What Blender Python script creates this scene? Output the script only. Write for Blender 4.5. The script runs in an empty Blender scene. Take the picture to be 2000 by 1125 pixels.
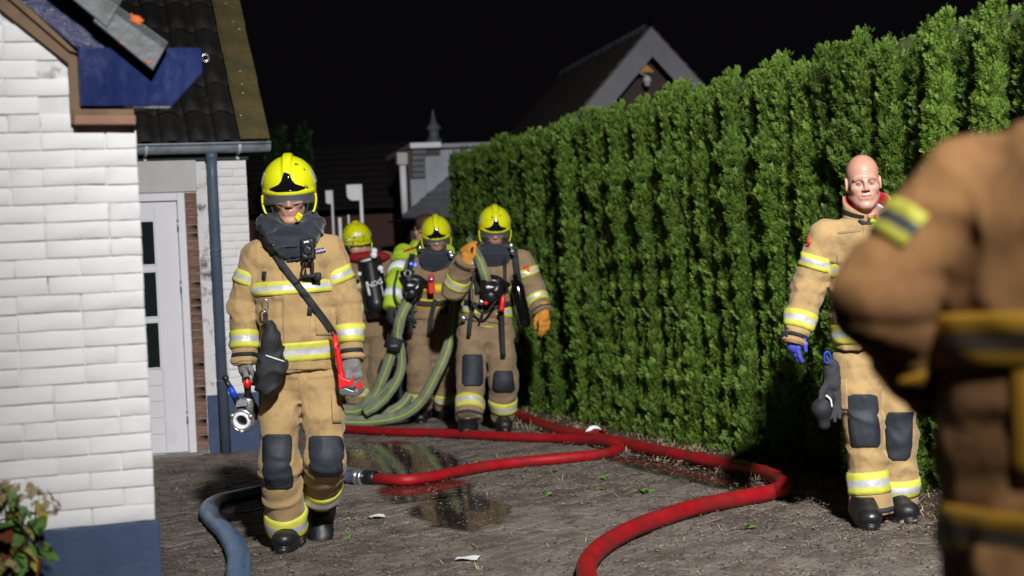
import bpy, math, random
import numpy as np
from mathutils import Vector, Matrix

# ------------------------------------------------------------------ camera, world, light, exposure
scn = bpy.context.scene
COL = scn.collection
F_PX, CX, CY = 3300.0, 1000.0, 562.5            # focal length and centre in the photograph's pixels
CAM = np.array([0.0, 0.0, 1.35])
PITCH = math.atan(47.5 / F_PX)
ROLL = 0.047
_F = np.array([0, math.cos(PITCH), -math.sin(PITCH)])
_H = np.array([1.0, 0, 0])
_U = np.array([0, math.sin(PITCH), math.cos(PITCH)])
_R = math.cos(ROLL) * _H - math.sin(ROLL) * _U
_UP = math.sin(ROLL) * _H + math.cos(ROLL) * _U
cd = bpy.data.cameras.new('camera')
cam = bpy.data.objects.new('camera', cd)
COL.objects.link(cam)
cam.matrix_world = Matrix(((_R[0], _UP[0], -_F[0], CAM[0]), (_R[1], _UP[1], -_F[1], CAM[1]),
                           (_R[2], _UP[2], -_F[2], CAM[2]), (0, 0, 0, 1)))
cd.sensor_width = 36
cd.lens = 36 * F_PX / 2000
cd.clip_start = 0.05
cd.clip_end = 500
cd.dof.use_dof = True
cd.dof.focus_distance = 9.1
cd.dof.aperture_fstop = 2.3
scn.camera = cam

world = bpy.data.worlds.new('World')
scn.world = world
world.use_nodes = True
_bg = world.node_tree.nodes['Background']
_bg.inputs['Color'].default_value = (0.75, 0.62, 0.85, 1)      # night sky
_bg.inputs['Strength'].default_value = 0.003

# the floodlight mast of the fire engine, out of frame beside the photographer
LAMP = np.array([2.2, -4.0, 8.0])
AIM = np.array([2.95, 10.0, 1.2])
ld = bpy.data.lights.new('floodlight', 'SPOT')
ld.energy = 18200
ld.color = (1.0, 0.98, 0.96)
ld.shadow_soft_size = 0.30
ld.spot_size = math.radians(58)
ld.spot_blend = 1.0
lamp = bpy.data.objects.new('floodlight', ld)
COL.objects.link(lamp)
lamp.location = LAMP
lamp.rotation_euler = Vector(AIM - LAMP).to_track_quat('-Z', 'Y').to_euler()

vs = scn.view_settings
vs.view_transform = 'Standard'
vs.look = 'None'
vs.exposure = 0.0
vs.gamma = 1.0
vs.use_curve_mapping = False
scn.render.film_transparent = False
scn.cycles.max_bounces = 6
scn.cycles.transparent_max_bounces = 8
scn.cycles.use_denoising = True

# ------------------------------------------------------------------ from photo measurements to the place
def ray(px, py):
    return ((px - CX) / F_PX) * _R - ((py - CY) / F_PX) * _UP + _F

def W(px, py, Y):
    """Point at depth Y seen at that spot of the photograph."""
    r = ray(px, py)
    return CAM + r * (Y / r[1])

def G(px, py, z=0.0):
    """Point on the ground (height z)."""
    r = ray(px, py)
    return CAM + r * ((z - CAM[2]) / r[2])

def nrm(v):
    v = np.asarray(v, float)
    return v / (np.linalg.norm(v) + 1e-12)

# ------------------------------------------------------------------ materials
MATS = {}
def srgb(r, g, b):
    f = lambda c: (c / 255 / 12.92) if c / 255 <= 0.04045 else ((c / 255 + 0.055) / 1.055) ** 2.4
    return (f(r), f(g), f(b))

def M(name, base, rough=0.8, var=0.15, vscale=7.0, bump=0.0, bscale=120.0, bdist=0.004, spec=0.4, metal=0.0,
      dirt=None, dscale=3.0, dlo=0.5, dhi=0.7, coords='Object', sheen=0.0, coat=0.0, emit=None, trans=0.0,
      alpha=1.0, ior=1.45, weave=0.0, aniso=None, attr=None, objvar=0.0, rvar=0.0, sss=0.0, crease=None):
    m = bpy.data.materials.new(name)
    m.use_nodes = True
    nt = m.node_tree
    N, L = nt.nodes, nt.links
    b = N['Principled BSDF']
    tc = N.new('ShaderNodeTexCoord')
    vec = tc.outputs[coords] if coords != 'World' else N.new('ShaderNodeNewGeometry').outputs['Position']
    if aniso:
        mp = N.new('ShaderNodeMapping'); mp.inputs['Scale'].default_value = aniso
        L.new(vec, mp.inputs['Vector']); vec2 = mp.outputs['Vector']
    else:
        vec2 = vec
    n1 = N.new('ShaderNodeTexNoise'); n1.inputs['Scale'].default_value = vscale; n1.inputs['Detail'].default_value = 6
    n1.inputs['Roughness'].default_value = 0.6
    L.new(vec2, n1.inputs['Vector'])
    mr = N.new('ShaderNodeMapRange'); mr.inputs['From Min'].default_value = 0.25; mr.inputs['From Max'].default_value = 0.75
    mr.inputs['To Min'].default_value = 1 - var; mr.inputs['To Max'].default_value = 1 + var
    L.new(n1.outputs['Fac'], mr.inputs['Value'])
    mul = N.new('ShaderNodeVectorMath'); mul.operation = 'SCALE'
    if attr:
        at = N.new('ShaderNodeAttribute'); at.attribute_name = attr
        L.new(at.outputs['Color'], mul.inputs[0])
    else:
        mul.inputs[0].default_value = base
    L.new(mr.outputs['Result'], mul.inputs['Scale'])
    col = mul.outputs['Vector']
    if objvar:
        oi = N.new('ShaderNodeObjectInfo')
        r2 = N.new('ShaderNodeMapRange'); r2.inputs['To Min'].default_value = 1 - objvar; r2.inputs['To Max'].default_value = 1 + objvar
        L.new(oi.outputs['Random'], r2.inputs['Value'])
        m2 = N.new('ShaderNodeVectorMath'); m2.operation = 'SCALE'
        L.new(col, m2.inputs[0]); L.new(r2.outputs['Result'], m2.inputs['Scale'])
        col = m2.outputs['Vector']
    if dirt:
        n2 = N.new('ShaderNodeTexNoise'); n2.inputs['Scale'].default_value = dscale; n2.inputs['Detail'].default_value = 8
        n2.inputs['Roughness'].default_value = 0.65
        L.new(vec, n2.inputs['Vector'])
        d = N.new('ShaderNodeMapRange'); d.inputs['From Min'].default_value = dlo; d.inputs['From Max'].default_value = dhi
        L.new(n2.outputs['Fac'], d.inputs['Value'])
        mx = N.new('ShaderNodeMix'); mx.data_type = 'RGBA'
        L.new(d.outputs['Result'], mx.inputs['Factor']); L.new(col, mx.inputs['A'])
        mx.inputs['B'].default_value = (*dirt, 1)
        col = mx.outputs['Result']
    L.new(col, b.inputs['Base Color'])
    b.inputs['Roughness'].default_value = rough
    if rvar:
        rr = N.new('ShaderNodeMapRange'); rr.inputs['From Min'].default_value = 0.3; rr.inputs['From Max'].default_value = 0.7
        rr.inputs['To Min'].default_value = max(0.02, rough - rvar); rr.inputs['To Max'].default_value = min(1, rough + rvar)
        L.new(n1.outputs['Fac'], rr.inputs['Value']); L.new(rr.outputs['Result'], b.inputs['Roughness'])
    b.inputs['Specular IOR Level'].default_value = spec
    b.inputs['Metallic'].default_value = metal
    b.inputs['IOR'].default_value = ior
    b.inputs['Transmission Weight'].default_value = trans
    b.inputs['Alpha'].default_value = alpha
    b.inputs['Sheen Weight'].default_value = sheen
    b.inputs['Coat Weight'].default_value = coat
    if sss:
        b.inputs['Subsurface Weight'].default_value = sss
        b.inputs['Subsurface Radius'].default_value = (0.012, 0.005, 0.003)
        b.inputs['Subsurface Scale'].default_value = 1.0
    if emit:
        b.inputs['Emission Color'].default_value = (*emit[0], 1)
        b.inputs['Emission Strength'].default_value = emit[1]
    if bump:
        n3 = N.new('ShaderNodeTexNoise'); n3.inputs['Scale'].default_value = bscale; n3.inputs['Detail'].default_value = 5
        L.new(vec2, n3.inputs['Vector'])
        h = n3.outputs['Fac']
        if weave:
            wv = N.new('ShaderNodeTexWave'); wv.inputs['Scale'].default_value = weave; wv.inputs['Distortion'].default_value = 2.0
            wv.bands_direction = 'DIAGONAL'
            L.new(vec, wv.inputs['Vector'])
            ad = N.new('ShaderNodeMath'); ad.operation = 'MULTIPLY_ADD'
            L.new(wv.outputs['Fac'], ad.inputs[0]); ad.inputs[1].default_value = 0.35; L.new(h, ad.inputs[2])
            h = ad.outputs[0]
        bp = N.new('ShaderNodeBump'); bp.inputs['Strength'].default_value = bump; bp.inputs['Distance'].default_value = bdist
        L.new(h, bp.inputs['Height']); L.new(bp.outputs['Normal'], b.inputs['Normal'])
        if crease:
            n4 = N.new('ShaderNodeTexNoise'); n4.noise_type = 'RIDGED_MULTIFRACTAL'; n4.inputs['Scale'].default_value = crease[0]
            n4.inputs['Detail'].default_value = 2.5; n4.inputs['Distortion'].default_value = 0.7
            L.new(vec, n4.inputs['Vector'])
            bp2 = N.new('ShaderNodeBump'); bp2.inputs['Strength'].default_value = crease[1]; bp2.inputs['Distance'].default_value = crease[2]
            L.new(n4.outputs['Fac'], bp2.inputs['Height']); L.new(bp2.outputs['Normal'], bp.inputs['Normal'])
    MATS[name] = m
    return m

TAN = (0.365, 0.245, 0.108)
M('turnout_tan', TAN, 0.9, 0.12, 5, bump=0.5, bscale=70, bdist=0.006, dirt=(0.15, 0.095, 0.05), dscale=5.5, dlo=0.52, dhi=0.78, sheen=0.15, crease=(7.5, 0.8, 0.011))
M('turnout_worn', (0.235, 0.165, 0.095), 0.92, 0.16, 6, bump=0.55, bscale=48, bdist=0.006, dirt=(0.09, 0.06, 0.035), dscale=5, dlo=0.5, dhi=0.8, sheen=0.1, crease=(7.5, 0.8, 0.011))
M('turnout_brown', (0.31, 0.158, 0.060), 0.9, 0.2, 5, bump=0.4, bscale=40, bdist=0.006, dirt=(0.08, 0.035, 0.02), dscale=4, dlo=0.45, dhi=0.75)  # the tan cloth again, with dim warm light put into its colour
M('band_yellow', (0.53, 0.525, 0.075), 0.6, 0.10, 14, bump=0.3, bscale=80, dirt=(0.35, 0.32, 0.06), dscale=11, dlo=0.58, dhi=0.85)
M('band_warm_shade', (0.40, 0.22, 0.022), 0.6, 0.10, 14)  # yellow band tinted orange, standing in for the dim warm light on it
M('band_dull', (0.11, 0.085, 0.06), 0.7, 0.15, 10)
M('band_silver', (0.52, 0.53, 0.56), 0.38, 0.22, 35, bump=0.5, bscale=60, bdist=0.004, metal=0.25)
M('band_white', (0.74, 0.78, 0.82), 0.4, 0.12, 30, bump=0.4, bscale=60)
M('hivis', (0.42, 0.60, 0.03), 0.75, 0.15, 6, bump=0.5, bscale=45, bdist=0.006, crease=(7.5, 0.8, 0.011))
M('knee_pad', (0.019, 0.024, 0.032), 0.62, 0.35, 9, bump=0.4, bscale=70, bdist=0.004, dirt=(0.034, 0.038, 0.044), dscale=6, dlo=0.5, dhi=0.75, crease=(8, 0.35, 0.008))
M('dark_cuff', (0.028, 0.030, 0.036), 0.8, 0.25, 20, bump=0.3, bscale=90)
M('hood_cloth', (0.020, 0.024, 0.036), 0.95, 0.15, 20, bump=0.35, bscale=160, bdist=0.003, sheen=0.25, crease=(9, 0.5, 0.010))
M('strap_black', (0.018, 0.019, 0.022), 0.7, 0.25, 30, bump=0.4, bscale=260, bdist=0.002)
M('rubber_black', (0.010, 0.010, 0.012), 0.33, 0.2, 12, bump=0.1, bscale=40, spec=0.6, rvar=0.12)
M('boot_leather', (0.009, 0.009, 0.011), 0.46, 0.3, 14, bump=0.35, bscale=35, bdist=0.006, spec=0.7, rvar=0.12)
M('plastic_black', (0.012, 0.012, 0.014), 0.38, 0.2, 20, spec=0.5)
M('gloss_black', (0.004, 0.004, 0.005), 0.08, 0.1, 10, spec=0.7)
M('helmet_yellow', (0.64, 0.66, 0.010), 0.30, 0.06, 6, bump=0.03, bscale=12, spec=0.5, coat=0.25, dirt=(0.06, 0.06, 0.01), dscale=24, dlo=0.615, dhi=0.65)
M('helmet_grey', (0.30, 0.31, 0.31), 0.4, 0.15, 40)
M('visor_clear', (0.35, 0.37, 0.38), 0.03, 0.02, 4, spec=0.8, alpha=0.10)
M('lens_clear', (0.35, 0.30, 0.30), 0.02, 0.02, 4, spec=0.8, alpha=0.13)
M('skin', (0.5, 0.3, 0.22), 0.42, 0.13, 60, bump=0.4, bscale=220, bdist=0.002, spec=0.5, attr='tint', sss=0.06)
M('eye_white', (0.6, 0.58, 0.56), 0.15, 0.03, 10, attr='tint')
M('teeth', (0.6, 0.56, 0.48), 0.3, 0.05, 30)
M('hair_brown', (0.06, 0.032, 0.018), 0.6, 0.4, 60, bump=0.7, bscale=200, bdist=0.004)
M('glove_grey', (0.17, 0.165, 0.165), 0.85, 0.2, 25, bump=0.4, bscale=140, bdist=0.003)
M('glove_mid', (0.085, 0.085, 0.09), 0.85, 0.25, 25, bump=0.4, bscale=140, bdist=0.003)
M('glove_dark', (0.035, 0.035, 0.040), 0.85, 0.2, 25, bump=0.4, bscale=140, bdist=0.003)
M('glove_orange', (0.55, 0.235, 0.035), 0.85, 0.22, 18, bump=0.5, bscale=110, bdist=0.004, dirt=(0.16, 0.07, 0.02), dscale=14, dlo=0.55, dhi=0.8)
M('glove_blue', (0.06, 0.075, 0.42), 0.35, 0.12, 30, bump=0.5, bscale=90, bdist=0.003)
M('collar_red', (0.42, 0.015, 0.03), 0.85, 0.15, 15, bump=0.3, bscale=120)
M('red_plastic', (0.62, 0.012, 0.014), 0.35, 0.1, 10, spec=0.5)
M('badge_orange', (0.62, 0.16, 0.03), 0.7, 0.2, 60)
M('badge_red', (0.5, 0.02, 0.02), 0.7, 0.15, 50)
M('navy_patch', (0.012, 0.022, 0.075), 0.6, 0.1, 30)
M('tag_white', (0.75, 0.76, 0.78), 0.6, 0.04, 30)
M('steel', (0.55, 0.56, 0.58), 0.24, 0.15, 25, metal=0.9, rvar=0.08)
M('alu_cast', (0.42, 0.43, 0.45), 0.4, 0.2, 40, metal=0.75, bump=0.2, bscale=120)
M('tool_grey', (0.13, 0.135, 0.15), 0.4, 0.25, 25, metal=0.5, bump=0.2, bscale=60)
M('blue_plastic', (0.012, 0.055, 0.50), 0.4, 0.1, 20)
M('blue_led', (0.02, 0.06, 0.5), 0.3, 0.0, 10, emit=((0.03, 0.10, 1.0), 6.0))
M('belt_yellow', (0.68, 0.50, 0.008), 0.6, 0.12, 25, bump=0.2, bscale=140)
M('hose_red', (0.30, 0.005, 0.010), 0.5, 0.20, 9, bump=0.45, bscale=170, bdist=0.003, spec=0.45, dirt=(0.11, 0.016, 0.014), dscale=5, dlo=0.46, dhi=0.75, rvar=0.1)
M('hose_blue', (0.055, 0.135, 0.27), 0.36, 0.3, 7, bump=0.7, bscale=34, bdist=0.010, spec=0.5, dirt=(0.10, 0.13, 0.17), dscale=5, dlo=0.45, dhi=0.75, rvar=0.12)
M('hose_green', (0.175, 0.195, 0.135), 0.7, 0.25, 12, bump=0.4, bscale=120, dirt=(0.05, 0.06, 0.04), dscale=8, dlo=0.5, dhi=0.8)
M('hose_stripe', (0.30, 0.39, 0.07), 0.6, 0.2, 20)
M('brick_white', (0.67, 0.67, 0.68), 0.75, 0.04, 9, bump=0.35, bscale=30, bdist=0.004, dirt=(0.50, 0.50, 0.49), dscale=9, dlo=0.60, dhi=0.9, objvar=0.015)
M('mortar_white', (0.60, 0.60, 0.61), 0.85, 0.06, 30, bump=0.4, bscale=60, bdist=0.003, dirt=(0.14, 0.135, 0.12), dscale=7, dlo=0.52, dhi=0.66)
M('brick_red', (0.17, 0.088, 0.062), 0.9, 0.25, 20, bump=0.7, bscale=60, bdist=0.005, dirt=(0.24, 0.18, 0.14), dscale=12, dlo=0.5, dhi=0.75, objvar=0.3)
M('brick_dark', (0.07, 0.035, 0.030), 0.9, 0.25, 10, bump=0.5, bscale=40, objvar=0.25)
M('mortar_grey', (0.20, 0.18, 0.16), 0.95, 0.2, 30, bump=0.5, bscale=60)
M('plinth_blue', (0.042, 0.067, 0.135), 0.72, 0.2, 7, bump=0.5, bscale=55, bdist=0.006, dirt=(0.075, 0.10, 0.16), dscale=6, dlo=0.5, dhi=0.8)
M('board_blue', (0.012, 0.021, 0.085), 0.16, 0.2, 5, bump=0.35, bscale=9, bdist=0.012, spec=0.6, dirt=(0.07, 0.082, 0.17), dscale=5, dlo=0.52, dhi=0.75, rvar=0.10, aniso=(3, 1, 1))
M('board_wet', (0.014, 0.020, 0.075), 0.14, 0.2, 8, bump=1.0, bscale=130, bdist=0.009, spec=1.0, aniso=(0.45, 1, 1.2))
M('soffit_brown', (0.16, 0.105, 0.062), 0.8, 0.2, 8, bump=0.2, bscale=40, dirt=(0.08, 0.05, 0.03), dscale=5)
M('ledge_terracotta', (0.26, 0.14, 0.095), 0.8, 0.12, 12, bump=0.3, bscale=60)
M('tile_grey', (0.115, 0.125, 0.135), 0.5, 0.2, 14, bump=0.5, bscale=45, bdist=0.005, dirt=(0.06, 0.065, 0.06), dscale=7, rvar=0.1)
M('lichen_orange', (0.55, 0.13, 0.03), 0.9, 0.3, 50, bump=0.5, bscale=90)
M('tile_dark', (0.010, 0.009, 0.009), 0.7, 0.4, 10, bump=0.7, bscale=40, bdist=0.008, dirt=(0.034, 0.029, 0.024), dscale=9, dlo=0.55, dhi=0.75, objvar=0.25)
M('verge_moss', (0.11, 0.085, 0.032), 0.9, 0.3, 9, bump=0.6, bscale=40, bdist=0.008, dirt=(0.05, 0.05, 0.018), dscale=5, dlo=0.42, dhi=0.65)
M('gutter_grey', (0.26, 0.295, 0.335), 0.42, 0.15, 8, bump=0.15, bscale=20, dirt=(0.10, 0.115, 0.13), dscale=6, rvar=0.08)
M('pipe_blue', (0.075, 0.105, 0.155), 0.42, 0.2, 6, bump=0.2, bscale=30, dirt=(0.085, 0.105, 0.14), dscale=6, rvar=0.1)
M('bracket_white', (0.55, 0.53, 0.50), 0.6, 0.1, 20)
M('door_white', (0.66, 0.66, 0.70), 0.45, 0.04, 4, bump=0.05, bscale=8, dirt=(0.50, 0.49, 0.50), dscale=4, dlo=0.58, dhi=0.85)
M('render_grey', (0.47, 0.46, 0.47), 0.9, 0.06, 12, bump=0.4, bscale=120)
M('door_glass', (0.012, 0.018, 0.018), 0.07, 0.2, 12, spec=0.6)
M('paver', (0.165, 0.140, 0.122), 0.82, 0.42, 75, bump=0.9, bscale=85, bdist=0.007, dirt=(0.06, 0.048, 0.038), dscale=3.5, dlo=0.45, dhi=0.7, coords='World', objvar=0.16)
M('joint_sand', (0.105, 0.085, 0.070), 0.95, 0.35, 30, bump=0.8, bscale=90, bdist=0.01, coords='World')
M('soil', (0.050, 0.038, 0.029), 0.95, 0.35, 14, bump=0.9, bscale=50, bdist=0.02, coords='World')
M('soil_bed', (0.060, 0.043, 0.030), 0.95, 0.4, 20, bump=1.0, bscale=40, bdist=0.03, coords='World')
M('litter', (0.25, 0.19, 0.14), 0.9, 0.4, 60, coords='World')
M('litter_dark', (0.055, 0.042, 0.032), 0.9, 0.4, 60, coords='World')
M('dry_grass', (0.38, 0.30, 0.17), 0.85, 0.3, 30)
M('weed_green', (0.15, 0.31, 0.05), 0.6, 0.3, 30)
M('paper_white', (0.75, 0.76, 0.76), 0.8, 0.05, 30)
M('water', (0.018, 0.014, 0.009), 0.03, 0.3, 5, bump=0.12, bscale=16, bdist=0.004, spec=0.6, coords='World')
M('bark', (0.060, 0.040, 0.026), 0.95, 0.3, 12, bump=0.8, bscale=30)
M('hedge_core', (0.035, 0.042, 0.014), 1.0, 0.3, 12)
M('leaf_hydrangea', (0.075, 0.17, 0.028), 0.42, 0.35, 18, bump=0.4, bscale=60, bdist=0.003, dirt=(0.20, 0.07, 0.02), dscale=9, dlo=0.60, dhi=0.72)
M('leaf_yellow', (0.30, 0.30, 0.035), 0.5, 0.3, 14, bump=0.4, bscale=60, dirt=(0.28, 0.10, 0.03), dscale=9, dlo=0.5, dhi=0.7)
M('leaf_russet', (0.15, 0.045, 0.02), 0.5, 0.3, 14, bump=0.4, bscale=60)
M('flower_cream', (0.30, 0.25, 0.12), 0.7, 0.25, 30, dirt=(0.30, 0.13, 0.09), dscale=12)
M('barge_grey', (0.33, 0.335, 0.38), 0.8, 0.1, 4, bump=0.2, bscale=20)
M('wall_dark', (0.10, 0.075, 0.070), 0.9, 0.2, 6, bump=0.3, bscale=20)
M('wood_orange', (0.85, 0.42, 0.12), 0.6, 0.15, 10)
M('white_trim', (0.85, 0.86, 0.9), 0.6, 0.05, 6)
M('panel_pale', (0.36, 0.38, 0.43), 0.8, 0.15, 5, bump=0.3, bscale=30)
M('tile_far', (0.14, 0.115, 0.115), 0.6, 0.3, 6, bump=0.5, bscale=20)
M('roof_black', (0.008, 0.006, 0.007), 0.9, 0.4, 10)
M('yoke_red', (0.26, 0.010, 0.016), 0.85, 0.2, 15, bump=0.4, bscale=60)
M('slate_dark', (0.13, 0.14, 0.16), 0.6, 0.25, 12, bump=0.4, bscale=30, objvar=0.2)

def soft_edge(mat, scale):
    m = MATS[mat]; nt = m.node_tree; N, L = nt.nodes, nt.links
    at = N.new('ShaderNodeAttribute'); at.attribute_name = 'fade'
    g = N.new('ShaderNodeNewGeometry'); n = N.new('ShaderNodeTexNoise'); n.inputs['Scale'].default_value = scale; n.inputs['Detail'].default_value = 6
    L.new(g.outputs['Position'], n.inputs['Vector'])
    ad = N.new('ShaderNodeMath'); ad.operation = 'MULTIPLY_ADD'; ad.inputs[1].default_value = 1.5; L.new(n.outputs['Fac'], ad.inputs[0])
    ad2 = N.new('ShaderNodeMath'); ad2.operation = 'MULTIPLY_ADD'; ad2.inputs[1].default_value = 1.6; ad2.inputs[2].default_value = -1.15
    L.new(at.outputs['Fac'], ad2.inputs[0]); L.new(ad2.outputs[0], ad.inputs[2])
    mr = N.new('ShaderNodeMapRange'); mr.interpolation_type = 'SMOOTHSTEP'; mr.inputs['From Min'].default_value = 0.0; mr.inputs['From Max'].default_value = 0.55
    mr.inputs['To Max'].default_value = 0.74
    L.new(ad.outputs[0], mr.inputs['Value']); L.new(mr.outputs['Result'], N['Principled BSDF'].inputs['Alpha'])
soft_edge('water', 9.0)

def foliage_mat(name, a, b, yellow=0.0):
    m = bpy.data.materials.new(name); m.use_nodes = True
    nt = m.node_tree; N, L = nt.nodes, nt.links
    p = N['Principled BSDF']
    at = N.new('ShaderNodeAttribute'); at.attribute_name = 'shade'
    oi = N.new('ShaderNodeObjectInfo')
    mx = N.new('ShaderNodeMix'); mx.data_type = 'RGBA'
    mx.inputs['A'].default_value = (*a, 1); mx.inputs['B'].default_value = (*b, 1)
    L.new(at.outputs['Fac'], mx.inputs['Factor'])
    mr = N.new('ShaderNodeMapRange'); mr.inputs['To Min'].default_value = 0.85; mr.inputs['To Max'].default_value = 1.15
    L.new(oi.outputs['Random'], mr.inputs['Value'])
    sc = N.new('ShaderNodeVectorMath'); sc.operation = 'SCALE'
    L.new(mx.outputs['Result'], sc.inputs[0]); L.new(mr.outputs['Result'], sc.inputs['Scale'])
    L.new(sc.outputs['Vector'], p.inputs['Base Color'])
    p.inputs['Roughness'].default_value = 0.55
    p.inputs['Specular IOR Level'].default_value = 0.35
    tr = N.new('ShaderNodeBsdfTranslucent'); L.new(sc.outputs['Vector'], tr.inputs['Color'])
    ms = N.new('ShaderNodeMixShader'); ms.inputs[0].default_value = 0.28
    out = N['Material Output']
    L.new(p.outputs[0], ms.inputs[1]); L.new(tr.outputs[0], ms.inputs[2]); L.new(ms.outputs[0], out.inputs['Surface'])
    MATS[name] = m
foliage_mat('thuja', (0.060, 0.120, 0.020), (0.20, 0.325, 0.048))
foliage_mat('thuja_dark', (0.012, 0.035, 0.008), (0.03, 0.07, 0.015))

# ------------------------------------------------------------------ objects
def tag(o, label=None, cat=None, group=None, kind=None):
    if label: o['label'] = label
    if cat: o['category'] = cat
    if group: o['group'] = group
    if kind: o['kind'] = kind
    return o

def mesh(name, V, Fc, mats, midx=None, smooth=True, attrs=None):
    me = bpy.data.meshes.new(name)
    V = np.asarray(V, np.float32).reshape(-1, 3)
    if isinstance(Fc, np.ndarray):
        k = Fc.shape[1]
        me.vertices.add(len(V)); me.vertices.foreach_set('co', V.ravel())
        me.loops.add(Fc.size); me.loops.foreach_set('vertex_index', Fc.astype(np.int32).ravel())
        me.polygons.add(len(Fc)); me.polygons.foreach_set('loop_start', np.arange(0, Fc.size, k, dtype=np.int32))
        me.polygons.foreach_set('loop_total', np.full(len(Fc), k, np.int32))
        me.update(calc_edges=True)
    else:
        me.from_pydata([tuple(map(float, v)) for v in V], [], [tuple(map(int, f)) for f in Fc])
    for m in (mats if isinstance(mats, (list, tuple)) else [mats]):
        me.materials.append(MATS[m])
    if midx is not None:
        me.polygons.foreach_set('material_index', np.asarray(midx, np.int32))
    if smooth:
        me.polygons.foreach_set('use_smooth', np.ones(len(me.polygons), bool))
    for k, a in (attrs or {}).items():
        a = np.asarray(a, np.float32)
        if a.ndim == 1:
            me.attributes.new(k, 'FLOAT', 'POINT').data.foreach_set('value', a)
        else:
            c = np.ones((len(a), 4), np.float32); c[:, :3] = a
            me.attributes.new(k, 'FLOAT_COLOR', 'POINT').data.foreach_set('color', c.ravel())
    me.validate()
    me.update()
    return me

def link(name, me, parent=None, loc=(0, 0, 0), rot=None):
    o = bpy.data.objects.new(name, me)
    COL.objects.link(o)
    o.parent = parent
    o.location = loc
    if rot is not None: o.rotation_euler = rot
    return o

def empty(name, loc=(0, 0, 0), rz=0.0, parent=None):
    o = bpy.data.objects.new(name, None)
    COL.objects.link(o)
    o.location = loc; o.rotation_euler = (0, 0, rz); o.parent = parent
    o.empty_display_size = 0.1
    return o

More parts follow.
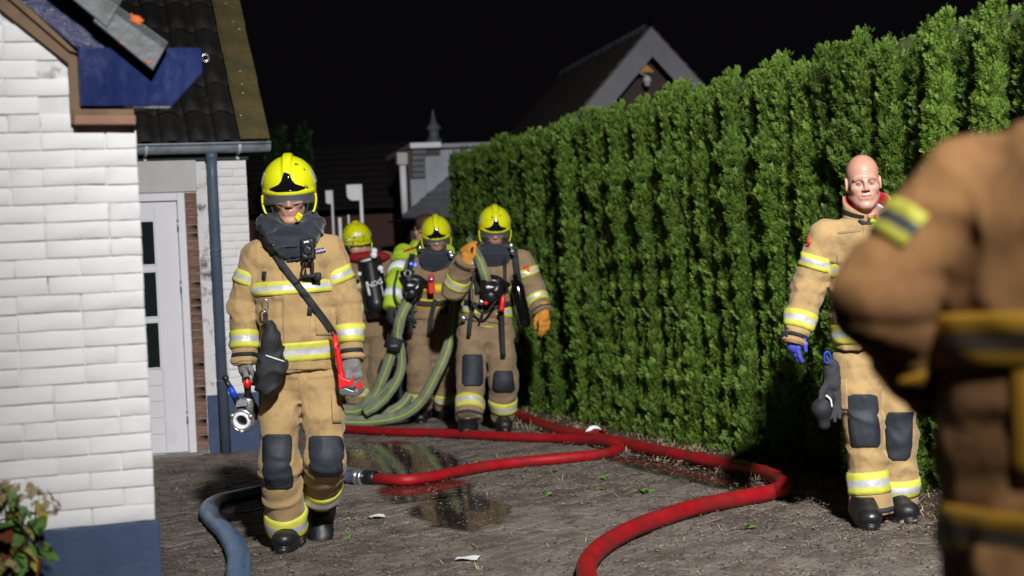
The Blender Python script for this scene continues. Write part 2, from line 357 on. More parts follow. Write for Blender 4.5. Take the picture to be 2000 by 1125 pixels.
class MB:
    """Collects shapes into one mesh."""
    def __init__(s): s.v, s.f, s.m = [], [], []
    def add(s, V, Fc, mi=0):
        n = len(s.v); s.v += [tuple(map(float, p)) for p in V]
        s.f += [tuple(int(i) + n for i in f) for f in Fc]; s.m += [mi] * len(Fc); return s
    def box(s, lo, hi, mi=0, bev=0.0):
        lo = np.minimum(lo, hi); hi2 = np.maximum(lo, hi)
        x0, y0, z0 = lo; x1, y1, z1 = hi2
        if bev <= 0:
            V = [(x0, y0, z0), (x1, y0, z0), (x1, y1, z0), (x0, y1, z0), (x0, y0, z1), (x1, y0, z1), (x1, y1, z1), (x0, y1, z1)]
            return s.add(V, [(0, 3, 2, 1), (4, 5, 6, 7), (0, 1, 5, 4), (1, 2, 6, 5), (2, 3, 7, 6), (3, 0, 4, 7)], mi)
        b = min(bev, (x1 - x0) / 2.2, (y1 - y0) / 2.2, (z1 - z0) / 2.2)
        V = []
        for sx in (0, 1):
            for sy in (0, 1):
                for sz in (0, 1):
                    X, Yy, Z = (x0, x1)[sx], (y0, y1)[sy], (z0, z1)[sz]
                    ix, iy, iz = (b, -b)[sx], (b, -b)[sy], (b, -b)[sz]
                    V += [(X, Yy + iy, Z + iz), (X + ix, Yy, Z + iz), (X + ix, Yy + iy, Z)]
        I = lambda sx, sy, sz, a: (sx * 4 + sy * 2 + sz) * 3 + a
        Fs = []
        for sx in (0, 1):
            q = [I(sx, 0, 0, 0), I(sx, 1, 0, 0), I(sx, 1, 1, 0), I(sx, 0, 1, 0)]; Fs.append(q[::-1] if sx == 0 else q)
        for sy in (0, 1):
            q = [I(0, sy, 0, 1), I(1, sy, 0, 1), I(1, sy, 1, 1), I(0, sy, 1, 1)]; Fs.append(q if sy == 0 else q[::-1])
        for sz in (0, 1):
            q = [I(0, 0, sz, 2), I(1, 0, sz, 2), I(1, 1, sz, 2), I(0, 1, sz, 2)]; Fs.append(q[::-1] if sz == 0 else q)
        for sy in (0, 1):
            for sz in (0, 1):
                q = [I(0, sy, sz, 1), I(1, sy, sz, 1), I(1, sy, sz, 2), I(0, sy, sz, 2)]; Fs.append(q if (sy ^ sz) else q[::-1])
        for sx in (0, 1):
            for sz in (0, 1):
                q = [I(sx, 0, sz, 0), I(sx, 1, sz, 0), I(sx, 1, sz, 2), I(sx, 0, sz, 2)]; Fs.append(q[::-1] if (sx ^ sz) else q)
        for sx in (0, 1):
            for sy in (0, 1):
                q = [I(sx, sy, 0, 0), I(sx, sy, 1, 0), I(sx, sy, 1, 1), I(sx, sy, 0, 1)]; Fs.append(q if (sx ^ sy) else q[::-1])
        for sx in (0, 1):
            for sy in (0, 1):
                for sz in (0, 1):
                    q = [I(sx, sy, sz, 0), I(sx, sy, sz, 1), I(sx, sy, sz, 2)]
                    Fs.append(q if (sx ^ sy ^ sz) == 1 else q[::-1])
        return s.add(V, Fs, mi)
    def prism(s, poly, y0, y1, mi=0):
        """Polygon in (x, z), extruded along y."""
        n = len(poly)
        V = [(p[0], y0, p[1]) for p in poly] + [(p[0], y1, p[1]) for p in poly]
        Fs = [tuple(range(n)), tuple(range(2 * n - 1, n - 1, -1))]
        Fs += [(i, i + n, (i + 1) % n + n, (i + 1) % n) for i in range(n)]
        return s.add(V, Fs, mi)
    def tube(s, P, r, n=10, mi=0, r2=None, up=(0, 0, 1), caps=True):
        V, Fs = tube_geo(P, r, n, r2, up, caps)
        return s.add(V, Fs, mi)
    def lathe(s, c, axis, prof, n=20, mi=0):
        """prof = list of (distance along the axis, radius)."""
        a = nrm(axis); u = nrm(np.cross(a, (0, 0, 1) if abs(a[2]) < 0.9 else (1, 0, 0))); w = np.cross(a, u)
        V, Fs = [], []
        for (t, r) in prof:
            for k in range(n):
                th = 2 * math.pi * k / n
                V.append(np.asarray(c) + a * t + r * (math.cos(th) * u + math.sin(th) * w))
        for i in range(len(prof) - 1):
            for k in range(n):
                Fs.append((i * n + k, i * n + (k + 1) % n, (i + 1) * n + (k + 1) % n, (i + 1) * n + k))
        return s.add(V, Fs, mi)
    def build(s, name, mats, parent=None, loc=(0, 0, 0), smooth=False, origin=None):
        V = np.array(s.v, float)
        if origin is not None: V = V - np.asarray(origin)
        return link(name, mesh(name, V, s.f, mats, s.m, smooth), parent, loc)

def tube_geo(P, r, n=10, r2=None, up=(0, 0, 1), caps=True):
    P = np.asarray(P, float); K = len(P)
    r = np.broadcast_to(np.asarray(r, float), (K,)); r2 = r if r2 is None else np.broadcast_to(np.asarray(r2, float), (K,))
    T = np.gradient(P, axis=0); T /= np.linalg.norm(T, axis=1)[:, None] + 1e-12
    V, Fs = [], []
    a = np.asarray(up, float)
    for i in range(K):
        s_ = np.cross(T[i], a)
        if np.linalg.norm(s_) < 0.2: s_ = np.cross(T[i], (0.3, 1, 0.1))
        s_ = nrm(s_); w = np.cross(s_, T[i])
        for k in range(n):
            th = 2 * math.pi * k / n
            V.append(P[i] + r[i] * math.cos(th) * s_ + r2[i] * math.sin(th) * w)
    for i in range(K - 1):
        for k in range(n):
            Fs.append((i * n + k, i * n + (k + 1) % n, (i + 1) * n + (k + 1) % n, (i + 1) * n + k))
    if caps:
        Fs.append(tuple(range(n))[::-1]); Fs.append(tuple(range((K - 1) * n, K * n)))
    return V, Fs

def spline(P, m=12):
    """Catmull-Rom through P."""
    P = np.asarray(P, float)
    Q = np.vstack([2 * P[0] - P[1], P, 2 * P[-1] - P[-2]])
    out = []
    for i in range(1, len(Q) - 2):
        p0, p1, p2, p3 = Q[i - 1], Q[i], Q[i + 1], Q[i + 2]
        for t in np.arange(m) / m:
            out.append(0.5 * (2 * p1 + (p2 - p0) * t + (2 * p0 - 5 * p1 + 4 * p2 - p3) * t * t + (3 * p1 - p0 - 3 * p2 + p3) * t ** 3))
    out.append(Q[-2])
    return np.array(out)
# ------------------------------------------------------------------ the ground
YAW = math.atan2(0.316, 0.949)
E1 = np.array([0.949, 0.316, 0]); E1 /= np.linalg.norm(E1)     # along the house fronts
ED = np.array([-E1[1], E1[0], 0])                              # into the depth
g = MB(); g.add([(-80, -30, -0.035), (80, -30, -0.035), (80, 120, -0.035), (-80, 120, -0.035)], [(0, 1, 2, 3)])
tag(g.build('ground', 'soil'), kind='structure')
rng = np.random.default_rng(5)
random.seed(5)

# hedge line on the ground
H0, HD = np.array([1.71, 11.3, 0.0]), nrm([1.61, -4.8, 0.0])
HN = np.array([HD[1], -HD[0], 0.0])
HN = HN if HN[0] < 0 else -HN                                   # towards the drive

def hedge_side(p):
    """metres from the hedge foot towards the drive"""
    return (np.asarray(p)[..., :3] - H0) @ HN

# the paved drive: every paver laid one by one in rows along the house front
drive = empty('driveway', (-0.6, 8.0, 0)); tag(drive, kind='structure')
PO = np.array([-0.6, 8.0, 0])
PL, PW = 0.207, 0.104
SKEW = math.radians(38)
P1 = E1 * math.cos(SKEW) + ED * math.sin(SKEW); P2 = ED * math.cos(SKEW) - E1 * math.sin(SKEW)
cells = []
for j in range(-60, 130):
    for i in range(-45, 75):
        c = PO + P1 * ((i + (0.5 if j % 2 else 0)) * PL) + P2 * (j * PW)
        if c[1] < 5.6 or c[1] > 19: continue
        r = c - CAM
        dpt = r @ _F
        px = CX + F_PX * (r @ _R) / dpt; py = CY - F_PX * (r @ _UP) / dpt
        if px < 230 or px > 2150 or py > 1260: continue
        if hedge_side(c) < 0.62: continue
        cells.append((dpt, c, px, py))
cells.sort(key=lambda t: t[0])
def paver_geo(sd, l=PL, w=PW):
    r = np.random.default_rng(sd)
    a, b = l / 2 - 0.003, w / 2 - 0.003
    bv = 0.005
    t = r.normal(0, 0.0012, 4)
    V = [(-a, -b, -0.03), (a, -b, -0.03), (a, b, -0.03), (-a, b, -0.03),
         (-a, -b, -0.005), (a, -b, -0.005), (a, b, -0.005), (-a, b, -0.005),
         (-a + bv, -b + bv, t[0]), (a - bv, -b + bv, t[1]), (a - bv, b - bv, t[2]), (-a + bv, b - bv, t[3])]
    V = np.array(V); V[4:, :2] += r.normal(0, 0.0016, (8, 2))
    Fs = []
    for k in range(4):
        q = (k + 1) % 4
        Fs += [(k, q, q + 4, k + 4), (k + 4, q + 4, q + 8, k + 8)]
    Fs.append((8, 9, 10, 11))
    return V, Fs
pav = [mesh('paver', *paver_geo(k), 'paver', smooth=False) for k in range(10)]
far = MB()
bd = MB(); bd.add([tuple(p - PO + (0, 0, -.0058)) for p in (PO + E1 * -3.2 - ED * 3.2, PO + E1 * 3.4 - ED * 3.2, PO + E1 * 5.6 + ED * 1.0, PO + E1 * 3.0 + ED * 11.5, PO + E1 * -3.2 + ED * 11.5)], [(0, 1, 2, 3, 4)]); bd.build('joint_sand', 'joint_sand', drive)
inview = [c for c in cells if -40 < c[2] < 2040 and c[3] < 1150]
own = set(id(c) for c in inview[:296])
for c in cells:
    z = rng.normal(-0.003, 0.0018) + 0.0025 * math.sin(c[1][0] * 2.1 + 1) * math.sin(c[1][1] * 1.7)
    rz = YAW + SKEW + rng.normal(0, 0.012)
    rx, ry = rng.normal(0, 0.008, 2)
    if id(c) in own:
        o = bpy.data.objects.new('paver', pav[rng.integers(10)]); COL.objects.link(o)
        o.parent = drive; o.location = tuple(c[1] - PO + (0, 0, z)); o.rotation_euler = (rx, ry, rz)
    else:
        V, Fs = paver_geo(int(rng.integers(40)))
        R = np.array(Matrix.Rotation(rz, 3, 'Z') @ Matrix.Rotation(ry, 3, 'Y') @ Matrix.Rotation(rx, 3, 'X'))
        far.add(V @ R.T + (c[1] - PO) + (0, 0, z), Fs)
o = far.build('paver', 'paver', drive); tag(o, kind='stuff')
# dry planting strip under the hedge, slightly raised and lumpy
NB, MBn = 120, 10
V, Fs = [], []
for i in range(NB):
    for j in range(MBn):
        u = -9 + 18.5 * i / (NB - 1); v = 0.72 - 2.4 * j / (MBn - 1) + (0.06 * math.sin(u * 5.1) + 0.04 * math.sin(u * 13)) * (j == 0)
        p = H0 + HD * u + HN * v
        V.append((p[0], p[1], -0.02 + (0 if j == 0 else 0.035 + 0.018 * math.sin(u * 7 + j) + 0.012 * rng.normal())))
for i in range(NB - 1):
    for j in range(MBn - 1):
        a = i * MBn + j; Fs.append((a, a + 1, a + MBn + 1, a + MBn))
tag(link('planting_strip', mesh('planting_strip', V, Fs, 'soil_bed')), kind='structure')

# puddles between the pavers
def puddle(pxs, name='puddle'):
    P = np.array([G(x, y, 0.0045) for x, y in pxs])
    c = P.mean(0)
    Q = spline(np.vstack([P, P[:1]]), 10)[:-1]
    n = len(Q); V, fade, Fs = [c], [1.0], []
    for k, (r_, f_) in enumerate(((.45, 1.0), (.75, .75), (1.0, .42), (1.28, 0.0))):
        V += list(c + (Q - c) * r_); fade += [f_] * n
    for i in range(n):
        j = (i + 1) % n
        Fs.append((0, i + 1, j + 1))
        for k in range(3): Fs.append((k * n + i + 1, (k + 1) * n + i + 1, (k + 1) * n + j + 1, k * n + j + 1))
    o = link(name, mesh(name, np.array(V) - c, Fs, 'water', attrs={'fade': np.array(fade)}), None, tuple(c))
    tag(o, kind='structure'); return o
puddle([(795, 1000), (840, 972), (905, 962), (985, 985), (990, 1012), (930, 1033), (860, 1028)])
puddle([(735, 955), (790, 938), (860, 935), (925, 945), (905, 965), (840, 978), (765, 980)])
puddle([(672, 905), (690, 870), (780, 862), (860, 880), (905, 905), (850, 928), (760, 925)])
puddle([(1180, 895), (1260, 890), (1400, 915), (1480, 945), (1440, 960), (1330, 935), (1240, 915)])

# ------------------------------------------------------------------ the white brick gable house
def plane_xz(px, py, org, off):
    """photo spot -> (x, z) in a house frame, on the plane OFF metres in front of its wall"""
    r = ray(px, py)
    n = -ED
    t = ((org - CAM) @ n + off) / (r @ n)
    p = CAM + r * t - org
    return np.array([p @ E1, p[2]])

HO = W(285, 640, 5.9); HO[2] = 0
house = empty('brick_house', HO, YAW)
tag(house, 'white painted brick house gable with blue eave box and blue plinth', 'house')
hp = lambda px, py, off=0.0: plane_xz(px, py, HO, off)
ZPL = hp(305, 1017)[1]
def brick_geo(sd, l, h, d=0.09, rough=0.0017):
    """one laid brick: 3x2 face cells with worn, uneven edges; x along the wall, front at y=0"""
    r = np.random.default_rng(sd)
    xs = np.array([-l / 2, -l / 2 + 0.0045, 0, l / 2 - 0.0045, l / 2]); zs = np.array([-h / 2, -h / 2 + 0.0042, h / 2 - 0.0042, h / 2])
    V, idx = [], {}
    for i, x in enumerate(xs):
        for k, z in enumerate(zs):
            edge = i in (0, 4) or k in (0, 3)
            y = 0.0016 if edge else 0.0
            V.append((x + r.normal(0, rough * 0.6), y + r.normal(0, rough * 0.55), z + r.normal(0, rough * 0.6))); idx[i, k] = len(V) - 1
    Fs = [(idx[i, k], idx[i + 1, k], idx[i + 1, k + 1], idx[i, k + 1]) for i in range(4) for k in range(3)]
    ring = [idx[i, 0] for i in range(5)] + [idx[4, k] for k in (1, 2, 3)] + [idx[i, 3] for i in (3, 2, 1, 0)] + [idx[0, k] for k in (2, 1)]
    n0 = len(V)
    for q in ring: V.append((V[q][0], d, V[q][2]))
    n = len(ring)
    for a in range(n):
        b = (a + 1) % n
        Fs.append((ring[a], n0 + a, n0 + b, ring[b]))
    return V, Fs
CRS = 0.0620
BW = {'full': [mesh('brick', *brick_geo(k, 0.2125, 0.0593), 'brick_white') for k in range(8)],
      'half': [mesh('brick', *brick_geo(k + 50, 0.1045, 0.0593), 'brick_white') for k in range(5)]}
SLOPE0 = hp(133, 125)                                  # where the sloping top of the brickwork meets its upright end
SL2 = hp(0, 17)
ZLEDGE = hp(200, 241)[1]
def wall_top(x):
    if x > SLOPE0[0] + 0.02: return ZLEDGE + 0.02
    return SLOPE0[1] + 0.10 + (SLOPE0[0] - x) * (SL2[1] - SLOPE0[1]) / (SLOPE0[0] - SL2[0])
mb = MB()
prof = [(-3.2, -0.3), (-0.004, -0.3), (-0.004, ZLEDGE + 0.01), (SLOPE0[0], ZLEDGE + 0.01)]
prof += [(SLOPE0[0], wall_top(SLOPE0[0])), (-3.2, wall_top(-3.2))]
mb.prism([(p[0], p[1]) for p in prof], 0.0050, 0.30)
mb.box((-0.30, 0.305, -0.3), (-0.004, 6.0, 2.2))
wall = mb.build('wall', 'mortar_white', house)
def lay(parent, x1, x0, z0, ztop, meshes, crs=CRS, y=0.0, rs=3, full=0.2125, skip=None, joint=0.0034):
    """courses of bricks from the corner x1 leftwards to x0"""
    r = random.Random(rs)
    nrow = int((ztop - z0) / crs) + 1
    for k in range(nrow):
        x = x1 + (0 if k % 2 else -0.0); first = True
        z = z0 + (k + 0.5) * crs
        while x > x0:
            kind = 'half' if (first and k % 2) or r.random() < 0.13 else 'full'
            l = full if kind == 'full' else 0.1045
            xc = x - l / 2
            x -= l + joint; first = False
            if skip and skip(xc, z, l): continue
            me = r.choice(meshes[kind])
            o = bpy.data.objects.new('brick', me); COL.objects.link(o)
            o.parent = parent; o.location = (xc, y + r.gauss(-0.0006, 0.0006), z + r.gauss(0, 0.0007))
            o.rotation_euler = (r.gauss(0, 0.003), r.gauss(0, 0.003), r.gauss(0, 0.003))
lay(wall, 0.0, -0.72, ZPL, 2.6, BW, skip=lambda x, z, l: z + 0.03 > wall_top(x - 0.1) or z + 0.03 > wall_top(x + l / 2 - 0.003) or (x + l / 2 > SLOPE0[0] + 0.01 and z > ZLEDGE - 0.01))
mb = MB(); mb.box((-3.2, -0.016, -0.3), (0.012, 0.02, ZPL), bev=0.004); mb.build('plinth', 'plinth_blue', house)

def px_prism(pts, front, back, mat, name, parent=house, org=None, hpf=hp, bev=None):
    poly = [hpf(x, y, front) for x, y in pts]
    m = MB(); m.prism(poly, -front, -back)
    o = m.build(name, mat, parent)
    md = o.modifiers.new('edge', 'BEVEL'); md.width = bev or 0.003; md.segments = 2; md.limit_method = 'ANGLE'
    return o
# soffit and ledge under the eave box
px_prism([(-70, -60), (-40, -60), (133, 96), (158, 118), (158, 214), (146, 214), (146, 243), (139, 243), (133, 124), (2, 20), (-70, -45)], 0.020, -0.02, 'soffit_brown', 'soffit_board')
px_prism([(143, 211), (262, 211), (262, 226), (143, 226)], 0.042, -0.02, 'soffit_brown', 'soffit_panel')
px_prism([(144, 225), (265, 225), (266, 243), (145, 243)], 0.046, -0.02, 'ledge_terracotta', 'ledge')
# inner board behind the barge board
px_prism([(-30, -70), (40, 0), (152, 96), (152, 104), (136, 100), (14, -5), (-60, -70)], 0.034, 0.0, 'soffit_brown', 'inner_board')
box_ = px_prism([(152, 93), (393, 93), (396, 142), (336, 207), (158, 207)], 0.060, -0.02, 'board_blue', 'eave_box')
# barge board: tilted top face, so that the wet paint mirrors the lamp
brg = MB()
a0, a1 = hp(151, 94, 0.055), hp(231, 94, 0.055)
dirv = hp(43, 0, 0.055) - a0
L_ = np.linalg.norm(dirv)
nb, nw = 40, 8
V, Fs = [], []
for i in range(nb):
    t = i / (nb - 1) * 2.2
    for j in range(nw):
        u = j / (nw - 1)
        p = a0 + (a1 - a0) * u + dirv * t
        V.append((p[0], -0.055 + 0.0156 * u + (p[1] - a0[1]) * 0.161, p[1]))
for i in range(nb - 1):
    for j in range(nw - 1):
        q = i * nw + j; Fs.append((q, q + nw, q + nw + 1, q + 1))
n = len(V)
for (x, y, z) in list(V): V.append((x, 0.02, z))
for i in range(nb - 1):
    for j in (0, nw - 1):
        q = i * nw + j; Fs.append((q, q + nw, q + nw + n, q + n) if j else (q, q + n, q + nw + n, q + nw))
brg.add(V, Fs); brg.build('barge_board', 'board_wet', house)
# hook ring on the end of the eave box
c = hp(401, 113, 0.03)
rg = MB(); rg.tube([(c[0] + 0.012 * math.cos(t), -0.03, c[1] + 0.012 * math.sin(t)) for t in np.linspace(0, 2 * math.pi, 20)], 0.0022, 6, caps=False)
rg.tube([(c[0] - 0.022, -0.03, c[1]), (c[0] - 0.010, -0.03, c[1])], 0.0022, 6)
rg.build('hook_ring', 'steel', house, smooth=True)
# verge tiles down the slope: hollow-sided concrete tiles, each lapping the one below
ta, tb, tc_, td = [hp(x, y, 0.12) for x, y in ((182, 41), (299, 138), (329, 83), (207, -6))]
ax = nrm(np.append(tb - ta, 0)[[0, 1, 2]])[:2]
for k in range(3):
    sh = -ax * 0.205 * k
    m = MB()
    lift = 0.012 * k
    P4 = [ta + sh, tb + sh, tc_ + sh, td + sh]
    up = nrm(np.append(td - ta, 0))[:2] * lift
    P4 = [p + up for p in P4]
    m.prism(P4, -0.12 - 0.006 * k, -0.098 - 0.006 * k)
    # sloping top leaf behind the side flange
    x2, x3 = P4[2], P4[3]
    V = [(x3[0], -0.12 - .006 * k, x3[1]), (x2[0], -0.12 - .006 * k, x2[1]), (x2[0] + 0.02, 0.10, x2[1] + 0.03), (x3[0] + 0.02, 0.10, x3[1] + 0.03)]
    dn = np.array([(P4[1] - P4[2])[0], 0, (P4[1] - P4[2])[1]]) * 0.28
    V2 = [tuple(np.array(v) + dn) for v in V]
    m.add(V + V2, [(0, 1, 2, 3), (7, 6, 5, 4), (0, 4, 5, 1), (1, 5, 6, 2), (2, 6, 7, 3), (3, 7, 4, 0)])
    o = m.build('verge_tile', 'tile_grey', house)
    md = o.modifiers.new('edge', 'BEVEL'); md.width = 0.004; md.segments = 2; md.limit_method = 'ANGLE'
    if k == 0:
        rr = np.random.default_rng(3)
        for (qx, qy, s) in ((262, 33, .010), (268, 40, .013), (274, 45, .008), (256, 28, .005), (290, 122, .006), (238, 84, .004)):
            cc = hp(qx, qy, 0.122)
            pts = [(cc[0] + s * (1 + .4 * rr.normal()) * math.cos(t) * 1.3, cc[1] + s * .7 * (1 + .3 * rr.normal()) * math.sin(t)) for t in np.linspace(0, 2 * math.pi, 10)[:-1]]
            lm = MB(); lm.prism(pts, -0.1225, -0.118); lm.build('lichen', 'lichen_orange', o)
# roof slope running back from the eave box
zt = hp(300, 60, 0.1)
m = MB(); e0 = hp(330, 95, 0.0); e1_ = e0 + dirv / L_ * 4.0
m.prism([(e0[0], e0[1]), (e1_[0], e1_[1]), (e1_[0], e1_[1] - 0.12), (e0[0], e0[1] - 0.05)], 0.12, 6.0)
m.build('roof', 'tile_dark', house)

# ------------------------------------------------------------------ the low rear wing with the door
AO = W(508, 880, 13.1); AO[2] = 0
annex = empty('rear_wing', AO, YAW)
tag(annex, 'low white rear wing with part glazed door, mossy tiled roof and grey gutter', 'house')
apx = lambda px, py, off=0.0: plane_xz(px, py, AO, off)
ZB = apx(456, 769)[1]
XD1, XD0 = apx(372, 640)[0], apx(372, 640)[0] - 1.02           # door frame
XR1 = apx(397, 640)[0]                                         # red brick strip
ZD = apx(330, 378)[1]
ZE = apx(400, 300)[1]
XW0 = apx(200, 640)[0]
m = MB(); m.box((XW0 - 0.6, 0.006, -0.2), (0, 0.25, ZE + 0.1)); awall = m.build('wall', 'mortar_white', annex)
BA = {'full': BW['full'], 'half': BW['half']}
lay(awall, 0.0, XR1 + 0.0, ZB, ZE + 0.03, BA, rs=11, skip=lambda x, z, l: x - l / 2 < XR1 - 0.004)
lay(awall, XR1, XW0, ZD + 0.26, ZE + 0.03, BA, rs=12)
fill = {'full': [mesh('brick', *brick_geo(k + 80, 0.06, 0.0535), 'brick_white') for k in range(3)], 'half': [mesh('brick', *brick_geo(k + 90, 0.06, 0.0535), 'brick_white') for k in range(3)]}
RB = {'full': [mesh('brick', *brick_geo(k + 20, XR1 - XD1 - 0.012, 0.051, rough=0.003), 'brick_red') for k in range(6)]}
RB['half'] = RB['full']
m = MB(); m.box((XD1 + 0.003, -0.006, 0.0), (XR1 - 0.003, 0.03, ZD)); m.build('jamb_mortar', 'mortar_grey', annex)
rr = random.Random(8)
zz = 0.03
while zz < ZD - 0.02:
    o = bpy.data.objects.new('brick', rr.choice(RB['full'])); COL.objects.link(o); o.parent = awall
    o.location = ((XD1 + XR1) / 2 + rr.gauss(0, .002), -0.012 + rr.gauss(0, .003), zz + 0.03); o.rotation_euler = (rr.gauss(0, .01), rr.gauss(0, .01), rr.gauss(0, .012))
    zz += CRS
m = MB(); m.box((XW0 - 0.2, -0.012, ZD + 0.01), (XD1 + 0.10, 0.02, ZD + 0.25), bev=0.004); m.build('lintel', 'render_grey', annex)
m = MB(); m.box((XR1 + 0.002, -0.016, -0.2), (0.012, 0.02, ZB), bev=0.004); m.build('plinth', 'plinth_blue', annex)
m = MB(); m.box((XW0, -0.06, -0.03), (XD1 + 0.04, 0.05, 0.02), bev=0.006); m.build('door_step', 'mortar_grey', annex)
# door: frame, leaf, three panes, glazing bars, grooves, hinges
door = empty('door', (0, 0, 0), 0, annex)
fr = MB(); FW = 0.058
fr.box((XD1 - FW, -0.035, 0.02), (XD1, 0.06, ZD), bev=0.005)
fr.box((XD0, -0.035, ZD - FW), (XD1 - FW, 0.06, ZD), bev=0.005)
fr.box((XD0 - FW, -0.035, 0.02), (XD0, 0.06, ZD), bev=0.005)
fr.build('frame', 'door_white', door)
XL1 = XD1 - FW - 0.004; XL0 = XD0 + 0.004
gx1 = apx(308, 560, 0)[0]; gx0 = gx1 - 0.34
zg = [apx(300, y)[1] for y in (721, 628, 621, 529, 519, 430)]
lf = MB()
lf.box((gx1, -0.012, 0.03), (XL1, 0.03, ZD - FW - 0.005), bev=0.003)
lf.box((XL0, -0.012, 0.03), (gx0, 0.03, ZD - FW - 0.005), bev=0.003)
lf.box((gx0, -0.012, zg[5]), (gx1, 0.03, ZD - FW - 0.005), bev=0.003)
zs_ = [0.03] + [apx(310, y)[1] for y in (849, 817, 785, 754)] + [zg[0]]
for a_, b_ in zip(zs_[:-1], zs_[1:]): lf.box((gx0, -0.012, a_ + 0.0035), (gx1 + 0.012, 0.028, b_ - 0.0035), bev=0.003)
lf.box((gx0, -0.004, 0.03), (gx1, 0.02, zg[0]))
lf.box((gx0, -0.012, zg[1]), (gx1, 0.03, zg[2]), bev=0.003); lf.box((gx0, -0.012, zg[3]), (gx1, 0.03, zg[4]), bev=0.003)
lf.build('leaf', 'door_white', door)
for k in range(3):
    p = MB(); p.box((gx0, -0.004, zg[2 * k]), (gx1, 0.003, zg[2 * k + 1])); p.build('pane', 'door_glass', door)
    b = MB(); w_ = 0.012
    for (q0, q1) in (((gx0, zg[2 * k]), (gx1, zg[2 * k] + w_)), ((gx0, zg[2 * k + 1] - w_), (gx1, zg[2 * k + 1])), ((gx1 - w_, zg[2 * k] + w_), (gx1, zg[2 * k + 1] - w_))):
        b.box((q0[0], -0.016, q0[1]), (q1[0], -0.0045, q1[1]), bev=0.002)
    b.build('glazing_bead', 'door_white', door)
for py in (440, 560, 815):
    zc = apx(345, py)[1]
    h = MB(); h.tube([(XL1 + 0.002, -0.030, zc - 0.045), (XL1 + 0.002, -0.030, zc + 0.045)], 0.008, 8); h.build('hinge', 'alu_cast', door, smooth=True)
# gutter, fascia, brackets, downpipe
XG0, XG1 = XW0 - 0.3, apx(529, 285, 0.13)[0]
ZG = apx(400, 283, 0.10)[1]
gm = MB(); RG = 0.064
prof_ = [(RG * math.cos(t), RG * math.sin(t)) for t in np.linspace(math.pi, 2 * math.pi, 14)]
prof_ = [(-RG - 0.006, 0.006), (-RG - 0.006, -0.004)] + prof_ + [(RG, 0.006)]
V, Fs = [], []
for X in (XG0, XG1):
    for (yy, zz_) in prof_: V.append((X, -0.075 + yy, ZG + zz_))
for (yy, zz_) in prof_: V.append((XG0, -0.075 + yy * 0.9, ZG + zz_ * 0.9 + 0.0))
for (yy, zz_) in prof_: V.append((XG1, -0.075 + yy * 0.9, ZG + zz_ * 0.9 + 0.0))
k_ = len(prof_)
for i in range(k_ - 1):
    Fs += [(i, k_ + i, k_ + i + 1, i + 1), (2 * k_ + i, 2 * k_ + i + 1, 3 * k_ + i + 1, 3 * k_ + i)]
Fs.append(tuple(range(k_, 2 * k_)))
gm.add(V, Fs)
gm.tube([(XG0, -0.075 - RG - 0.004, ZG + 0.008), (XG1, -0.075 - RG - 0.004, ZG + 0.008)], 0.008, 8)
gutter = gm.build('gutter', 'gutter_grey', annex, smooth=True)
m = MB(); m.box((XG0, -0.006, ZG - 0.115), (0.02, 0.0055, ZG + 0.02)); m.build('fascia', 'strap_black', annex)
for px in (285, 467):
    X = apx(px, 288, 0.1)[0]
    b = MB(); pts = [(X, -0.075 + (RG + 0.005) * math.cos(t), ZG + (RG + 0.005) * math.sin(t)) for t in np.linspace(math.pi * 1.02, 1.75 * math.pi, 9)]
    pts = pts + [(X, -0.016, ZG - 0.085), (X, -0.014, ZG - 0.11)]
    b.tube(pts, 0.003, 6, r2=0.013, up=(1, 0, 0)); b.build('gutter_bracket', 'bracket_white', gutter, smooth=False)
XP = apx(413, 300, 0.08)[0]
pm = MB(); pm.tube([(XP, -0.075, ZG - 0.05), (XP, -0.07, ZG - 0.25), (XP, -0.07, 0.0)], 0.040, 20)
pm.lathe((XP, -0.074, ZG - 0.056), (0, 0, -1), [(0, 0.030), (0.004, 0.046), (0.05, 0.046), (0.055, 0.040)], 20)
pipe = pm.build('downpipe', 'pipe_blue', annex, smooth=True)
for z in (0.55, 1.55):
    c_ = MB(); c_.lathe((XP, -0.07, z), (0, 0, 1), [(0, 0.040), (0, 0.043), (0.02, 0.043), (0.02, 0.040)], 20); c_.build('pipe_clip', 'pipe_blue', pipe, smooth=True)
# tiled roof slope of the wing: curved pantiles one by one
PIT = math.radians(49)
def pantile(sd):
    r = np.random.default_rng(sd)
    nx, ny = 9, 4; w, l = 0.225, 0.36
    V, Fs = [], []
    for j in range(ny):
        for i in range(nx):
            u = i / (nx - 1)
            z = 0.028 * math.sin(2 * math.pi * (u - 0.12)) + 0.012
            V.append((u * w, j / (ny - 1) * l, z + r.normal(0, 0.0012) - 0.018 * j / (ny - 1)))
    n = len(V); V += [(x, y, z - 0.014) for x, y, z in V]
    for j in range(ny - 1):
        for i in range(nx - 1):
            a = j * nx + i; Fs += [(a, a + 1, a + nx + 1, a + nx), (n + a, n + a + nx, n + a + nx + 1, n + a + 1)]
    for i in range(nx - 1): Fs.append((i, n + i, n + i + 1, i + 1))
    for j in range(ny - 1):
        a = j * nx; Fs.append((a, a + nx, n + a + nx, n + a)); a += nx - 1; Fs.append((a, n + a, n + a + nx, a + nx))
    return V, Fs
ptm = [mesh('roof_tile', *pantile(k), 'tile_dark') for k in range(5)]
roof = MB(); d2 = 3.2
V = [(XG0 - 0.8, -0.02, ZG + 0.015), (XG1 - 0.12, -0.02, ZG + 0.015), (XG1 - 0.12, d2 * math.cos(PIT), ZG + d2 * math.sin(PIT)), (XG0 - 0.8, d2 * math.cos(PIT), ZG + d2 * math.sin(PIT))]
roof.add(V, [(0, 1, 2, 3)]); roofo = roof.build('roof', 'tile_dark', annex)
rr = random.Random(2)
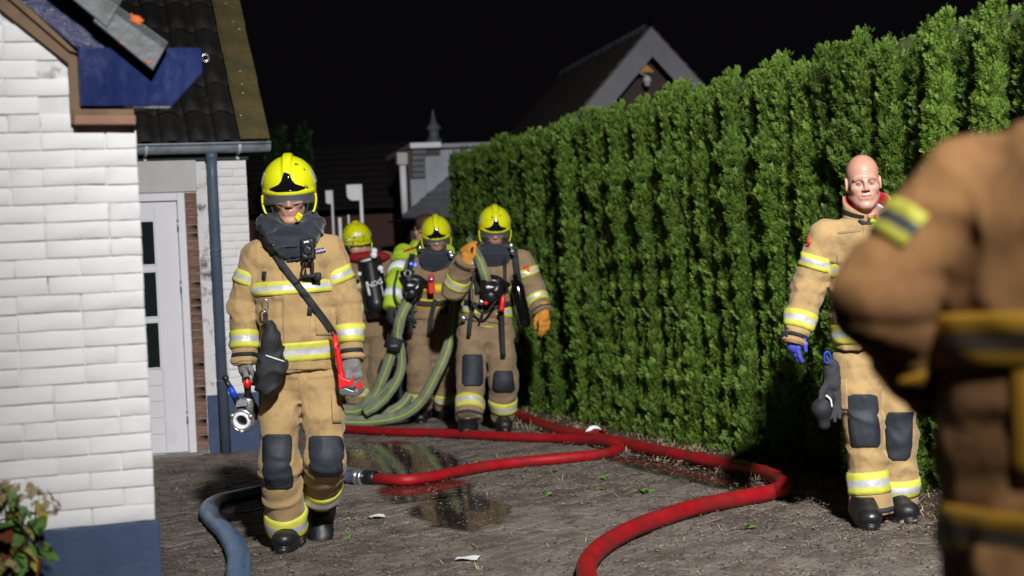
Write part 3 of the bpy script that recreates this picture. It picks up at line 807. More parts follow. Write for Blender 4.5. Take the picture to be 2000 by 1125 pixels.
for j in range(8):
    for i in range(9):
        o = bpy.data.objects.new('roof_tile', rr.choice(ptm)); COL.objects.link(o); o.parent = roofo
        x = XG1 - 0.20 - 0.205 * (i + 1); s_ = j * 0.325 - 0.02
        o.location = (x + rr.gauss(0, .003), -0.03 + s_ * math.cos(PIT), ZG + 0.035 + s_ * math.sin(PIT))
        o.rotation_euler = (PIT + rr.gauss(-0.0, .012), rr.gauss(0, .012), rr.gauss(0, .008))
# broad mossy verge tiles
for j in range(8):
    s_ = j * 0.325 - 0.03
    m = MB(); w = 0.235
    m.box((0, 0, 0), (w, 0.355, 0.022), bev=0.006); m.box((w - 0.022, 0.002, -0.085), (w, 0.352, -0.002), bev=0.005)
    m.box((0, 0.0, 0.018), (0.022, 0.353, 0.036), bev=0.006)
    o = m.build('verge_tile', 'verge_moss', roofo)
    o.location = (XG1 - 0.225 + rr.gauss(0, .002), -0.035 + s_ * math.cos(PIT), ZG + 0.058 + s_ * math.sin(PIT) )
    o.rotation_euler = (PIT - 0.03 + rr.gauss(0, .008), 0, 0)
    for q in range(2):
        l_ = MB()
        if rr.random() < .7:
            x_, y_ = rr.uniform(.03, w - .03), rr.uniform(.02, .33)
            l_.prism([(x_ + .007 * math.cos(t) * rr.uniform(.6, 1.3), y_ + .007 * math.sin(t) * rr.uniform(.6, 1.3)) for t in np.linspace(0, 6.28, 8)[:-1]], 0.024, 0.0215)
            l_.v = [(x, z, y) for x, y, z in l_.v]
            l_.build('lichen', 'bracket_white', o)
# right-hand end wall of the wing
m = MB(); m.box((-0.25, 0.26, -0.2), (-0.004, 5.0, ZE + 0.05)); m.build('end_wall', 'mortar_white', annex)

# ------------------------------------------------------------------ the thuja hedge: one tree after another
def spray_geo(r, s):
    """a flat feathery thuja fan: rib with side twigs of narrow leaf blades; grows along +x, flat in xy"""
    V, Fs = [], []
    def blade(p, d, l, w, z):
        d = nrm(d); n = np.array([-d[1], d[0], 0])
        a = len(V)
        q = p + d * l
        V.extend([p + n * w * .35, p - n * w * .35, p + d * l * .55 - n * w + (0, 0, z * .5), p + d * l * .55 + n * w + (0, 0, z * .5), q + (0, 0, z)])
        Fs.extend([(a, a + 1, a + 2, a + 3), (a + 3, a + 2, a + 4)])
    k = 5
    for i in range(k):
        t = i / k
        p = np.array([s * 0.85 * t, 0, 0.10 * s * math.sin(2 * t)])
        ln = s * (0.55 - 0.33 * t)
        for sg in (1, -1):
            a = sg * (0.75 - 0.2 * t) + r.normal(0, .12)
            blade(p, np.array([math.cos(a), math.sin(a), 0]), ln * r.uniform(.8, 1.15), s * 0.055, r.normal(0, .10) * s)
    blade(np.array([s * .3, 0, 0.05 * s]), np.array([1, r.normal(0, .06), 0]), s * .75, s * .055, r.normal(.05, .08) * s)
    return np.array(V), Fs
_sr = np.random.default_rng(77)
SPR = [spray_geo(_sr, 1.0) for _ in range(10)]
HT = 2.55
def thuja_mesh(sd, height=HT, width=0.50, plumes=2, dens=1.0, size=0.085, name='foliage', mat='thuja', taper=0.0, deep=0.34):
    """crown: upright plumes made of clumps of leaf fans.  Local: x along the hedge, -y towards the drive."""
    r = np.random.default_rng(sd)
    Vs, Fs, Sh = [], [], []
    clumps = []
    for p in range(plumes):
        cx = ((p + .5) / plumes - .5) * width + r.normal(0, .012); cy = -deep * r.uniform(.42, .72)
        R0 = width / plumes * r.uniform(.42, .53); tone = r.normal(0, .13)
        z = 0.04; top = height * r.uniform(.955, .99); ph, ph2, ph3 = r.uniform(0, 6.28, 3)
        while z < top:
            f = z / height
            rad = R0 * (.92 + .14 * math.sin(z * 4.1 + ph3) + .10 * r.normal()) * (1 - taper * f) * (1 if f < .93 else max(.45, 1 - (f - .93) * 8))
            bx = cx * (1 - taper * f * .5) + .022 * math.sin(z * 2.7 + ph); by = cy * (1 - taper * f) + .03 * math.sin(z * 2.1 + ph2)
            clumps.append((bx, by, z, rad, tone + r.uniform(-.10, .10)))
            for _ in range(2):                                        # side lobes
                th = r.uniform(math.pi * 1.05, math.pi * 1.95)
                clumps.append((bx + math.cos(th) * rad * .62, by + math.sin(th) * rad * .62, z + r.uniform(-.04, .05), rad * r.uniform(.40, .58), tone + r.uniform(-.18, .18)))
            z += rad * r.uniform(.55, .85)
        if r.random() < .5: clumps.append((cx, cy, top + .02, R0 * .4, tone + .1))
    if deep > .15:                                                    # upper growth at the back that closes the gaps
        for p in range(plumes + 1):
            z = height * .62; cx = (p / plumes - .5) * width
            while z < height * .955:
                clumps.append((cx + r.normal(0, .02), .02 + r.normal(0, .02), z, .11, -.05)); z += .12
    nv = 0
    for (cx, cy, z, rad, sh0) in clumps:
        n = int(60 * dens * (rad / 0.085) ** 1.7) + 3
        for _ in range(n):
            th = r.uniform(-math.pi, math.pi); e = r.uniform(-.75, .95)
            d = np.array([math.cos(th) * math.sqrt(1 - e * e), math.sin(th) * math.sqrt(1 - e * e), e])
            if d[1] > 0.35 and deep > .15: continue
            out = nrm(d * np.array([1, 1, .45]) + np.array([0, 0, 1.0]) + r.normal(0, .22, 3))
            side = nrm(np.cross(out, (d + r.normal(0, .55, 3))))
            nn = np.cross(out, side)
            s = size * r.uniform(.65, 1.25)
            P, Q = SPR[r.integers(10)]
            pos = np.array([cx, cy, z]) + d * rad * r.uniform(.60, .98) * np.array([1, 1, 1.2]) - out * s * .35
            if pos[2] < 0.01: pos[2] = .01
            Vs.append(pos + s * (P[:, :1] * out + P[:, 1:2] * side + P[:, 2:] * nn))
            Fs += [tuple(a + nv for a in q) for q in Q]; nv += len(P)
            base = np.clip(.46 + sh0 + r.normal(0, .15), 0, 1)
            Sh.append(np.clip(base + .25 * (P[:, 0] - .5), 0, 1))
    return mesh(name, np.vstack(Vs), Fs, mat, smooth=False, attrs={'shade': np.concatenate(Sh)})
def core_mesh(sd, height=HT, width=0.5, deep=0.2):
    r = np.random.default_rng(sd)
    m = MB(); n = 14; V, Fs = [], []
    zs = np.linspace(0.0, height - .10, 12)
    for i, z in enumerate(zs):
        for k in range(n):
            th = 2 * math.pi * k / n
            f = 1 if z < height * .95 else .8
            q = 1 + .14 * r.normal()
            V.append((width * .46 * f * q * math.cos(th), deep * f * q * math.sin(th), z))
    for i in range(len(zs) - 1):
        for k in range(n): Fs.append((i * n + k, i * n + (k + 1) % n, (i + 1) * n + (k + 1) % n, (i + 1) * n + k))
    V.append((0, 0, zs[-1] + .08)); Fs += [((len(zs) - 1) * n + k, (len(zs) - 1) * n + (k + 1) % n, len(V) - 1) for k in range(n)]
    return mesh('inner_twigs', V, Fs, 'hedge_core')
HYAW = math.atan2(HD[1], HD[0])
VARN = 4
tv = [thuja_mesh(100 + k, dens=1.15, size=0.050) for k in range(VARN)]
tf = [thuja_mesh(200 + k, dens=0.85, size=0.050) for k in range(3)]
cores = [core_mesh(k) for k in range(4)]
trm = MB(); trm.tube([(0, 0, -.1), (0.01, 0.0, .8), (0, 0.01, 1.9)], [.05, .04, .02], 8); trunk_me = mesh('trunk', trm.v, trm.f, 'bark')
STEP = 0.485
k0 = -16
place = ['far end of the hedge beside the dark slate roof', ]
hr = random.Random(4)
trees = []
for k in range(k0, 14):
    u = -k * STEP                      # u>0 nearer (HD points to the camera side)
    u = k * STEP * 1.0
    p = H0 + HD * u
    if p[1] > 17.5 or p[1] < 6.2: continue
    d = p[1]
    t = empty('hedge_conifer', (p[0] + hr.gauss(0, .02), p[1] + hr.gauss(0, .02), 0), HYAW + (0 if HN @ np.array([math.sin(HYAW), -math.cos(HYAW), 0]) > 0 else math.pi) + hr.gauss(0, .05))
    t.scale = (1, 1, 1 + hr.gauss(0, .006))
    tag(t, 'clipped green thuja standing in the tall hedge beside the drive', 'tree', 'thujas of the tall clipped hedge')
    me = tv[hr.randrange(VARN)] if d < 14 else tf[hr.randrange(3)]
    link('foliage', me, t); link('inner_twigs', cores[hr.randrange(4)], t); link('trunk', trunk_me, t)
    trees.append(t)
trees.sort(key=lambda o: -o.location.y)
def tree_px(o):
    r = np.array(o.location) - CAM; return CX + F_PX * (r @ _R) / (r @ _F)
for target, lab in ((1700, 'thuja of the hedge directly behind the bald firefighter'), (1480, 'thuja whose foot stands where the thick red hose turns dark'), (1075, 'thuja of the hedge just beyond the lowered orange glove')):
    min(trees, key=lambda o: abs(tree_px(o) - target))['label'] = lab
trees[0]['label'] = 'clipped thuja closing the far end of the hedge, beside the slate roof'
# two dark cypresses behind the wing
dm = [thuja_mesh(300 + k, height=1.0, width=.26, plumes=2, dens=.35, size=.05, taper=.8, deep=.10, mat='thuja_dark') for k in range(2)]
for k, (px, Y, h, lab) in enumerate(((557, 21.0, 3.15, 'dark pointed cypress behind the rear wing, nearer its gutter end'), (600, 20.0, 3.0, 'dark pointed cypress behind the rear wing, further from its gutter end'))):
    b = W(px, 500, Y); t = empty('cypress', (b[0], b[1], 0)); t.scale = (h * 1.0, h * 1.0, h)
    tag(t, lab, 'tree', 'dark cypresses behind the wing')
    link('foliage', dm[k], t); c_ = link('trunk', trunk_me, t); c_.scale = (.4, .4, .3)
    t.rotation_euler.z = k * 2.1

# ------------------------------------------------------------------ neighbours' houses in the dark
NO = W(1257, 480, 27.0); NO[2] = 0
nb_ = empty('neighbour_house', NO, YAW * 0.6)
tag(nb_, 'dark gabled house behind the hedge with pale grey barge boards', 'house')
c6, s6 = math.cos(YAW * .6), math.sin(YAW * .6)
def npx(px, py, off=0.0):
    e = np.array([c6, s6, 0]); n = np.array([s6, -c6, 0])
    r = ray(px, py); t = ((NO - CAM) @ n + off) / (r @ n)
    p = CAM + r * t - NO
    return np.array([p @ e, p[2]])
ap = npx(1257, 62); lb = npx(1090, 262); rb = npx(1360, 175)
sl = (ap[1] - lb[1]) / (ap[0] - lb[0])
srr = (ap[1] - rb[1]) / (rb[0] - ap[0]); srr = max(srr, sl * 0.95)
XL, XRr = ap[0] - 3.4, ap[0] + 3.4
m = MB(); m.prism([(XL, 0), (XRr, 0), (XRr, ap[1] - srr * 3.4 - .2), (ap[0], ap[1] - .2), (XL, ap[1] - sl * 3.4 - .2)], 0, 0.3)
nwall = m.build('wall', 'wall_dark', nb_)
for sg, s0 in ((-1, sl), (1, srr)):
    L0 = 3.6; w = 0.36
    m = MB(); e = (ap[0] + sg * L0, ap[1] - s0 * L0)
    vx = w * 1.25
    m.prism([(ap[0], ap[1]), (ap[0] + sg * 0.001, ap[1] - vx), (e[0], e[1] - vx), e], -0.45, -0.41)
    m.build('barge_board', 'barge_grey', nb_)
    # tiled slope: rows of lapped tiles as thin steps
    m = MB()
    for k in range(26):
        a_, b_ = k * L0 / 26, (k + 1.15) * L0 / 26
        p0 = (ap[0] + sg * a_, ap[1] - s0 * a_ + .03); p1 = (ap[0] + sg * b_, ap[1] - s0 * b_ + .06)
        m.prism([p0, p1, (p1[0], p1[1] - .04), (p0[0], p0[1] - .04)], -0.42, 6.0)
    m.build('roof', 'tile_far', nb_)
for k in range(20):
    m = MB(); m.lathe((ap[0], -0.44 + k * .31, ap[1] + .03), (0, 1, 0), [(0, .06), (.30, .05), (.34, .075)], 10); m.build('ridge_tile', 'slate_dark', nb_, smooth=True)
m = MB(); q = npx(1258, 124, .43); m.prism([(q[0] - .18, q[1] - .13), (q[0] + .18, q[1] - .13), (q[0], q[1] + .05)], -0.36, -0.30); m.build('gable_peak', 'wood_orange', nb_)
q = npx(1262, 157, .3)
m = MB(); m.lathe((q[0], -.36, q[1] + .07), (0, 0, -1), [(0, .02), (.02, .05), (.09, .075), (.10, .05), (.16, .045), (.17, 0)], 12)
m.tube([(q[0] - .10, -.30, q[1] + .30), (q[0] - .10, -.36, q[1] + .10), (q[0], -.36, q[1] + .07)], .012, 6); m.build('outdoor_lamp', 'white_trim', nb_, smooth=True)

# dormer block with flat roof, side pipe and slate slope
DO = W(835, 420, 22.0); DO[2] = 0
dor = empty('flat_roofed_house', DO, YAW * .6)
tag(dor, 'pale clad upper storey with white roof edge and slate lean-to beyond the hedge end', 'house')
def dpx(px, py, off=0.0):
    e = np.array([c6, s6, 0]); n = np.array([s6, -c6, 0])
    r = ray(px, py); t = ((DO - CAM) @ n + off) / (r @ n)
    p = CAM + r * t - DO
    return np.array([p @ e, p[2]])
def dbox(x0, y0, x1, y1, f, b, mat, name, bev=.01):
    p, q = dpx(x0, y1, f), dpx(x1, y0, f)
    m = MB(); m.box((p[0], -f, p[1]), (q[0], -b, q[1]), bev=bev); return m.build(name, mat, dor)
dbox(803, 288, 960, 470, 0.0, -2.5, 'wall_dark', 'wall')
dbox(801, 277, 862, 290, .10, -2.6, 'white_trim', 'roof_edge')
dbox(862.5, 277, 960, 289, .08, -2.6, 'barge_grey', 'roof_edge')
for k in range(5): dbox(806, 292 + k * 11.2, 832, 302 + k * 11.2, .03, .001, 'slate_dark', 'cladding_board', .004)
dbox(832, 304, 864, 378, .03, .001, 'panel_pale', 'cladding_panel')
dbox(805, 349, 831.5, 425, .03, .001, 'panel_pale', 'cladding_panel')
dbox(864.5, 290, 930, 400, .035, .001, 'panel_pale', 'cladding_panel')
dbox(776, 297, 796, 322, .16, -.10, 'bracket_white', 'rainwater_head')
p0, p1 = dpx(786, 320, .08), dpx(791, 418, .08)
m = MB(); m.tube([(p0[0], -.08, p0[1]), (p1[0], -.08, p1[1])], .045, 10); m.build('downpipe', 'white_trim', dor, smooth=True)
# slate lean-to in front: sloping courses
sa, sb, sc_, sd_ = dpx(786, 422, .5), dpx(905, 424, .5), dpx(905, 320, .02), dpx(884, 338, .02)
for k in range(6):
    t0, t1 = k / 6, (k + 1.08) / 6
    L0, R0 = sa + (sd_ - sa) * t0, sb + (sc_ - sb) * t0
    L1, R1 = sa + (sd_ - sa) * min(t1, 1), sb + (sc_ - sb) * min(t1, 1)
    y0, y1 = -.5 + .46 * t0, -.5 + .46 * min(t1, 1)
    m = MB(); up = .02
    m.add([(L0[0], y0 - .01, L0[1] + up), (R0[0], y0 - .01, R0[1] + up), (R1[0], y1, R1[1]), (L1[0], y1, L1[1]),
           (L0[0], y0 + .02, L0[1] - .02), (R0[0], y0 + .02, R0[1] - .02), (R1[0], y1 + .03, R1[1] - .03), (L1[0], y1 + .03, L1[1] - .03)],
          [(0, 1, 2, 3), (7, 6, 5, 4), (0, 4, 5, 1), (3, 2, 6, 7), (0, 3, 7, 4), (1, 5, 6, 2)])
    m.build('slate_course', 'slate_dark', dor)
dbox(770, 424, 905, 431, .52, -.3, 'strap_black', 'eave_board')
# roof vent with pointed cap
q = dpx(848, 272, -.8)
m = MB(); m.lathe((q[0], .8, q[1] - .05), (0, 0, 1), [(0, .11), (.05, .11), (.06, .075), (.17, .065), (.18, .10), (.21, .10), (.27, .045), (.42, .015), (.46, 0)], 12); m.build('roof_vent', 'tile_grey', dor, smooth=True)

# dark brick bungalow behind the drive
BO = W(700, 480, 23.5); BO[2] = 0
bun = empty('brick_bungalow', BO, 0.0); tag(bun, 'dark brick bungalow with low tiled roof in the dark behind the crew', 'house')
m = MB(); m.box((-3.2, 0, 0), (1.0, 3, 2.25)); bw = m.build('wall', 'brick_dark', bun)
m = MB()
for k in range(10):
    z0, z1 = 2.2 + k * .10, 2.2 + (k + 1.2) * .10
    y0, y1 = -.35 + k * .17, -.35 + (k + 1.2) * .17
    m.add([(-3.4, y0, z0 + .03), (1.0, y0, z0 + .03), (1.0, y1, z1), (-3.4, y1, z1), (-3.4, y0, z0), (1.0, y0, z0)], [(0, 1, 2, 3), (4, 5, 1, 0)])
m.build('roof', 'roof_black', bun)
# white posts with quarter-round brackets, and thin railings, in front of the bungalow
def post(px, ytop, ybot, wpx, Y, lab, brk=None):
    a_ = W(px, ytop, Y); s = F_PX / Y
    w = wpx / s
    t = empty('porch_post', (a_[0], Y, 0)); tag(t, lab, 'post', 'white posts by the bungalow')
    m = MB(); m.box((-w / 2, -.04, 0), (w / 2, .04, a_[2]), bev=.004); m.build('shaft', 'white_trim', t)
    if brk:
        bw_, bh = brk[0] / s, brk[1] / s; rr_ = min(bw_, bh) * .45
        pl = [(-w / 2 - .001, a_[2]), (-bw_, a_[2]), (-bw_, a_[2] - bh + rr_)]
        pl += [(-bw_ + rr_ - rr_ * math.cos(t_), a_[2] - bh + rr_ - rr_ * math.sin(t_)) for t_ in np.linspace(.2, math.pi / 2, 6)]
        pl += [(-w / 2 - .001, a_[2] - bh)]
        m = MB(); m.prism(pl, -.03, .03); m.build('bracket', 'white_trim', t)
post(704, 360, 450, 6, 20.0, 'white post carrying a large curved bracket beside the bent helmet', (27, 31))
post(648, 372, 420, 4, 20.5, 'white post carrying a small curved bracket beside the front helmet', (12, 26))
post(664, 425, 470, 6, 19.5, 'short thick white post between the two bracket posts')
post(681, 420, 470, 3.5, 19.5, 'thin white post next to the large bracket post')
# ------------------------------------------------------------------ signed-distance modelling for people and gear
_kr = np.random.default_rng(42)
_KD = [nrm(_kr.normal(size=3)) * _kr.uniform(.75, 1.3) for _ in range(24)]
_KP = _kr.uniform(0, 6.28, 24)
def noise(P, f, o=0, n=6):
    s = 0
    for i in range(n):
        s = s + np.sin(P @ (_KD[(i + o) % 24] * f) + _KP[(i + 3 * o) % 24])
    return s / math.sqrt(n)

def smin(a, b, k):
    h = np.clip(0.5 + 0.5 * (b - a) / k, 0, 1)
    return b * (1 - h) + a * h - k * h * (1 - h)

def smax(a, b, k): return -smin(-a, -b, k)

def cap(P, a, b, ra, rb=None):
    rb = ra if rb is None else rb
    a = np.asarray(a, float); b = np.asarray(b, float); ab = b - a
    t = np.clip(((P - a) @ ab) / (ab @ ab + 1e-12), 0, 1)
    return np.linalg.norm(P - a - t[:, None] * ab, axis=1) - (ra + t * (rb - ra))

def chain(P, pts, rs, k=0.02):
    d = None
    for i in range(len(pts) - 1):
        c = cap(P, pts[i], pts[i + 1], rs[i], rs[i + 1])
        d = c if d is None else smin(d, c, k)
    return d

def ell(P, c, r, R=None):
    q = P - np.asarray(c)
    if R is not None: q = q @ R
    r = np.asarray(r, float)
    k0 = np.linalg.norm(q / r, axis=1); k1 = np.linalg.norm(q / (r * r), axis=1)
    return k0 * (k0 - 1.0) / np.maximum(k1, 1e-6)

def rbox(P, c, h, r, R=None):
    q = P - np.asarray(c)
    if R is not None: q = q @ R
    q = np.abs(q) - (np.asarray(h) - r)
    return np.linalg.norm(np.maximum(q, 0), axis=1) + np.minimum(q.max(1), 0) - r

def loft(P, base, up, side, front, st, ex=2.3):
    """elliptical sections: st rows = (height, half width, half depth, forward shift)"""
    st = np.asarray(st, float)
    q = P - base
    z = q @ up; x = q @ side; y = q @ front
    rx = np.interp(z, st[:, 0], st[:, 1]); ry = np.interp(z, st[:, 0], st[:, 2]); cy = np.interp(z, st[:, 0], st[:, 3])
    e = (np.abs(x / rx) ** ex + np.abs((y - cy) / ry) ** ex) ** (1 / ex)
    d = (e - 1) * np.minimum(rx, ry)
    return smax(d, np.maximum(st[0, 0] - z, z - st[-1, 0]), 0.012)

def surfnet(f, lo, hi, h):
    lo = np.asarray(lo, float); hi = np.asarray(hi, float)
    n = np.ceil((hi - lo) / h).astype(int) + 1
    def ev(P):
        out = np.empty(len(P))
        for i in range(0, len(P), 300000): out[i:i + 300000] = f(P[i:i + 300000])
        return out
    c = 4
    nc = np.ceil(n / c).astype(int) + 1
    ax = [lo[a] + np.arange(nc[a]) * c * h for a in range(3)]
    Vc = ev(np.stack(np.meshgrid(*ax, indexing='ij'), -1).reshape(-1, 3)).reshape(nc)
    ix = [np.clip(np.round(np.arange(n[a]) / c).astype(int), 0, nc[a] - 1) for a in range(3)]
    V = Vc[ix[0]][:, ix[1]][:, :, ix[2]].copy()
    mask = np.abs(V) < h * c * 1.1 + 0.016
    ii = np.argwhere(mask)
    V[mask] = ev(lo + ii * h)
    S = V < 0
    cs = n - 1
    acc = np.zeros((*cs, 3)); cnt = np.zeros(cs, int)
    edges = []
    for a in range(3):
        s0 = [slice(None)] * 3; s1 = [slice(None)] * 3
        s0[a] = slice(0, -1); s1[a] = slice(1, None)
        A, B = V[tuple(s0)], V[tuple(s1)]
        cr = (A < 0) != (B < 0)
        I = np.argwhere(cr)
        va, vb = A[cr], B[cr]
        t = va / (va - vb)
        pos = I.astype(float); pos[:, a] += t
        b, d = [q for q in range(3) if q != a]
        for db in (0, -1):
            for dd in (0, -1):
                J = I.copy(); J[:, b] += db; J[:, d] += dd
                ok = (J[:, b] >= 0) & (J[:, d] >= 0) & (J[:, b] < cs[b]) & (J[:, d] < cs[d])
                np.add.at(acc, tuple(J[ok].T), pos[ok]); np.add.at(cnt, tuple(J[ok].T), 1)
        edges.append((a, b, d, I, va < 0))
    act = cnt > 0
    vid = np.full(cs, -1); vid[act] = np.arange(act.sum())
    VV = lo + h * acc[act] / cnt[act][:, None]
    Q = []
    for a, b, d, I, ins in edges:
        ok = (I[:, b] > 0) & (I[:, d] > 0) & (I[:, b] < cs[b]) & (I[:, d] < cs[d])
        I, ins = I[ok], ins[ok]
        J = lambda db, dd: vid[tuple((I + np.eye(3, dtype=int)[b] * db + np.eye(3, dtype=int)[d] * dd).T)]
        q = np.stack([J(-1, -1), J(0, -1), J(0, 0), J(-1, 0)], 1)
        fl = ins if a != 1 else ~ins
        q[~fl] = q[~fl][:, ::-1]
        Q.append(q)
    Q = np.vstack(Q)
    Q = Q[(Q >= 0).all(1)]
    for _ in range(2):
        g = grad(f, VV); v = f(VV)
        VV = VV - np.clip(v, -h * .6, h * .6)[:, None] * g / np.maximum((g * g).sum(1), .05)[:, None]
    return VV, Q

def grad(f, P, e=0.002):
    g = np.empty_like(P)
    for a in range(3):
        d = np.zeros(3); d[a] = e
        g[:, a] = (f(P + d) - f(P - d)) / (2 * e)
    return g

def march(f, O, D, t0=0.0, tmax=1.5, off=0.0, it=60):
    """first point along O + tD where f = off; also a hit mask"""
    t = np.full(len(O), t0, float); hit = np.zeros(len(O), bool)
    for _ in range(it):
        act = ~hit & (t < tmax)
        if not act.any(): break
        v = f(O[act] + D[act] * t[act][:, None]) - off
        t[act] += np.maximum(v * 0.75, 0.0004)
        h = np.zeros(len(O), bool); h[act] = v < 0.0012
        hit |= h
    return O + D * t[:, None], hit

def grid_faces(nu, nv, closed=False):
    Fs = []
    for i in range(nv - 1):
        for k in range(nu if closed else nu - 1):
            q = (k + 1) % nu
            Fs.append((i * nu + k, i * nu + q, (i + 1) * nu + q, (i + 1) * nu + k))
    return Fs

# ------------------------------------------------------------------ people
def head_frame(c, yaw=0, pitch=0, roll=0, s=1.0):
    R = np.array(Matrix.Rotation(yaw, 3, 'Z') @ Matrix.Rotation(pitch, 3, 'X') @ Matrix.Rotation(roll, 3, 'Y'))
    return np.asarray(c, float), R, s

def head_sdf(hf, jaw=1.0, open_mouth=0.0, ears=True, lines=0):
    c, R, s = hf
    def f(P):
        q = ((P - c) @ R) / s
        qa = q.copy(); qa[:, 0] = np.abs(qa[:, 0])
        d = ell(q, (0, .012, .046), (.077, .096, .089))
        d = smin(d, ell(q, (0, -.030, -.045), (.058 * jaw, .058, .082)), .035)
        d = smin(d, cap(qa, (.052 * jaw, .000, -.062), (.018, -.066, -.108), .017, .014), .030)   # jaw line
        d = smin(d, ell(q, (0, -.072, -.108), (.024, .020, .018)), .018)                          # chin
        d = smin(d, ell(qa, (.043, -.058, -.026), (.024, .024, .020)), .022)                      # cheek
        d = smin(d, cap(qa, (.010, -.088, .014), (.046, -.072, .019), .0105, .010), .014)          # brow
        d = smax(d, -ell(qa, (.031, -.1005, -.004), (.021, .020, .011)), .014)                     # socket
        d = smin(d, cap(q, (0, -.086, .010), (0, -.108, -.030), .0075, .0105), .012)              # nose
        d = smin(d, ell(qa, (.0125, -.099, -.034), (.0085, .010, .0075)), .006)
        d = smax(d, -ell(qa, (.0065, -.105, -.0425), (.0042, .006, .004)), .003)                  # nostrils
        d = smin(d, ell(q, (0, -.079, -.066), (.032, .015, .022)), .014)                          # muzzle
        d = smin(d, cap(qa, (0, -.0935, -.0615), (.026, -.083, -.0650), .0040, .0022), .006)
        d = smin(d, cap(qa, (0, -.0925, -.0735), (.021, -.084, -.0715), .0045, .0026), .006)
        d = smax(d, -cap(qa, (0, -.0985, -.0672), (.026, -.086, -.0675), .0014 + open_mouth, .0010 + open_mouth * .4), .003)
        d = smax(d, -cap(qa, (.022, -.098, -.050), (.036, -.088, -.074), .0035), .008)            # cheek fold
        d = d + .0009 * np.sin(q[:, 2] * 520 + 3 * np.sin(q[:, 0] * 30)) * np.exp(-(((q[:, 2] - .052) / .018) ** 2)) * (q[:, 1] < -.03) * lines
        d = smax(d, -cap(qa, (.004, -.104, .012), (.006, -.100, .026), .0016), .004) if lines else d
        d = smax(d, -cap(qa, (.020, -.090, -.020), (.040, -.080, -.024), .0018), .006) if lines else d
        if ears:
            e = ell(qa, (.081, .012, -.004), (.010, .019, .033))
            e = smax(e, -ell(qa, (.091, .008, -.002), (.008, .011, .021)), .005)
            d = smin(d, e, .008)
        return d * s * .9
    return f

def skin_tint(hf, V, base=(.50, .285, .205), bald=False):
    c, R, s = hf
    q = ((V - c) @ R) / s
    x = np.abs(q[:, 0]); y = q[:, 1]; z = q[:, 2]
    col = np.tile(np.array(base), (len(V), 1))
    def mixin(w, t):
        nonlocal col
        w = np.clip(w, 0, 1)[:, None]; col = col * (1 - w) + np.array(t) * w
    sm = lambda a, b, v: np.clip((v - a) / (b - a), 0, 1)
    red = np.exp(-(((x - .045) / .022) ** 2 + ((z + .028) / .022) ** 2)) * (y < -.02)
    mixin(red * .45, (.50, .20, .15))
    mixin(np.exp(-((x / .016) ** 2 + ((z + .032) / .016) ** 2)) * (y < -.08) * .5, (.50, .19, .15))
    lip = np.exp(-((x / .027) ** 4 + ((z + .0675) / .0085) ** 4)) * (y < -.07)
    mixin(lip * .8, (.36, .125, .105))
    if bald:
        mixin(sm(.02, .10, z) * .45, (.50, .20, .13))                       # sun-reddened scalp
        mixin(sm(-.01, .03, y) * sm(.11, .07, z) * sm(-.03, 0, z) * .75 * (x < .078), (.24, .20, .18))  # shaved stubble
        mixin(np.exp(-(((x) / .05) ** 4 + ((z + .09) / .03) ** 4)) * (y < -.03) * .18, (.30, .22, .19))
    brow = np.exp(-((z - .0185 - .10 * (x - .03) * (1 if bald else .3)) / .0055) ** 2) * (x > .012) * (x < .050) * (y < -.05)
    mixin(brow * (.65 if bald else .8), (.16, .095, .06))
    mixin(np.exp(-(((x - .031) / .022) ** 4 + ((z + .003) / .010) ** 4)) * (y < -.07) * .45, (.28, .13, .10))
    ear = sm(.078, .084, x)
    mixin(ear * .35, (.50, .20, .15))
    return col

def hand_prims(wr, fd, side, pn, curl=(.5, .5, .5, .5), thumb=.5, s=1.0, spread=.05):
    """capsules of a hand: wr wrist, fd finger direction, side towards the thumb, pn palm normal"""
    fd, side = nrm(fd), np.asarray(side, float)
    side = nrm(side - fd * (side @ fd)); pn = np.asarray(pn, float)
    pn = nrm(pn - fd * (pn @ fd) - side * (pn @ side))
    pr = []
    for i, (o, L, c) in enumerate(zip((.030, .010, -.010, -.029), (.083, .092, .086, .067), curl)):
        k0 = wr + fd * (.090 - .004 * abs(i - 1)) * s + side * o * s
        pr.append(('p', wr + side * o * .55 * s, k0, .016 * s, .0145 * s))
        d = nrm(fd + side * (o * spread * 20))
        p = k0
        for j, (fr, r) in enumerate(((.47, .0120), (.31, .0112), (.22, .0100))):
            a = c * (1.0 if j == 0 else 1.15)
            d = nrm(d * math.cos(a) + pn * math.sin(a)) if True else d
            # rotate about the side axis so that each joint bends further
            e = p + d * L * fr * s
            pr.append((i, p, e, r * s, (r - .0008) * s))
            p = e
    t0 = wr + fd * .018 * s + side * .026 * s + pn * .008 * s
    t1 = t0 + nrm(fd * .75 + side * .62 + pn * .35 * thumb) * .045 * s
    t2 = t1 + nrm(fd * .9 + side * (.35 - .5 * thumb) + pn * .6 * thumb) * .034 * s
    t3 = t2 + nrm(fd * 1.0 + side * (.15 - .6 * thumb) + pn * .6 * thumb) * .027 * s
    pr += [(9, t0, t1, .0165 * s, .0135 * s), (9, t1, t2, .0130 * s, .0118 * s), (9, t2, t3, .0118 * s, .0095 * s)]
    return pr

def hand_sdf(pr, cuff=None):
    def f(P):
        d = None; fing = {}
        for (i, a, b, ra, rb) in pr:
            c = cap(P, a, b, ra, rb)
            if i == 'p': d = c if d is None else smin(d, c, .012)
            else: fing[i] = c if i not in fing else smin(fing[i], c, .005)
        for i, c in fing.items(): d = smin(d, c, .012 if i == 9 else .006)
        if cuff is not None: d = smin(d, cap(P, *cuff), .012)
        return d + .0009 * noise(P, 260, 5)
    return f

def bounds(pts, pad):
    p = np.asarray(pts, float)
    return p.min(0) - pad, p.max(0) + pad

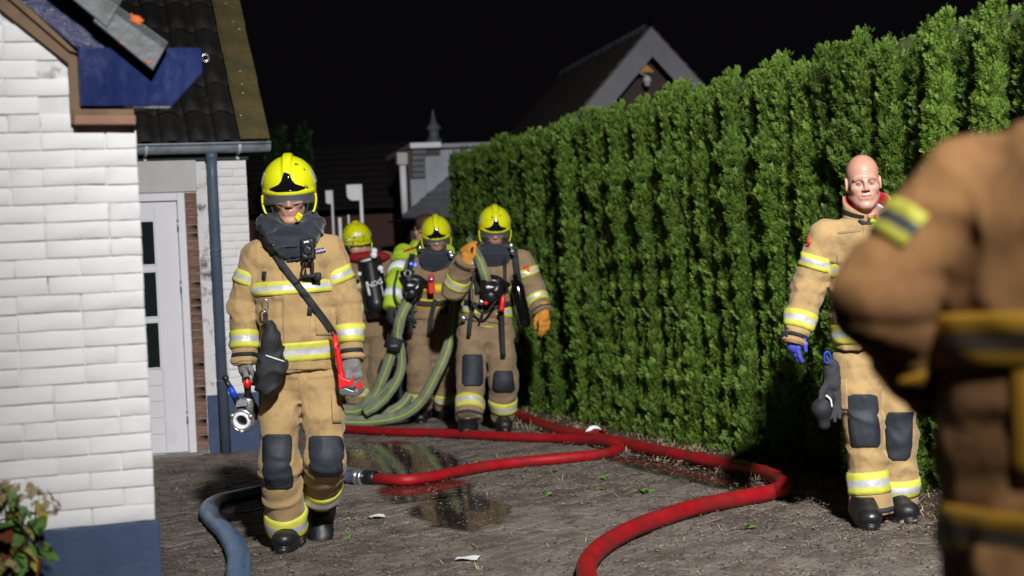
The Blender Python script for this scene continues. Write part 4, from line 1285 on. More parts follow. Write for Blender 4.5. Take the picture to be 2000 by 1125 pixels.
class Person:
    def __init__(s, org, label, group=None, h=0.011):
        s.org = np.asarray(org, float); s.h = h
        s.body_v, s.body_f, s.body_t, s.n = [], [], [], 0
        s.label, s.group = label, group
        s.o = bpy.data.objects.new('person', bpy.data.meshes.new('person')); COL.objects.link(s.o)
        s.o.location = s.org
        tag(s.o, label, 'person', group)
        s.solids = []                                # everything that straps and patches can lie on
    def add(s, name, V, Fc, mats, parent=None, midx=None, smooth=True, attrs=None, label=None):
        o = link(name, mesh(name, np.asarray(V) - s.org, Fc, mats, midx, smooth, attrs), parent or s.o)
        if label: o['label'] = label
        return o
    def solid(s, name, f, lo, hi, mat, h=None, parent=None, reg=True):
        V, Q = surfnet(f, lo, hi, h or s.h)
        if reg: s.solids.append(f)
        return s.add(name, V, Q, mat, parent)
    def all(s):
        fs = list(s.solids)
        def f(P):
            d = fs[0](P)
            for g_ in fs[1:]: d = np.minimum(d, g_(P))
            return d
        return f
    def skin(s, f, lo, hi, h, tint):
        V, Q = surfnet(f, lo, hi, h)
        s.body_v.append(V); s.body_f.append(Q + s.n); s.n += len(V)
        s.body_t.append(tint(V) if callable(tint) else np.tile(np.array(tint), (len(V), 1)))
    def finish(s):
        me = mesh('person', np.vstack(s.body_v) - s.org, np.vstack(s.body_f), 'skin', attrs={'tint': np.vstack(s.body_t)})
        old = s.o.data; s.o.data = me; bpy.data.meshes.remove(old)
    # --- conforming pieces
    def ring(s, name, f, a, b, t0, t1, mats, midx, parent, off=.0095, n=44, th=(0, 2 * math.pi), ref=None, tilt=None):
        """a band around the limb a->b between fractions t0 and t1 of its length"""
        a, b = np.asarray(a, float), np.asarray(b, float)
        ax = nrm(b - a); u = np.array([0, -1.0, 0]) if ref is None else np.asarray(ref, float)
        u = nrm(u - ax * (u @ ax)); w = np.cross(ax, u)
        rows = len(midx)
        full = abs(th[1] - th[0] - 2 * math.pi) < 1e-3
        ths = np.linspace(th[0], th[1], n + (0 if full else 1), endpoint=not full)
        L = np.linalg.norm(b - a)
        O, D = [], []
        for i in range(rows + 1):
            t = t0 + (t1 - t0) * i / rows
            for q in ths:
                d = math.cos(q) * u + math.sin(q) * w
                sh = 0 if tilt is None else tilt * math.cos(q - .0)
                O.append(a + ax * (t * L + sh)); D.append(d)
        O, D = np.array(O), np.array(D)
        # march outwards: start inside, so use the negative field
        t = np.full(len(O), .012)
        done = np.zeros(len(O), bool)
        for _ in range(80):
            v = f(O + D * t[:, None])
            done |= v > -.0006
            if done.all(): break
            t = np.where(done, t, t + np.maximum(-v * .8, .0006))
        k = len(ths)
        ofs = np.full((rows + 1, k), off); ofs[0] = ofs[-1] = off * .55
        V = O + D * (t + ofs.ravel())[:, None]
        Fs = grid_faces(k, rows + 1, full)
        mi = np.repeat(midx, k if full else k - 1)
        # turned-in edges
        e0 = O[:k] + D[:k] * (t[:k] - .004)[:, None]; e1 = O[-k:] + D[-k:] * (t[-k:] - .004)[:, None]
        n0 = len(V); V = np.vstack([V, e0, e1])
        for q in range(k if full else k - 1):
            r_ = (q + 1) % k
            Fs.append((n0 + q, n0 + r_, r_, q)); Fs.append((rows * k + q, rows * k + r_, n0 + k + r_, n0 + k + q))
        mi = np.concatenate([mi, np.tile([midx[0], midx[-1]], k if full else k - 1)])
        return s.add(name, V, [tuple(x) for x in Fs], mats, parent, mi)
    def lay(s, name, O, D, nu, nv, f, mats, parent=None, off=.005, midx=None, tmax=1.2, puff=0.0, label=None, edge=.004):
        """a sheet of nu x nv points laid along rays onto the surface f, with turned-in edges"""
        P, hit = march(f, O, D, 0.0, tmax, 0.0)
        hit2 = hit.reshape(nv, nu)
        if not hit.any(): return None
        td = ((P - O) * D).sum(1)
        if not hit.all():
            # spots beyond the surface take the depth of their nearest neighbour that met it
            idx = np.argwhere(hit2); T = td.reshape(nv, nu).copy()
            for (i, k) in np.argwhere(~hit2):
                j = ((idx - (i, k)) ** 2).sum(1).argmin(); T[i, k] = T[tuple(idx[j])]
            td = T.ravel(); P = O + D * td[:, None]
        ofs = np.full((nv, nu), off)
        if puff:
            u = np.linspace(-1, 1, nu)[None]; v = np.linspace(-1, 1, nv)[:, None]
            ofs = ofs + puff * np.sqrt(np.clip((1 - u ** 4) * (1 - v ** 4), 0, 1))
        V = P - D * ofs.ravel()[:, None]
        Fs = grid_faces(nu, nv)
        mi = list(midx) if midx is not None else [0] * len(Fs)
        per = [k for k in range(nu)] + [i * nu + nu - 1 for i in range(1, nv)] + [(nv - 1) * nu + k for k in range(nu - 2, -1, -1)] + [i * nu for i in range(nv - 2, 0, -1)]
        n0 = len(V); V = np.vstack([V, P[per] + D[per] * edge])
        m = len(per)
        Fs = [tuple(x) for x in Fs] + [(per[k], n0 + k, n0 + (k + 1) % m, per[(k + 1) % m]) for k in range(m)]
        mi += [mi[0]] * m
        return s.add(name, V, Fs, mats, parent, mi, label=label)
    def px_rows(s, name, rows, Y, mats, parent=None, f=None, off=.005, nu=9, sub=3, midx=None, puff=0.0, label=None, back=.7, curve=None):
        """rows = (py, px0, px1) measured in the photo, from top to bottom; laid onto the person"""
        rows = np.asarray(rows, float)
        tt = np.linspace(0, len(rows) - 1, (len(rows) - 1) * sub + 1)
        rr = np.stack([np.interp(tt, np.arange(len(rows)), rows[:, k]) for k in range(rows.shape[1])], 1)
        O, D = [], []
        for r in rr:
            y0, x0, x1 = r[:3]; y1 = r[3] if rows.shape[1] > 3 else y0
            for u in np.linspace(0, 1, nu):
                px, py = x0 + (x1 - x0) * u, y0 + (y1 - y0) * u
                if curve: py += curve * 4 * u * (1 - u)
                d = nrm(ray(px, py)); O.append(W(px, py, Y) - d * back); D.append(d)
        mi = None
        if midx is not None:
            nv = len(rr); mi = []
            for i in range(nv - 1): mi += [midx[min(int(i / (nv - 1) * len(midx)), len(midx) - 1)]] * (nu - 1)
        return s.lay(name, np.array(O), np.array(D), nu, len(rr), f or s.all(), mats, parent, off, mi, 1.6, puff, label)
    def px_strap(s, name, pts, w, Y, mat, parent=None, f=None, off=.006, step=5.0, nu=5, back=.7, puff=0.0, mats=None):
        """a strap w metres wide along a photo line"""
        P = spline(np.asarray(pts, float), 6) if len(pts) > 2 else np.asarray(pts, float)
        seg = np.linalg.norm(np.diff(P, axis=0), axis=1); cum = np.concatenate([[0], np.cumsum(seg)])
        m = max(3, int(cum[-1] / step * (F_PX / Y) / 400) + 2)
        tt = np.linspace(0, cum[-1], m)
        C_ = np.stack([np.interp(tt, cum, P[:, k]) for k in (0, 1)], 1)
        T = np.gradient(C_, axis=0); T /= np.linalg.norm(T, axis=1)[:, None] + 1e-9
        Nn = np.stack([-T[:, 1], T[:, 0]], 1)
        hw = w * F_PX / Y / 2
        O, D = [], []
        for c, n_ in zip(C_, Nn):
            for u in np.linspace(1, -1, nu):
                px, py = c + n_ * hw * u
                d = nrm(ray(px, py)); O.append(W(px, py, Y) - d * back); D.append(d)
        return s.lay(name, np.array(O), np.array(D), nu, len(C_), f or s.all(), mats or mat, parent, off, None, 1.6, puff)

BAND = ['band_yellow', 'band_silver']
BMI = [0, 0, 1, 1, 0, 0]
BANDW = ['hivis', 'band_white']

def fold_field(spots, amp=1.0):
    """cloth folds: broad billow, wandering creases, and stacked creases near the given spots (point, axis, radius, strength)"""
    def f(P):
        w = P + 0.018 * np.stack([noise(P, 14, 1), noise(P, 14, 7), noise(P, 14, 13)], 1)
        n1 = noise(w, 21, 2); n2 = noise(w * np.array([1, 1, .75]), 36, 9)
        d = .0060 * noise(P, 11, 4) + .0085 * (np.exp(-(n1 / .36) ** 2) - .35) + .0042 * (np.exp(-(n2 / .38) ** 2) - .35)
        for (c, ax, r, st) in spots:
            q = P - c; t = q @ ax
            g_ = np.exp(-((q * q).sum(1)) / (r * r))
            ph = t / .085 * 2 * math.pi + 2.2 * noise(P, 13, 6)
            d = d + g_ * st * (.0105 * (np.abs(np.sin(ph * .5)) ** .8 - .6))
        return -d * amp
    return f

def limb(P, pts, rs, k=.05): return chain(P, pts, rs, k)

def make_helmet(pr, hf, kind='front', s=1.0, parts=True):
    """round jet-style helmet with raised comb, black front plate, clear visor and cheek guards"""
    c, R, sc = hf
    sc = sc * s
    L2W = lambda p: c + R @ (np.asarray(p, float) * sc)
    def cut(q):                                     # rim height: high over the face, low at the nape
        return q[:, 2] - (0.022 - .075 * np.clip((q[:, 1] + .05) / .16, 0, 1) ** 1.0)
    def outer(q):
        d = ell(q, (0, .012, .058), (.132, .158, .140))
        e = ell(q, (0, .010, .060), (.132, .160, .152))
        comb = smax(e, np.abs(q[:, 0]) - (.013 + .010 * np.clip((q[:, 2] - .05) / .15, 0, 1)), .008)
        comb = smax(comb, -(q[:, 2] - .085), .01)
        comb = smax(comb, q[:, 1] - .10, .02)
        d = smin(d, comb, .012)
        rim = smax(d - .0055, np.abs(cut(q) - .011) - .011, .006)
        return smin(d, rim, .006)
    def f(P):
        q = ((P - c) @ R) / sc
        d = outer(q)
        d = smax(d, -cut(q), .004)
        d = smax(d, -ell(q, (0, .012, .050), (.122, .147, .132)), .004)
        return d * sc * .9
    full = lambda P: outer(((P - c) @ R) / sc) * sc * .9
    cs = np.array([L2W(p) for p in ((-.15, -.17, -.08), (.15, -.17, -.08), (-.15, .19, -.08), (.15, .19, -.08), (-.15, -.17, .23), (.15, -.17, .23), (-.15, .19, .23), (.15, .19, .23))])
    lo, hi = bounds(cs, .01)
    V, Q = surfnet(f, lo, hi, .0062 if pr.h < .012 else .008)
    hel = pr.add('helmet', V, Q, 'helmet_yellow')
    def patch(name, mat, uv, off=.003, nu=13, sub=1, puff=0):
        """uv rows (height z, x0, x1) in head units, laid from the front"""
        uv = np.asarray(uv, float); O, D = [], []
        tt = np.linspace(0, len(uv) - 1, (len(uv) - 1) * 3 + 1)
        rr = np.stack([np.interp(tt, np.arange(len(uv)), uv[:, k]) for k in range(3)], 1)
        for z, x0, x1 in rr:
            for u in np.linspace(0, 1, nu):
                x = x0 + (x1 - x0) * u
                O.append(L2W((x, -.30, z))); D.append(R @ np.array([0, 1.0, 0]))
        return pr.lay(name, np.array(O), np.array(D), nu, len(rr), full, mat, hel, off, tmax=.4, puff=puff)
    patch('front_plate', 'gloss_black', [(.134, -.011, -.003), (.126, -.016, .016), (.112, -.020, .020), (.094, -.027, .027), (.078, -.040, .040), (.066, -.066, .066), (.057, -.088, .088), (.049, -.080, .080), (.044, -.052, .052)], off=.004)
    for sg in (1, -1):
        O, D = [], []
        nv, nu = 8, 6
        for v in np.linspace(0, 1, nv):
            for u in np.linspace(0, 1, nu):
                y = -.048 + .050 * u + .022 * (1 - v); z = .062 + .062 * v
                O.append(L2W((sg * .3, y, z))); D.append(R @ np.array([-sg, 0, 0.0]))
        pr.lay('side_reflector', np.array(O), np.array(D), nu, nv, full, 'helmet_grey', hel, .003, tmax=.4)
        # cheek guard arm below the rim
        pts = [L2W((sg * .128, -.045, .018)), L2W((sg * .129, -.050, -.020)), L2W((sg * .120, -.060, -.058)), L2W((sg * .112, -.066, -.072))]
        m = MB(); m.tube(spline(pts, 5), .013 * sc, 10, r2=.006 * sc, up=R @ np.array([1., 0, 0]))
        pr.add('cheek_guard', m.v, m.f, 'helmet_yellow', hel)
        pts = [L2W((sg * .090, -.020, .01)), L2W((sg * .086, -.035, -.05)), L2W((sg * .062, -.065, -.105)), L2W((sg * .02, -.082, -.130))]
        m = MB(); m.tube(spline(pts, 5), .013 * sc, 8, r2=.006 * sc, up=R @ np.array([1., 0, 0]))
        pr.add('chin_strap', m.v, m.f, 'strap_black', hel)
    # clear visor, half lowered
    n, k = 22, 5; V, Fs = [], []
    for i in range(k):
        z = .030 - .058 * i / (k - 1)
        for j in range(n):
            a = math.radians(-78 + 156 * j / (n - 1))
            rr_ = 1.0 + .012 * i
            V.append(L2W((.126 * rr_ * math.sin(a), .010 - .158 * rr_ * math.cos(a), z - .022 * (i / (k - 1)) * math.cos(a) ** 2 * -.6)))
    Fs = grid_faces(n, k)
    vis = pr.add('visor', V, Fs, 'visor_clear', hel)
    md = vis.modifiers.new('thick', 'SOLIDIFY'); md.thickness = .002
    return hel, full

def make_glasses(pr, hf):
    c, R, s = hf
    L2W = lambda p: c + R @ (np.asarray(p, float) * s)
    m = MB()
    for z in (.012, -.026):
        m.tube([L2W((x, -.104 + .5 * x * x / .06, z - (.006 if z < 0 else 0) * (abs(x) < .012))) for x in np.linspace(-.066, .066, 15)], .0022, 6)
    for sg in (1, -1): m.tube([L2W((sg * .066, -.070, .012)), L2W((sg * .068, -.066, -.008)), L2W((sg * .066, -.070, -.026))], .0022, 6)
    g_ = pr.add('safety_glasses', m.v, m.f, 'plastic_black')
    n = 15; V = []
    for z in (.011, -.025):
        for x in np.linspace(-.065, .065, n): V.append(L2W((x, -.104 + .5 * x * x / .06, z)))
    le = pr.add('lens', V, grid_faces(n, 2), 'lens_clear', g_)
    md = le.modifiers.new('thick', 'SOLIDIFY'); md.thickness = .0015
    return g_

def add_eyes(pr, hf, look=(0, 0), iris=(.10, .13, .15), lid=.35):
    c, R, s = hf
    for sg in (1, -1):
        e = c + R @ (np.array([sg * .031, -.0755, -.003]) * s)
        V, Fs, T = [], [], []
        n, k = 18, 14
        fwd = nrm(np.array([look[0], -1, look[1]]))
        sx = nrm(np.cross(fwd, (0, 0, 1))); sz = np.cross(sx, fwd)
        for i in range(k):
            a = math.pi * .62 * i / (k - 1)
            for j in range(n):
                b = 2 * math.pi * j / n
                p = .0128 * (math.cos(a) * fwd + math.sin(a) * (math.cos(b) * sx + math.sin(b) * sz))
                V.append(e + R @ (p * s))
                T.append((.008, .008, .008) if a < .24 else (iris if a < .52 else (.30, .26, .24)))
        Fs = grid_faces(n, k, True)
        pr.add('eye', V, [tuple(q) for q in Fs], 'eye_white', attrs={'tint': np.array(T)})
        # upper lid
        V = []
        for i in range(6):
            el = math.radians(78 - (78 - lid) * i / 5)
            for j in range(13):
                az = math.radians(-75 + 150 * j / 12)
                p = .0142 * np.array([math.sin(az) * math.cos(el), -math.cos(az) * math.cos(el), math.sin(el)])
                V.append(e + R @ (p * s))
        pr.add('eyelid', V, grid_faces(13, 6), 'skin', attrs={'tint': np.tile((.40, .21, .16), (len(V), 1))})
        V = []
        for i in range(5):
            el = math.radians(-78 + (78 - 15) * i / 4)
            for j in range(13):
                az = math.radians(-75 + 150 * j / 12)
                p = .0140 * np.array([math.sin(az) * math.cos(el), -math.cos(az) * math.cos(el), math.sin(el)])
                V.append(e + R @ (p * s))
        pr.add('eyelid', V, grid_faces(13, 5), 'skin', attrs={'tint': np.tile((.45, .25, .19), (len(V), 1))})

def make_boot(pr, ankle, toe_dir, up, s=1.0, mat='boot_leather'):
    """chunky rubber-toed boot: shaft, rounded toe cap, thick sole"""
    up = nrm(up); d = np.asarray(toe_dir, float); d = nrm(d - up * (d @ up)); sd = np.cross(d, up)
    A = np.asarray(ankle, float)
    R = np.stack([sd, d, up], 1)
    def f(P):
        q = (P - A) @ R / s
        v = cap(q, (0, -.01, .10), (0, -.015, -.03), .066, .060)
        v = smin(v, cap(q, (0, -.03, -.055), (0, .10, -.062), .050, .047), .05)
        v = smin(v, ell(q, (0, .135, -.058), (.055, .060, .043)), .02)
        ins = cap(q * np.array([1, 1, .6]), (0, .03, .0), (0, .09, -.025), .04, .03)
        v = smin(v, ins, .04)
        v = smax(v, q[:, 2] * -1 - .098, .006)
        sole = rbox(q, (0, .050, -.096), (.050, .150, .014), .012)
        sole = smax(sole, np.hypot(q[:, 0] / .056, (q[:, 1] - .05) / .150) * .056 - .056, .01)
        v = smin(v, sole, .003)
        v = v + .0012 * noise(P, 60, 3)
        v = v - .003 * np.exp(-((q[:, 1] - .075) / .008) ** 2) * (q[:, 2] > -.07)
        v = smax(v, q[:, 2] - .015, .004)
        return v * s
    pts = [A + R @ (np.array(p) * s) for p in ((-.08, -.11, -.12), (.08, .21, -.12), (-.08, -.11, .18), (.08, .21, .18), (.08, -.11, -.12), (-.08, .21, -.12), (.08, -.11, .18), (-.08, .21, .18))]
    lo, hi = bounds(pts, .01)
    V, Q = surfnet(f, lo, hi, max(.008, pr.h * .8))
    return pr.add('boot', V, Q, mat)
# ------------------------------------------------------------------ turnout suits
TST = [(0, .205, .150, .0), (.18, .200, .148, .0), (.42, .196, .145, .005), (.66, .212, .150, .008), (.82, .205, .138, .0), (.91, .165, .118, -.01), (.97, .115, .095, -.015), (1.03, .085, .085, -.02)]

class Suit: pass

def build_suit(pr, Y, hem, neck, sh, el, wr, hip, kn, an, mat='turnout_tan', st=TST, ar=(.088, .080, .070), lr=(.112, .098, .090), wide=1.0, deep=1.0,
               amp=1.0, trousers=True, side=None, pel=.12, legcut=True):
    S = Suit()
    J = lambda t: W(t[0], t[1], Y + (t[2] if len(t) > 2 else 0)) if not isinstance(t, np.ndarray) else t
    S.hem, S.neck = J(hem), J(neck)
    S.sh, S.el, S.wr = [J(t) for t in sh], [J(t) for t in el], [J(t) for t in wr]
    S.hip, S.kn, S.an = [J(t) for t in hip], [J(t) for t in kn], [J(t) for t in an]
    up = nrm(S.neck - S.hem); L = np.linalg.norm(S.neck - S.hem)
    sd = S.sh[1] - S.sh[0] if side is None else np.asarray(side, float)
    sd = nrm(sd - up * (sd @ up)); fr = np.cross(sd, up)
    S.up, S.side, S.front, S.L = up, sd, fr, L
    ST = np.array([(t * L, a * wide, b * deep, c) for t, a, b, c in st])
    spots = []
    for k in (0, 1):
        for q, r, w in ((S.el[k], .13, 1.1), (S.wr[k] - (S.wr[k] - S.el[k]) * .2, .09, .7)): spots.append((q, nrm(S.wr[k] - S.sh[k]), r, w))
        spots.append((S.sh[k] - up * .10, nrm(S.el[k] - S.sh[k] + sd * (.3 if k else -.3)), .13, .8))
    spots.append((S.hem + up * L * .38 + fr * .1, up, .17, .75))
    spots.append((S.hem + up * L * .02, sd, .2, .35))
    ff = fold_field(spots, amp)
    def torso0(P):
        d = loft(P, S.hem, up, sd, fr, ST)
        for k in (0, 1): d = smin(d, cap(P, S.neck - up * .075 + (S.sh[k] - S.neck) * .25, S.sh[k] - up * .015, .068, ar[0] * .92), .05)
        return d
    def arm0(P, k):
        d = chain(P, [S.sh[k], S.el[k], S.wr[k]], ar, .03)
        ax = nrm(S.wr[k] - S.el[k])
        return smax(d, (P - S.wr[k]) @ ax, .007)
    def jacket(P):
        d = torso0(P)
        for k in (0, 1):
            d = smin(d, cap(P, S.sh[k], S.sh[k] + (S.el[k] - S.sh[k]) * .55, ar[0], ar[0] * .95), .035)
            d = smin(d, arm0(P, k), .006)
        return (d + ff(P)) * .85
    S.torso = lambda P: (torso0(P) + ff(P)) * .85
    S.arm = [lambda P, k=k: (arm0(P, k) + ff(P)) * .85 for k in (0, 1)]
    pts = [S.hem + sd * .3, S.hem - sd * .3, S.hem - fr * .25, S.hem + fr * .25, S.neck + up * .05, S.neck + fr * .2, S.neck - fr * .2] + S.sh + S.el + S.wr
    lo, hi = bounds(pts, .11)
    S.jf = jacket
    S.jacket = pr.solid('jacket', jacket, lo, hi, mat)
    if trousers:
        sp = []
        for k in (0, 1):
            ax = nrm(S.an[k] - S.kn[k])
            sp += [(S.kn[k] + ax * .10, ax, .12, 1.0), (S.an[k] - ax * .05, ax, .10, 1.2), (S.hip[k] + nrm(S.kn[k] - S.hip[k]) * .08, nrm(S.kn[k] - S.hip[k]), .12, .8)]
        ft = fold_field(sp, amp)
        def leg0(P, k):
            d = chain(P, [S.hip[k], S.hip[k] + (S.kn[k] - S.hip[k]) * .5, S.kn[k], S.an[k]], (lr[0], (lr[0] + lr[1]) / 2, lr[1], lr[2]), .04)
            ax = nrm(S.an[k] - S.kn[k])
            return smax(d, (P - S.an[k]) @ ax, .008) if legcut else d
        mid = (S.hip[0] + S.hip[1]) / 2
        def trous(P):
            p = chain(P, [S.hip[0], S.hip[1]], (pel, pel), .02)
            p = smin(p, cap(P, mid, S.hem + up * .12, pel * 1.1, .14), .05)
            d = smin(leg0(P, 0), leg0(P, 1), .012)
            return (smin(d, p, .03) + ft(P)) * .85
        S.leg = [lambda P, k=k: (leg0(P, k) + ft(P)) * .85 for k in (0, 1)]
        S.tf = trous
        lo, hi = bounds(S.hip + S.kn + S.an + [mid + up * .15], .15)
        S.trousers = pr.solid('trousers', trous, lo, hi, mat)
    # the body inside the clothes
    core = lambda P: smin(smin(loft(P, S.hem, up, sd, fr, ST * np.array([1, .62, .62, 1])), chain(P, [S.sh[0], S.el[0], S.wr[0]], (.045, .04, .03)), .03),
                          smin(chain(P, [S.sh[1], S.el[1], S.wr[1]], (.045, .04, .03)), smin(chain(P, [S.hip[0], S.kn[0], S.an[0]], (.07, .055, .04)), chain(P, [S.hip[1], S.kn[1], S.an[1]], (.07, .055, .04)), .02), .03), .03)
    lo, hi = bounds(pts + S.hip + S.kn + S.an, .06)
    pr.skin(core, lo, hi, .022, (.4, .25, .19))
    return S

def sleeve_bands(pr, S, k, upper=None, lower=None, mats=BAND, cuff=True, midx=BMI):
    if upper: pr.ring('sleeve_band', S.arm[k], S.sh[k], S.el[k], upper[0], upper[1], mats, midx, S.jacket)
    if lower: pr.ring('sleeve_band', S.arm[k], S.el[k], S.wr[k], lower[0], lower[1], mats, midx, S.jacket)
    if cuff:
        pr.ring('cuff_strap', S.arm[k], S.el[k], S.wr[k], .80, .87, 'strap_black', [0, 0], S.jacket, off=.003)
        pr.ring('cuff', S.arm[k], S.el[k], S.wr[k], .885, .985, pr.cuffmat, [0, 0, 0], S.jacket, off=.008)

def leg_bands(pr, S, k, t, mats=BAND, midx=BMI, hem=True):
    pr.ring('leg_band', S.leg[k], S.kn[k], S.an[k], t[0], t[1], mats, midx, S.trousers)
    if hem: pr.ring('leg_hem', S.leg[k], S.kn[k], S.an[k], .93, .992, 'dark_cuff', [0, 0], S.trousers, off=.004)

def glove(pr, mat, prims, cuff, name='glove', h=.0062):
    f = hand_sdf(prims, cuff)
    pts = [p[1] for p in prims] + [p[2] for p in prims] + [cuff[0], cuff[1]]
    lo, hi = bounds(pts, .035)
    V, Q = surfnet(f, lo, hi, max(h, pr.h * .55))
    return pr.add(name, V, Q, mat)

def add_head(pr, hf, jaw=1.0, om=0.0, bald=False, base=(.50, .285, .205), h=.0055, neck_to=None):
    f0 = head_sdf(hf, jaw, om, lines=1 if bald else 0)
    c, R, s = hf
    nb = c + R @ (np.array([0, .02, -.06]) * s)
    nt = neck_to if neck_to is not None else nb - np.array([0, -.03, .17])
    f = lambda P: smin(f0(P), cap(P, nb, nt, .056 * s, .064 * s), .03)
    lo, hi = bounds([c + R @ (np.array(p) * s) for p in ((.1, -.12, .15), (-.1, -.12, .15), (.1, .12, .15), (-.1, .12, .15), (.1, -.12, -.14), (-.1, -.12, -.14), (.1, .12, -.14), (-.1, .12, -.14))] + [nt], .03)
    pr.skin(f, lo, hi, h, lambda V: skin_tint(hf, V, base, bald))
    pr.solids.append(f)
    return f

def blob(name, f, pts, mat, pad=.06, h=.006, parent=None, org=None):
    lo, hi = bounds(pts, pad); V, Q = surfnet(f, lo, hi, h)
    if org is None: return V, Q
    return link(name, mesh(name, V - org, Q, mat), parent)

def text_mesh(body, size):
    cu = bpy.data.curves.new('lettering', 'FONT'); cu.body = body; cu.size = size; cu.extrude = size * .02; cu.align_x = 'CENTER'; cu.align_y = 'CENTER'
    o = bpy.data.objects.new('lettering', cu); COL.objects.link(o)
    dg = bpy.context.evaluated_depsgraph_get()
    me = bpy.data.meshes.new_from_object(o.evaluated_get(dg))
    bpy.data.objects.remove(o)
    return me

def lettering(pr, body, size, O, x, n, mat, parent, name='lettering', skew=0):
    me = text_mesh(body, size)
    x = nrm(x); n = nrm(n); y = np.cross(n, x)
    co = np.empty(len(me.vertices) * 3, np.float32); me.vertices.foreach_get('co', co); co = co.reshape(-1, 3)
    co[:, 0] += skew * co[:, 1]
    co = np.asarray(O) - pr.org + co[:, :1] * x + co[:, 1:2] * y + co[:, 2:] * n
    me.vertices.foreach_set('co', co.astype(np.float32).ravel()); me.materials.clear(); me.materials.append(MATS[mat]); me.update()
    return link(name, me, parent)

# ================================================================== 1. the young firefighter in front
Y1 = 8.25
p1 = Person(G(578, 1070), 'firefighter in clean tan suit and yellow helmet walking in front with dark hood', 'fire crew', h=.0095)
p1.cuffmat = 'turnout_tan'
A1 = G(562, 1078); A1 = np.array([A1[0], A1[1] + .19, .122])
A1b = W(627, 982, 8.62)
S1 = build_suit(p1, Y1, (588, 728, 0), (567, 446, .01), [(503, 500, .0), (642, 494, .0)], [(478, 600, .02), (679, 590, .02)], [(479, 714, -.04), (688, 706, -.04)],
                [(548, 742, .0), (628, 740, .0)], [(544, 905, -.06), (636, 893, -.08)], [W(564, 1050, A1[1]), W(626, 975, 8.50)],
                wide=.92, deep=.96, ar=(.080, .070, .061), lr=(.101, .094, .090), pel=.10)
# upright jacket details
sleeve_bands(p1, S1, 0, (.30, .56), (.42, .72)); sleeve_bands(p1, S1, 1, (.32, .60), (.40, .70))
p1.ring('chest_band', S1.torso, S1.hem, S1.neck, .545, .640, BAND, BMI, S1.jacket, n=64)
p1.ring('hem_band', S1.torso, S1.hem, S1.neck, .085, .215, BAND, BMI, S1.jacket, n=64)
leg_bands(p1, S1, 0, (.63, .90)); leg_bands(p1, S1, 1, (.60, .86))
for k, rows in ((0, [(848, 520, 566), (853, 513, 570), (870, 512, 571), (898, 512, 569), (906, 514, 565), (915, 512, 570), (938, 516, 574), (950, 518, 572), (955, 524, 562)]),
                (1, [(851, 610, 660), (855, 603, 669), (872, 602, 673), (893, 604, 672), (900, 606, 668), (908, 602, 671), (922, 606, 668), (932, 618, 660)])):
    p1.px_rows('knee_pad', rows, Y1 - .1, 'knee_pad', S1.trousers, S1.leg[k], off=.008, puff=.006, nu=17, sub=5)
# storm flap, pockets, seams
p1.px_rows('storm_flap', [(498, 552, 604), (560, 551, 606), (640, 552, 607), (700, 554, 608), (722, 556, 609)], Y1, 'turnout_tan', S1.jacket, S1.torso, off=.004, nu=13, sub=8)
p1.px_rows('chest_pocket', [(494, 610, 655), (520, 612, 655), (548, 612, 654)], Y1, 'turnout_tan', S1.jacket, S1.torso, off=.006, puff=.004, nu=13, sub=8)
p1.px_rows('pocket_flap', [(470, 496, 545, 476), (482, 496, 545, 489)], Y1, 'turnout_tan', S1.jacket, S1.torso, off=.006)
p1.px_rows('hem_pocket', [(600, 614, 655), (640, 616, 657), (655, 618, 657)], Y1, 'turnout_tan', S1.jacket, S1.torso, off=.005, puff=.003)
p1.px_rows('thigh_pocket', [(770, 647, 664), (800, 648, 668), (826, 650, 667)], Y1, 'turnout_tan', S1.trousers, S1.tf, off=.012, puff=.01)
p1.px_rows('fly_flap', [(730, 583, 600), (780, 584, 600), (815, 583, 592)], Y1, 'turnout_tan', S1.trousers, S1.tf, off=.005)
tg = p1.px_rows('name_patch', [(487, 614, 643, 481), (495, 614, 642, 488), (498, 614, 633, 494)], Y1, 'navy_patch', S1.jacket, S1.torso, off=.008)
P_, hit_ = march(S1.torso, np.array([W(626, 490, Y1) - .7 * nrm(ray(626, 490))]), np.array([nrm(ray(626, 490))]), 0, 1.5)
nn_ = nrm(grad(S1.torso, P_)[0] + np.array([0, -.6, 0]))
lettering(p1, 'stefan', .019, P_[0] + nn_ * .014, W(640, 487, Y1) - W(614, 492, Y1), nn_, 'tag_white', S1.jacket, skew=.15)
# shoulder badge
p1.px_rows('shoulder_badge', [(473, 660, 663), (482, 661, 668), (492, 664, 673), (500, 668, 676)], Y1, 'badge_orange', S1.jacket, S1.arm[1], off=.004, nu=4)
p1.px_rows('badge_shield', [(480, 662.5, 665), (487, 663.5, 668.5), (493, 667, 671)], Y1, 'badge_red', S1.jacket, S1.arm[1], off=.006, nu=4)
# head
hf1 = head_frame(W(566, 384, Y1 - .02), math.radians(3), math.radians(10), 0, 1.0)
add_head(p1, hf1, .95, .0, neck_to=S1.neck - S1.up * .05)
h1, h1f = make_helmet(p1, hf1)
make_glasses(p1, hf1)
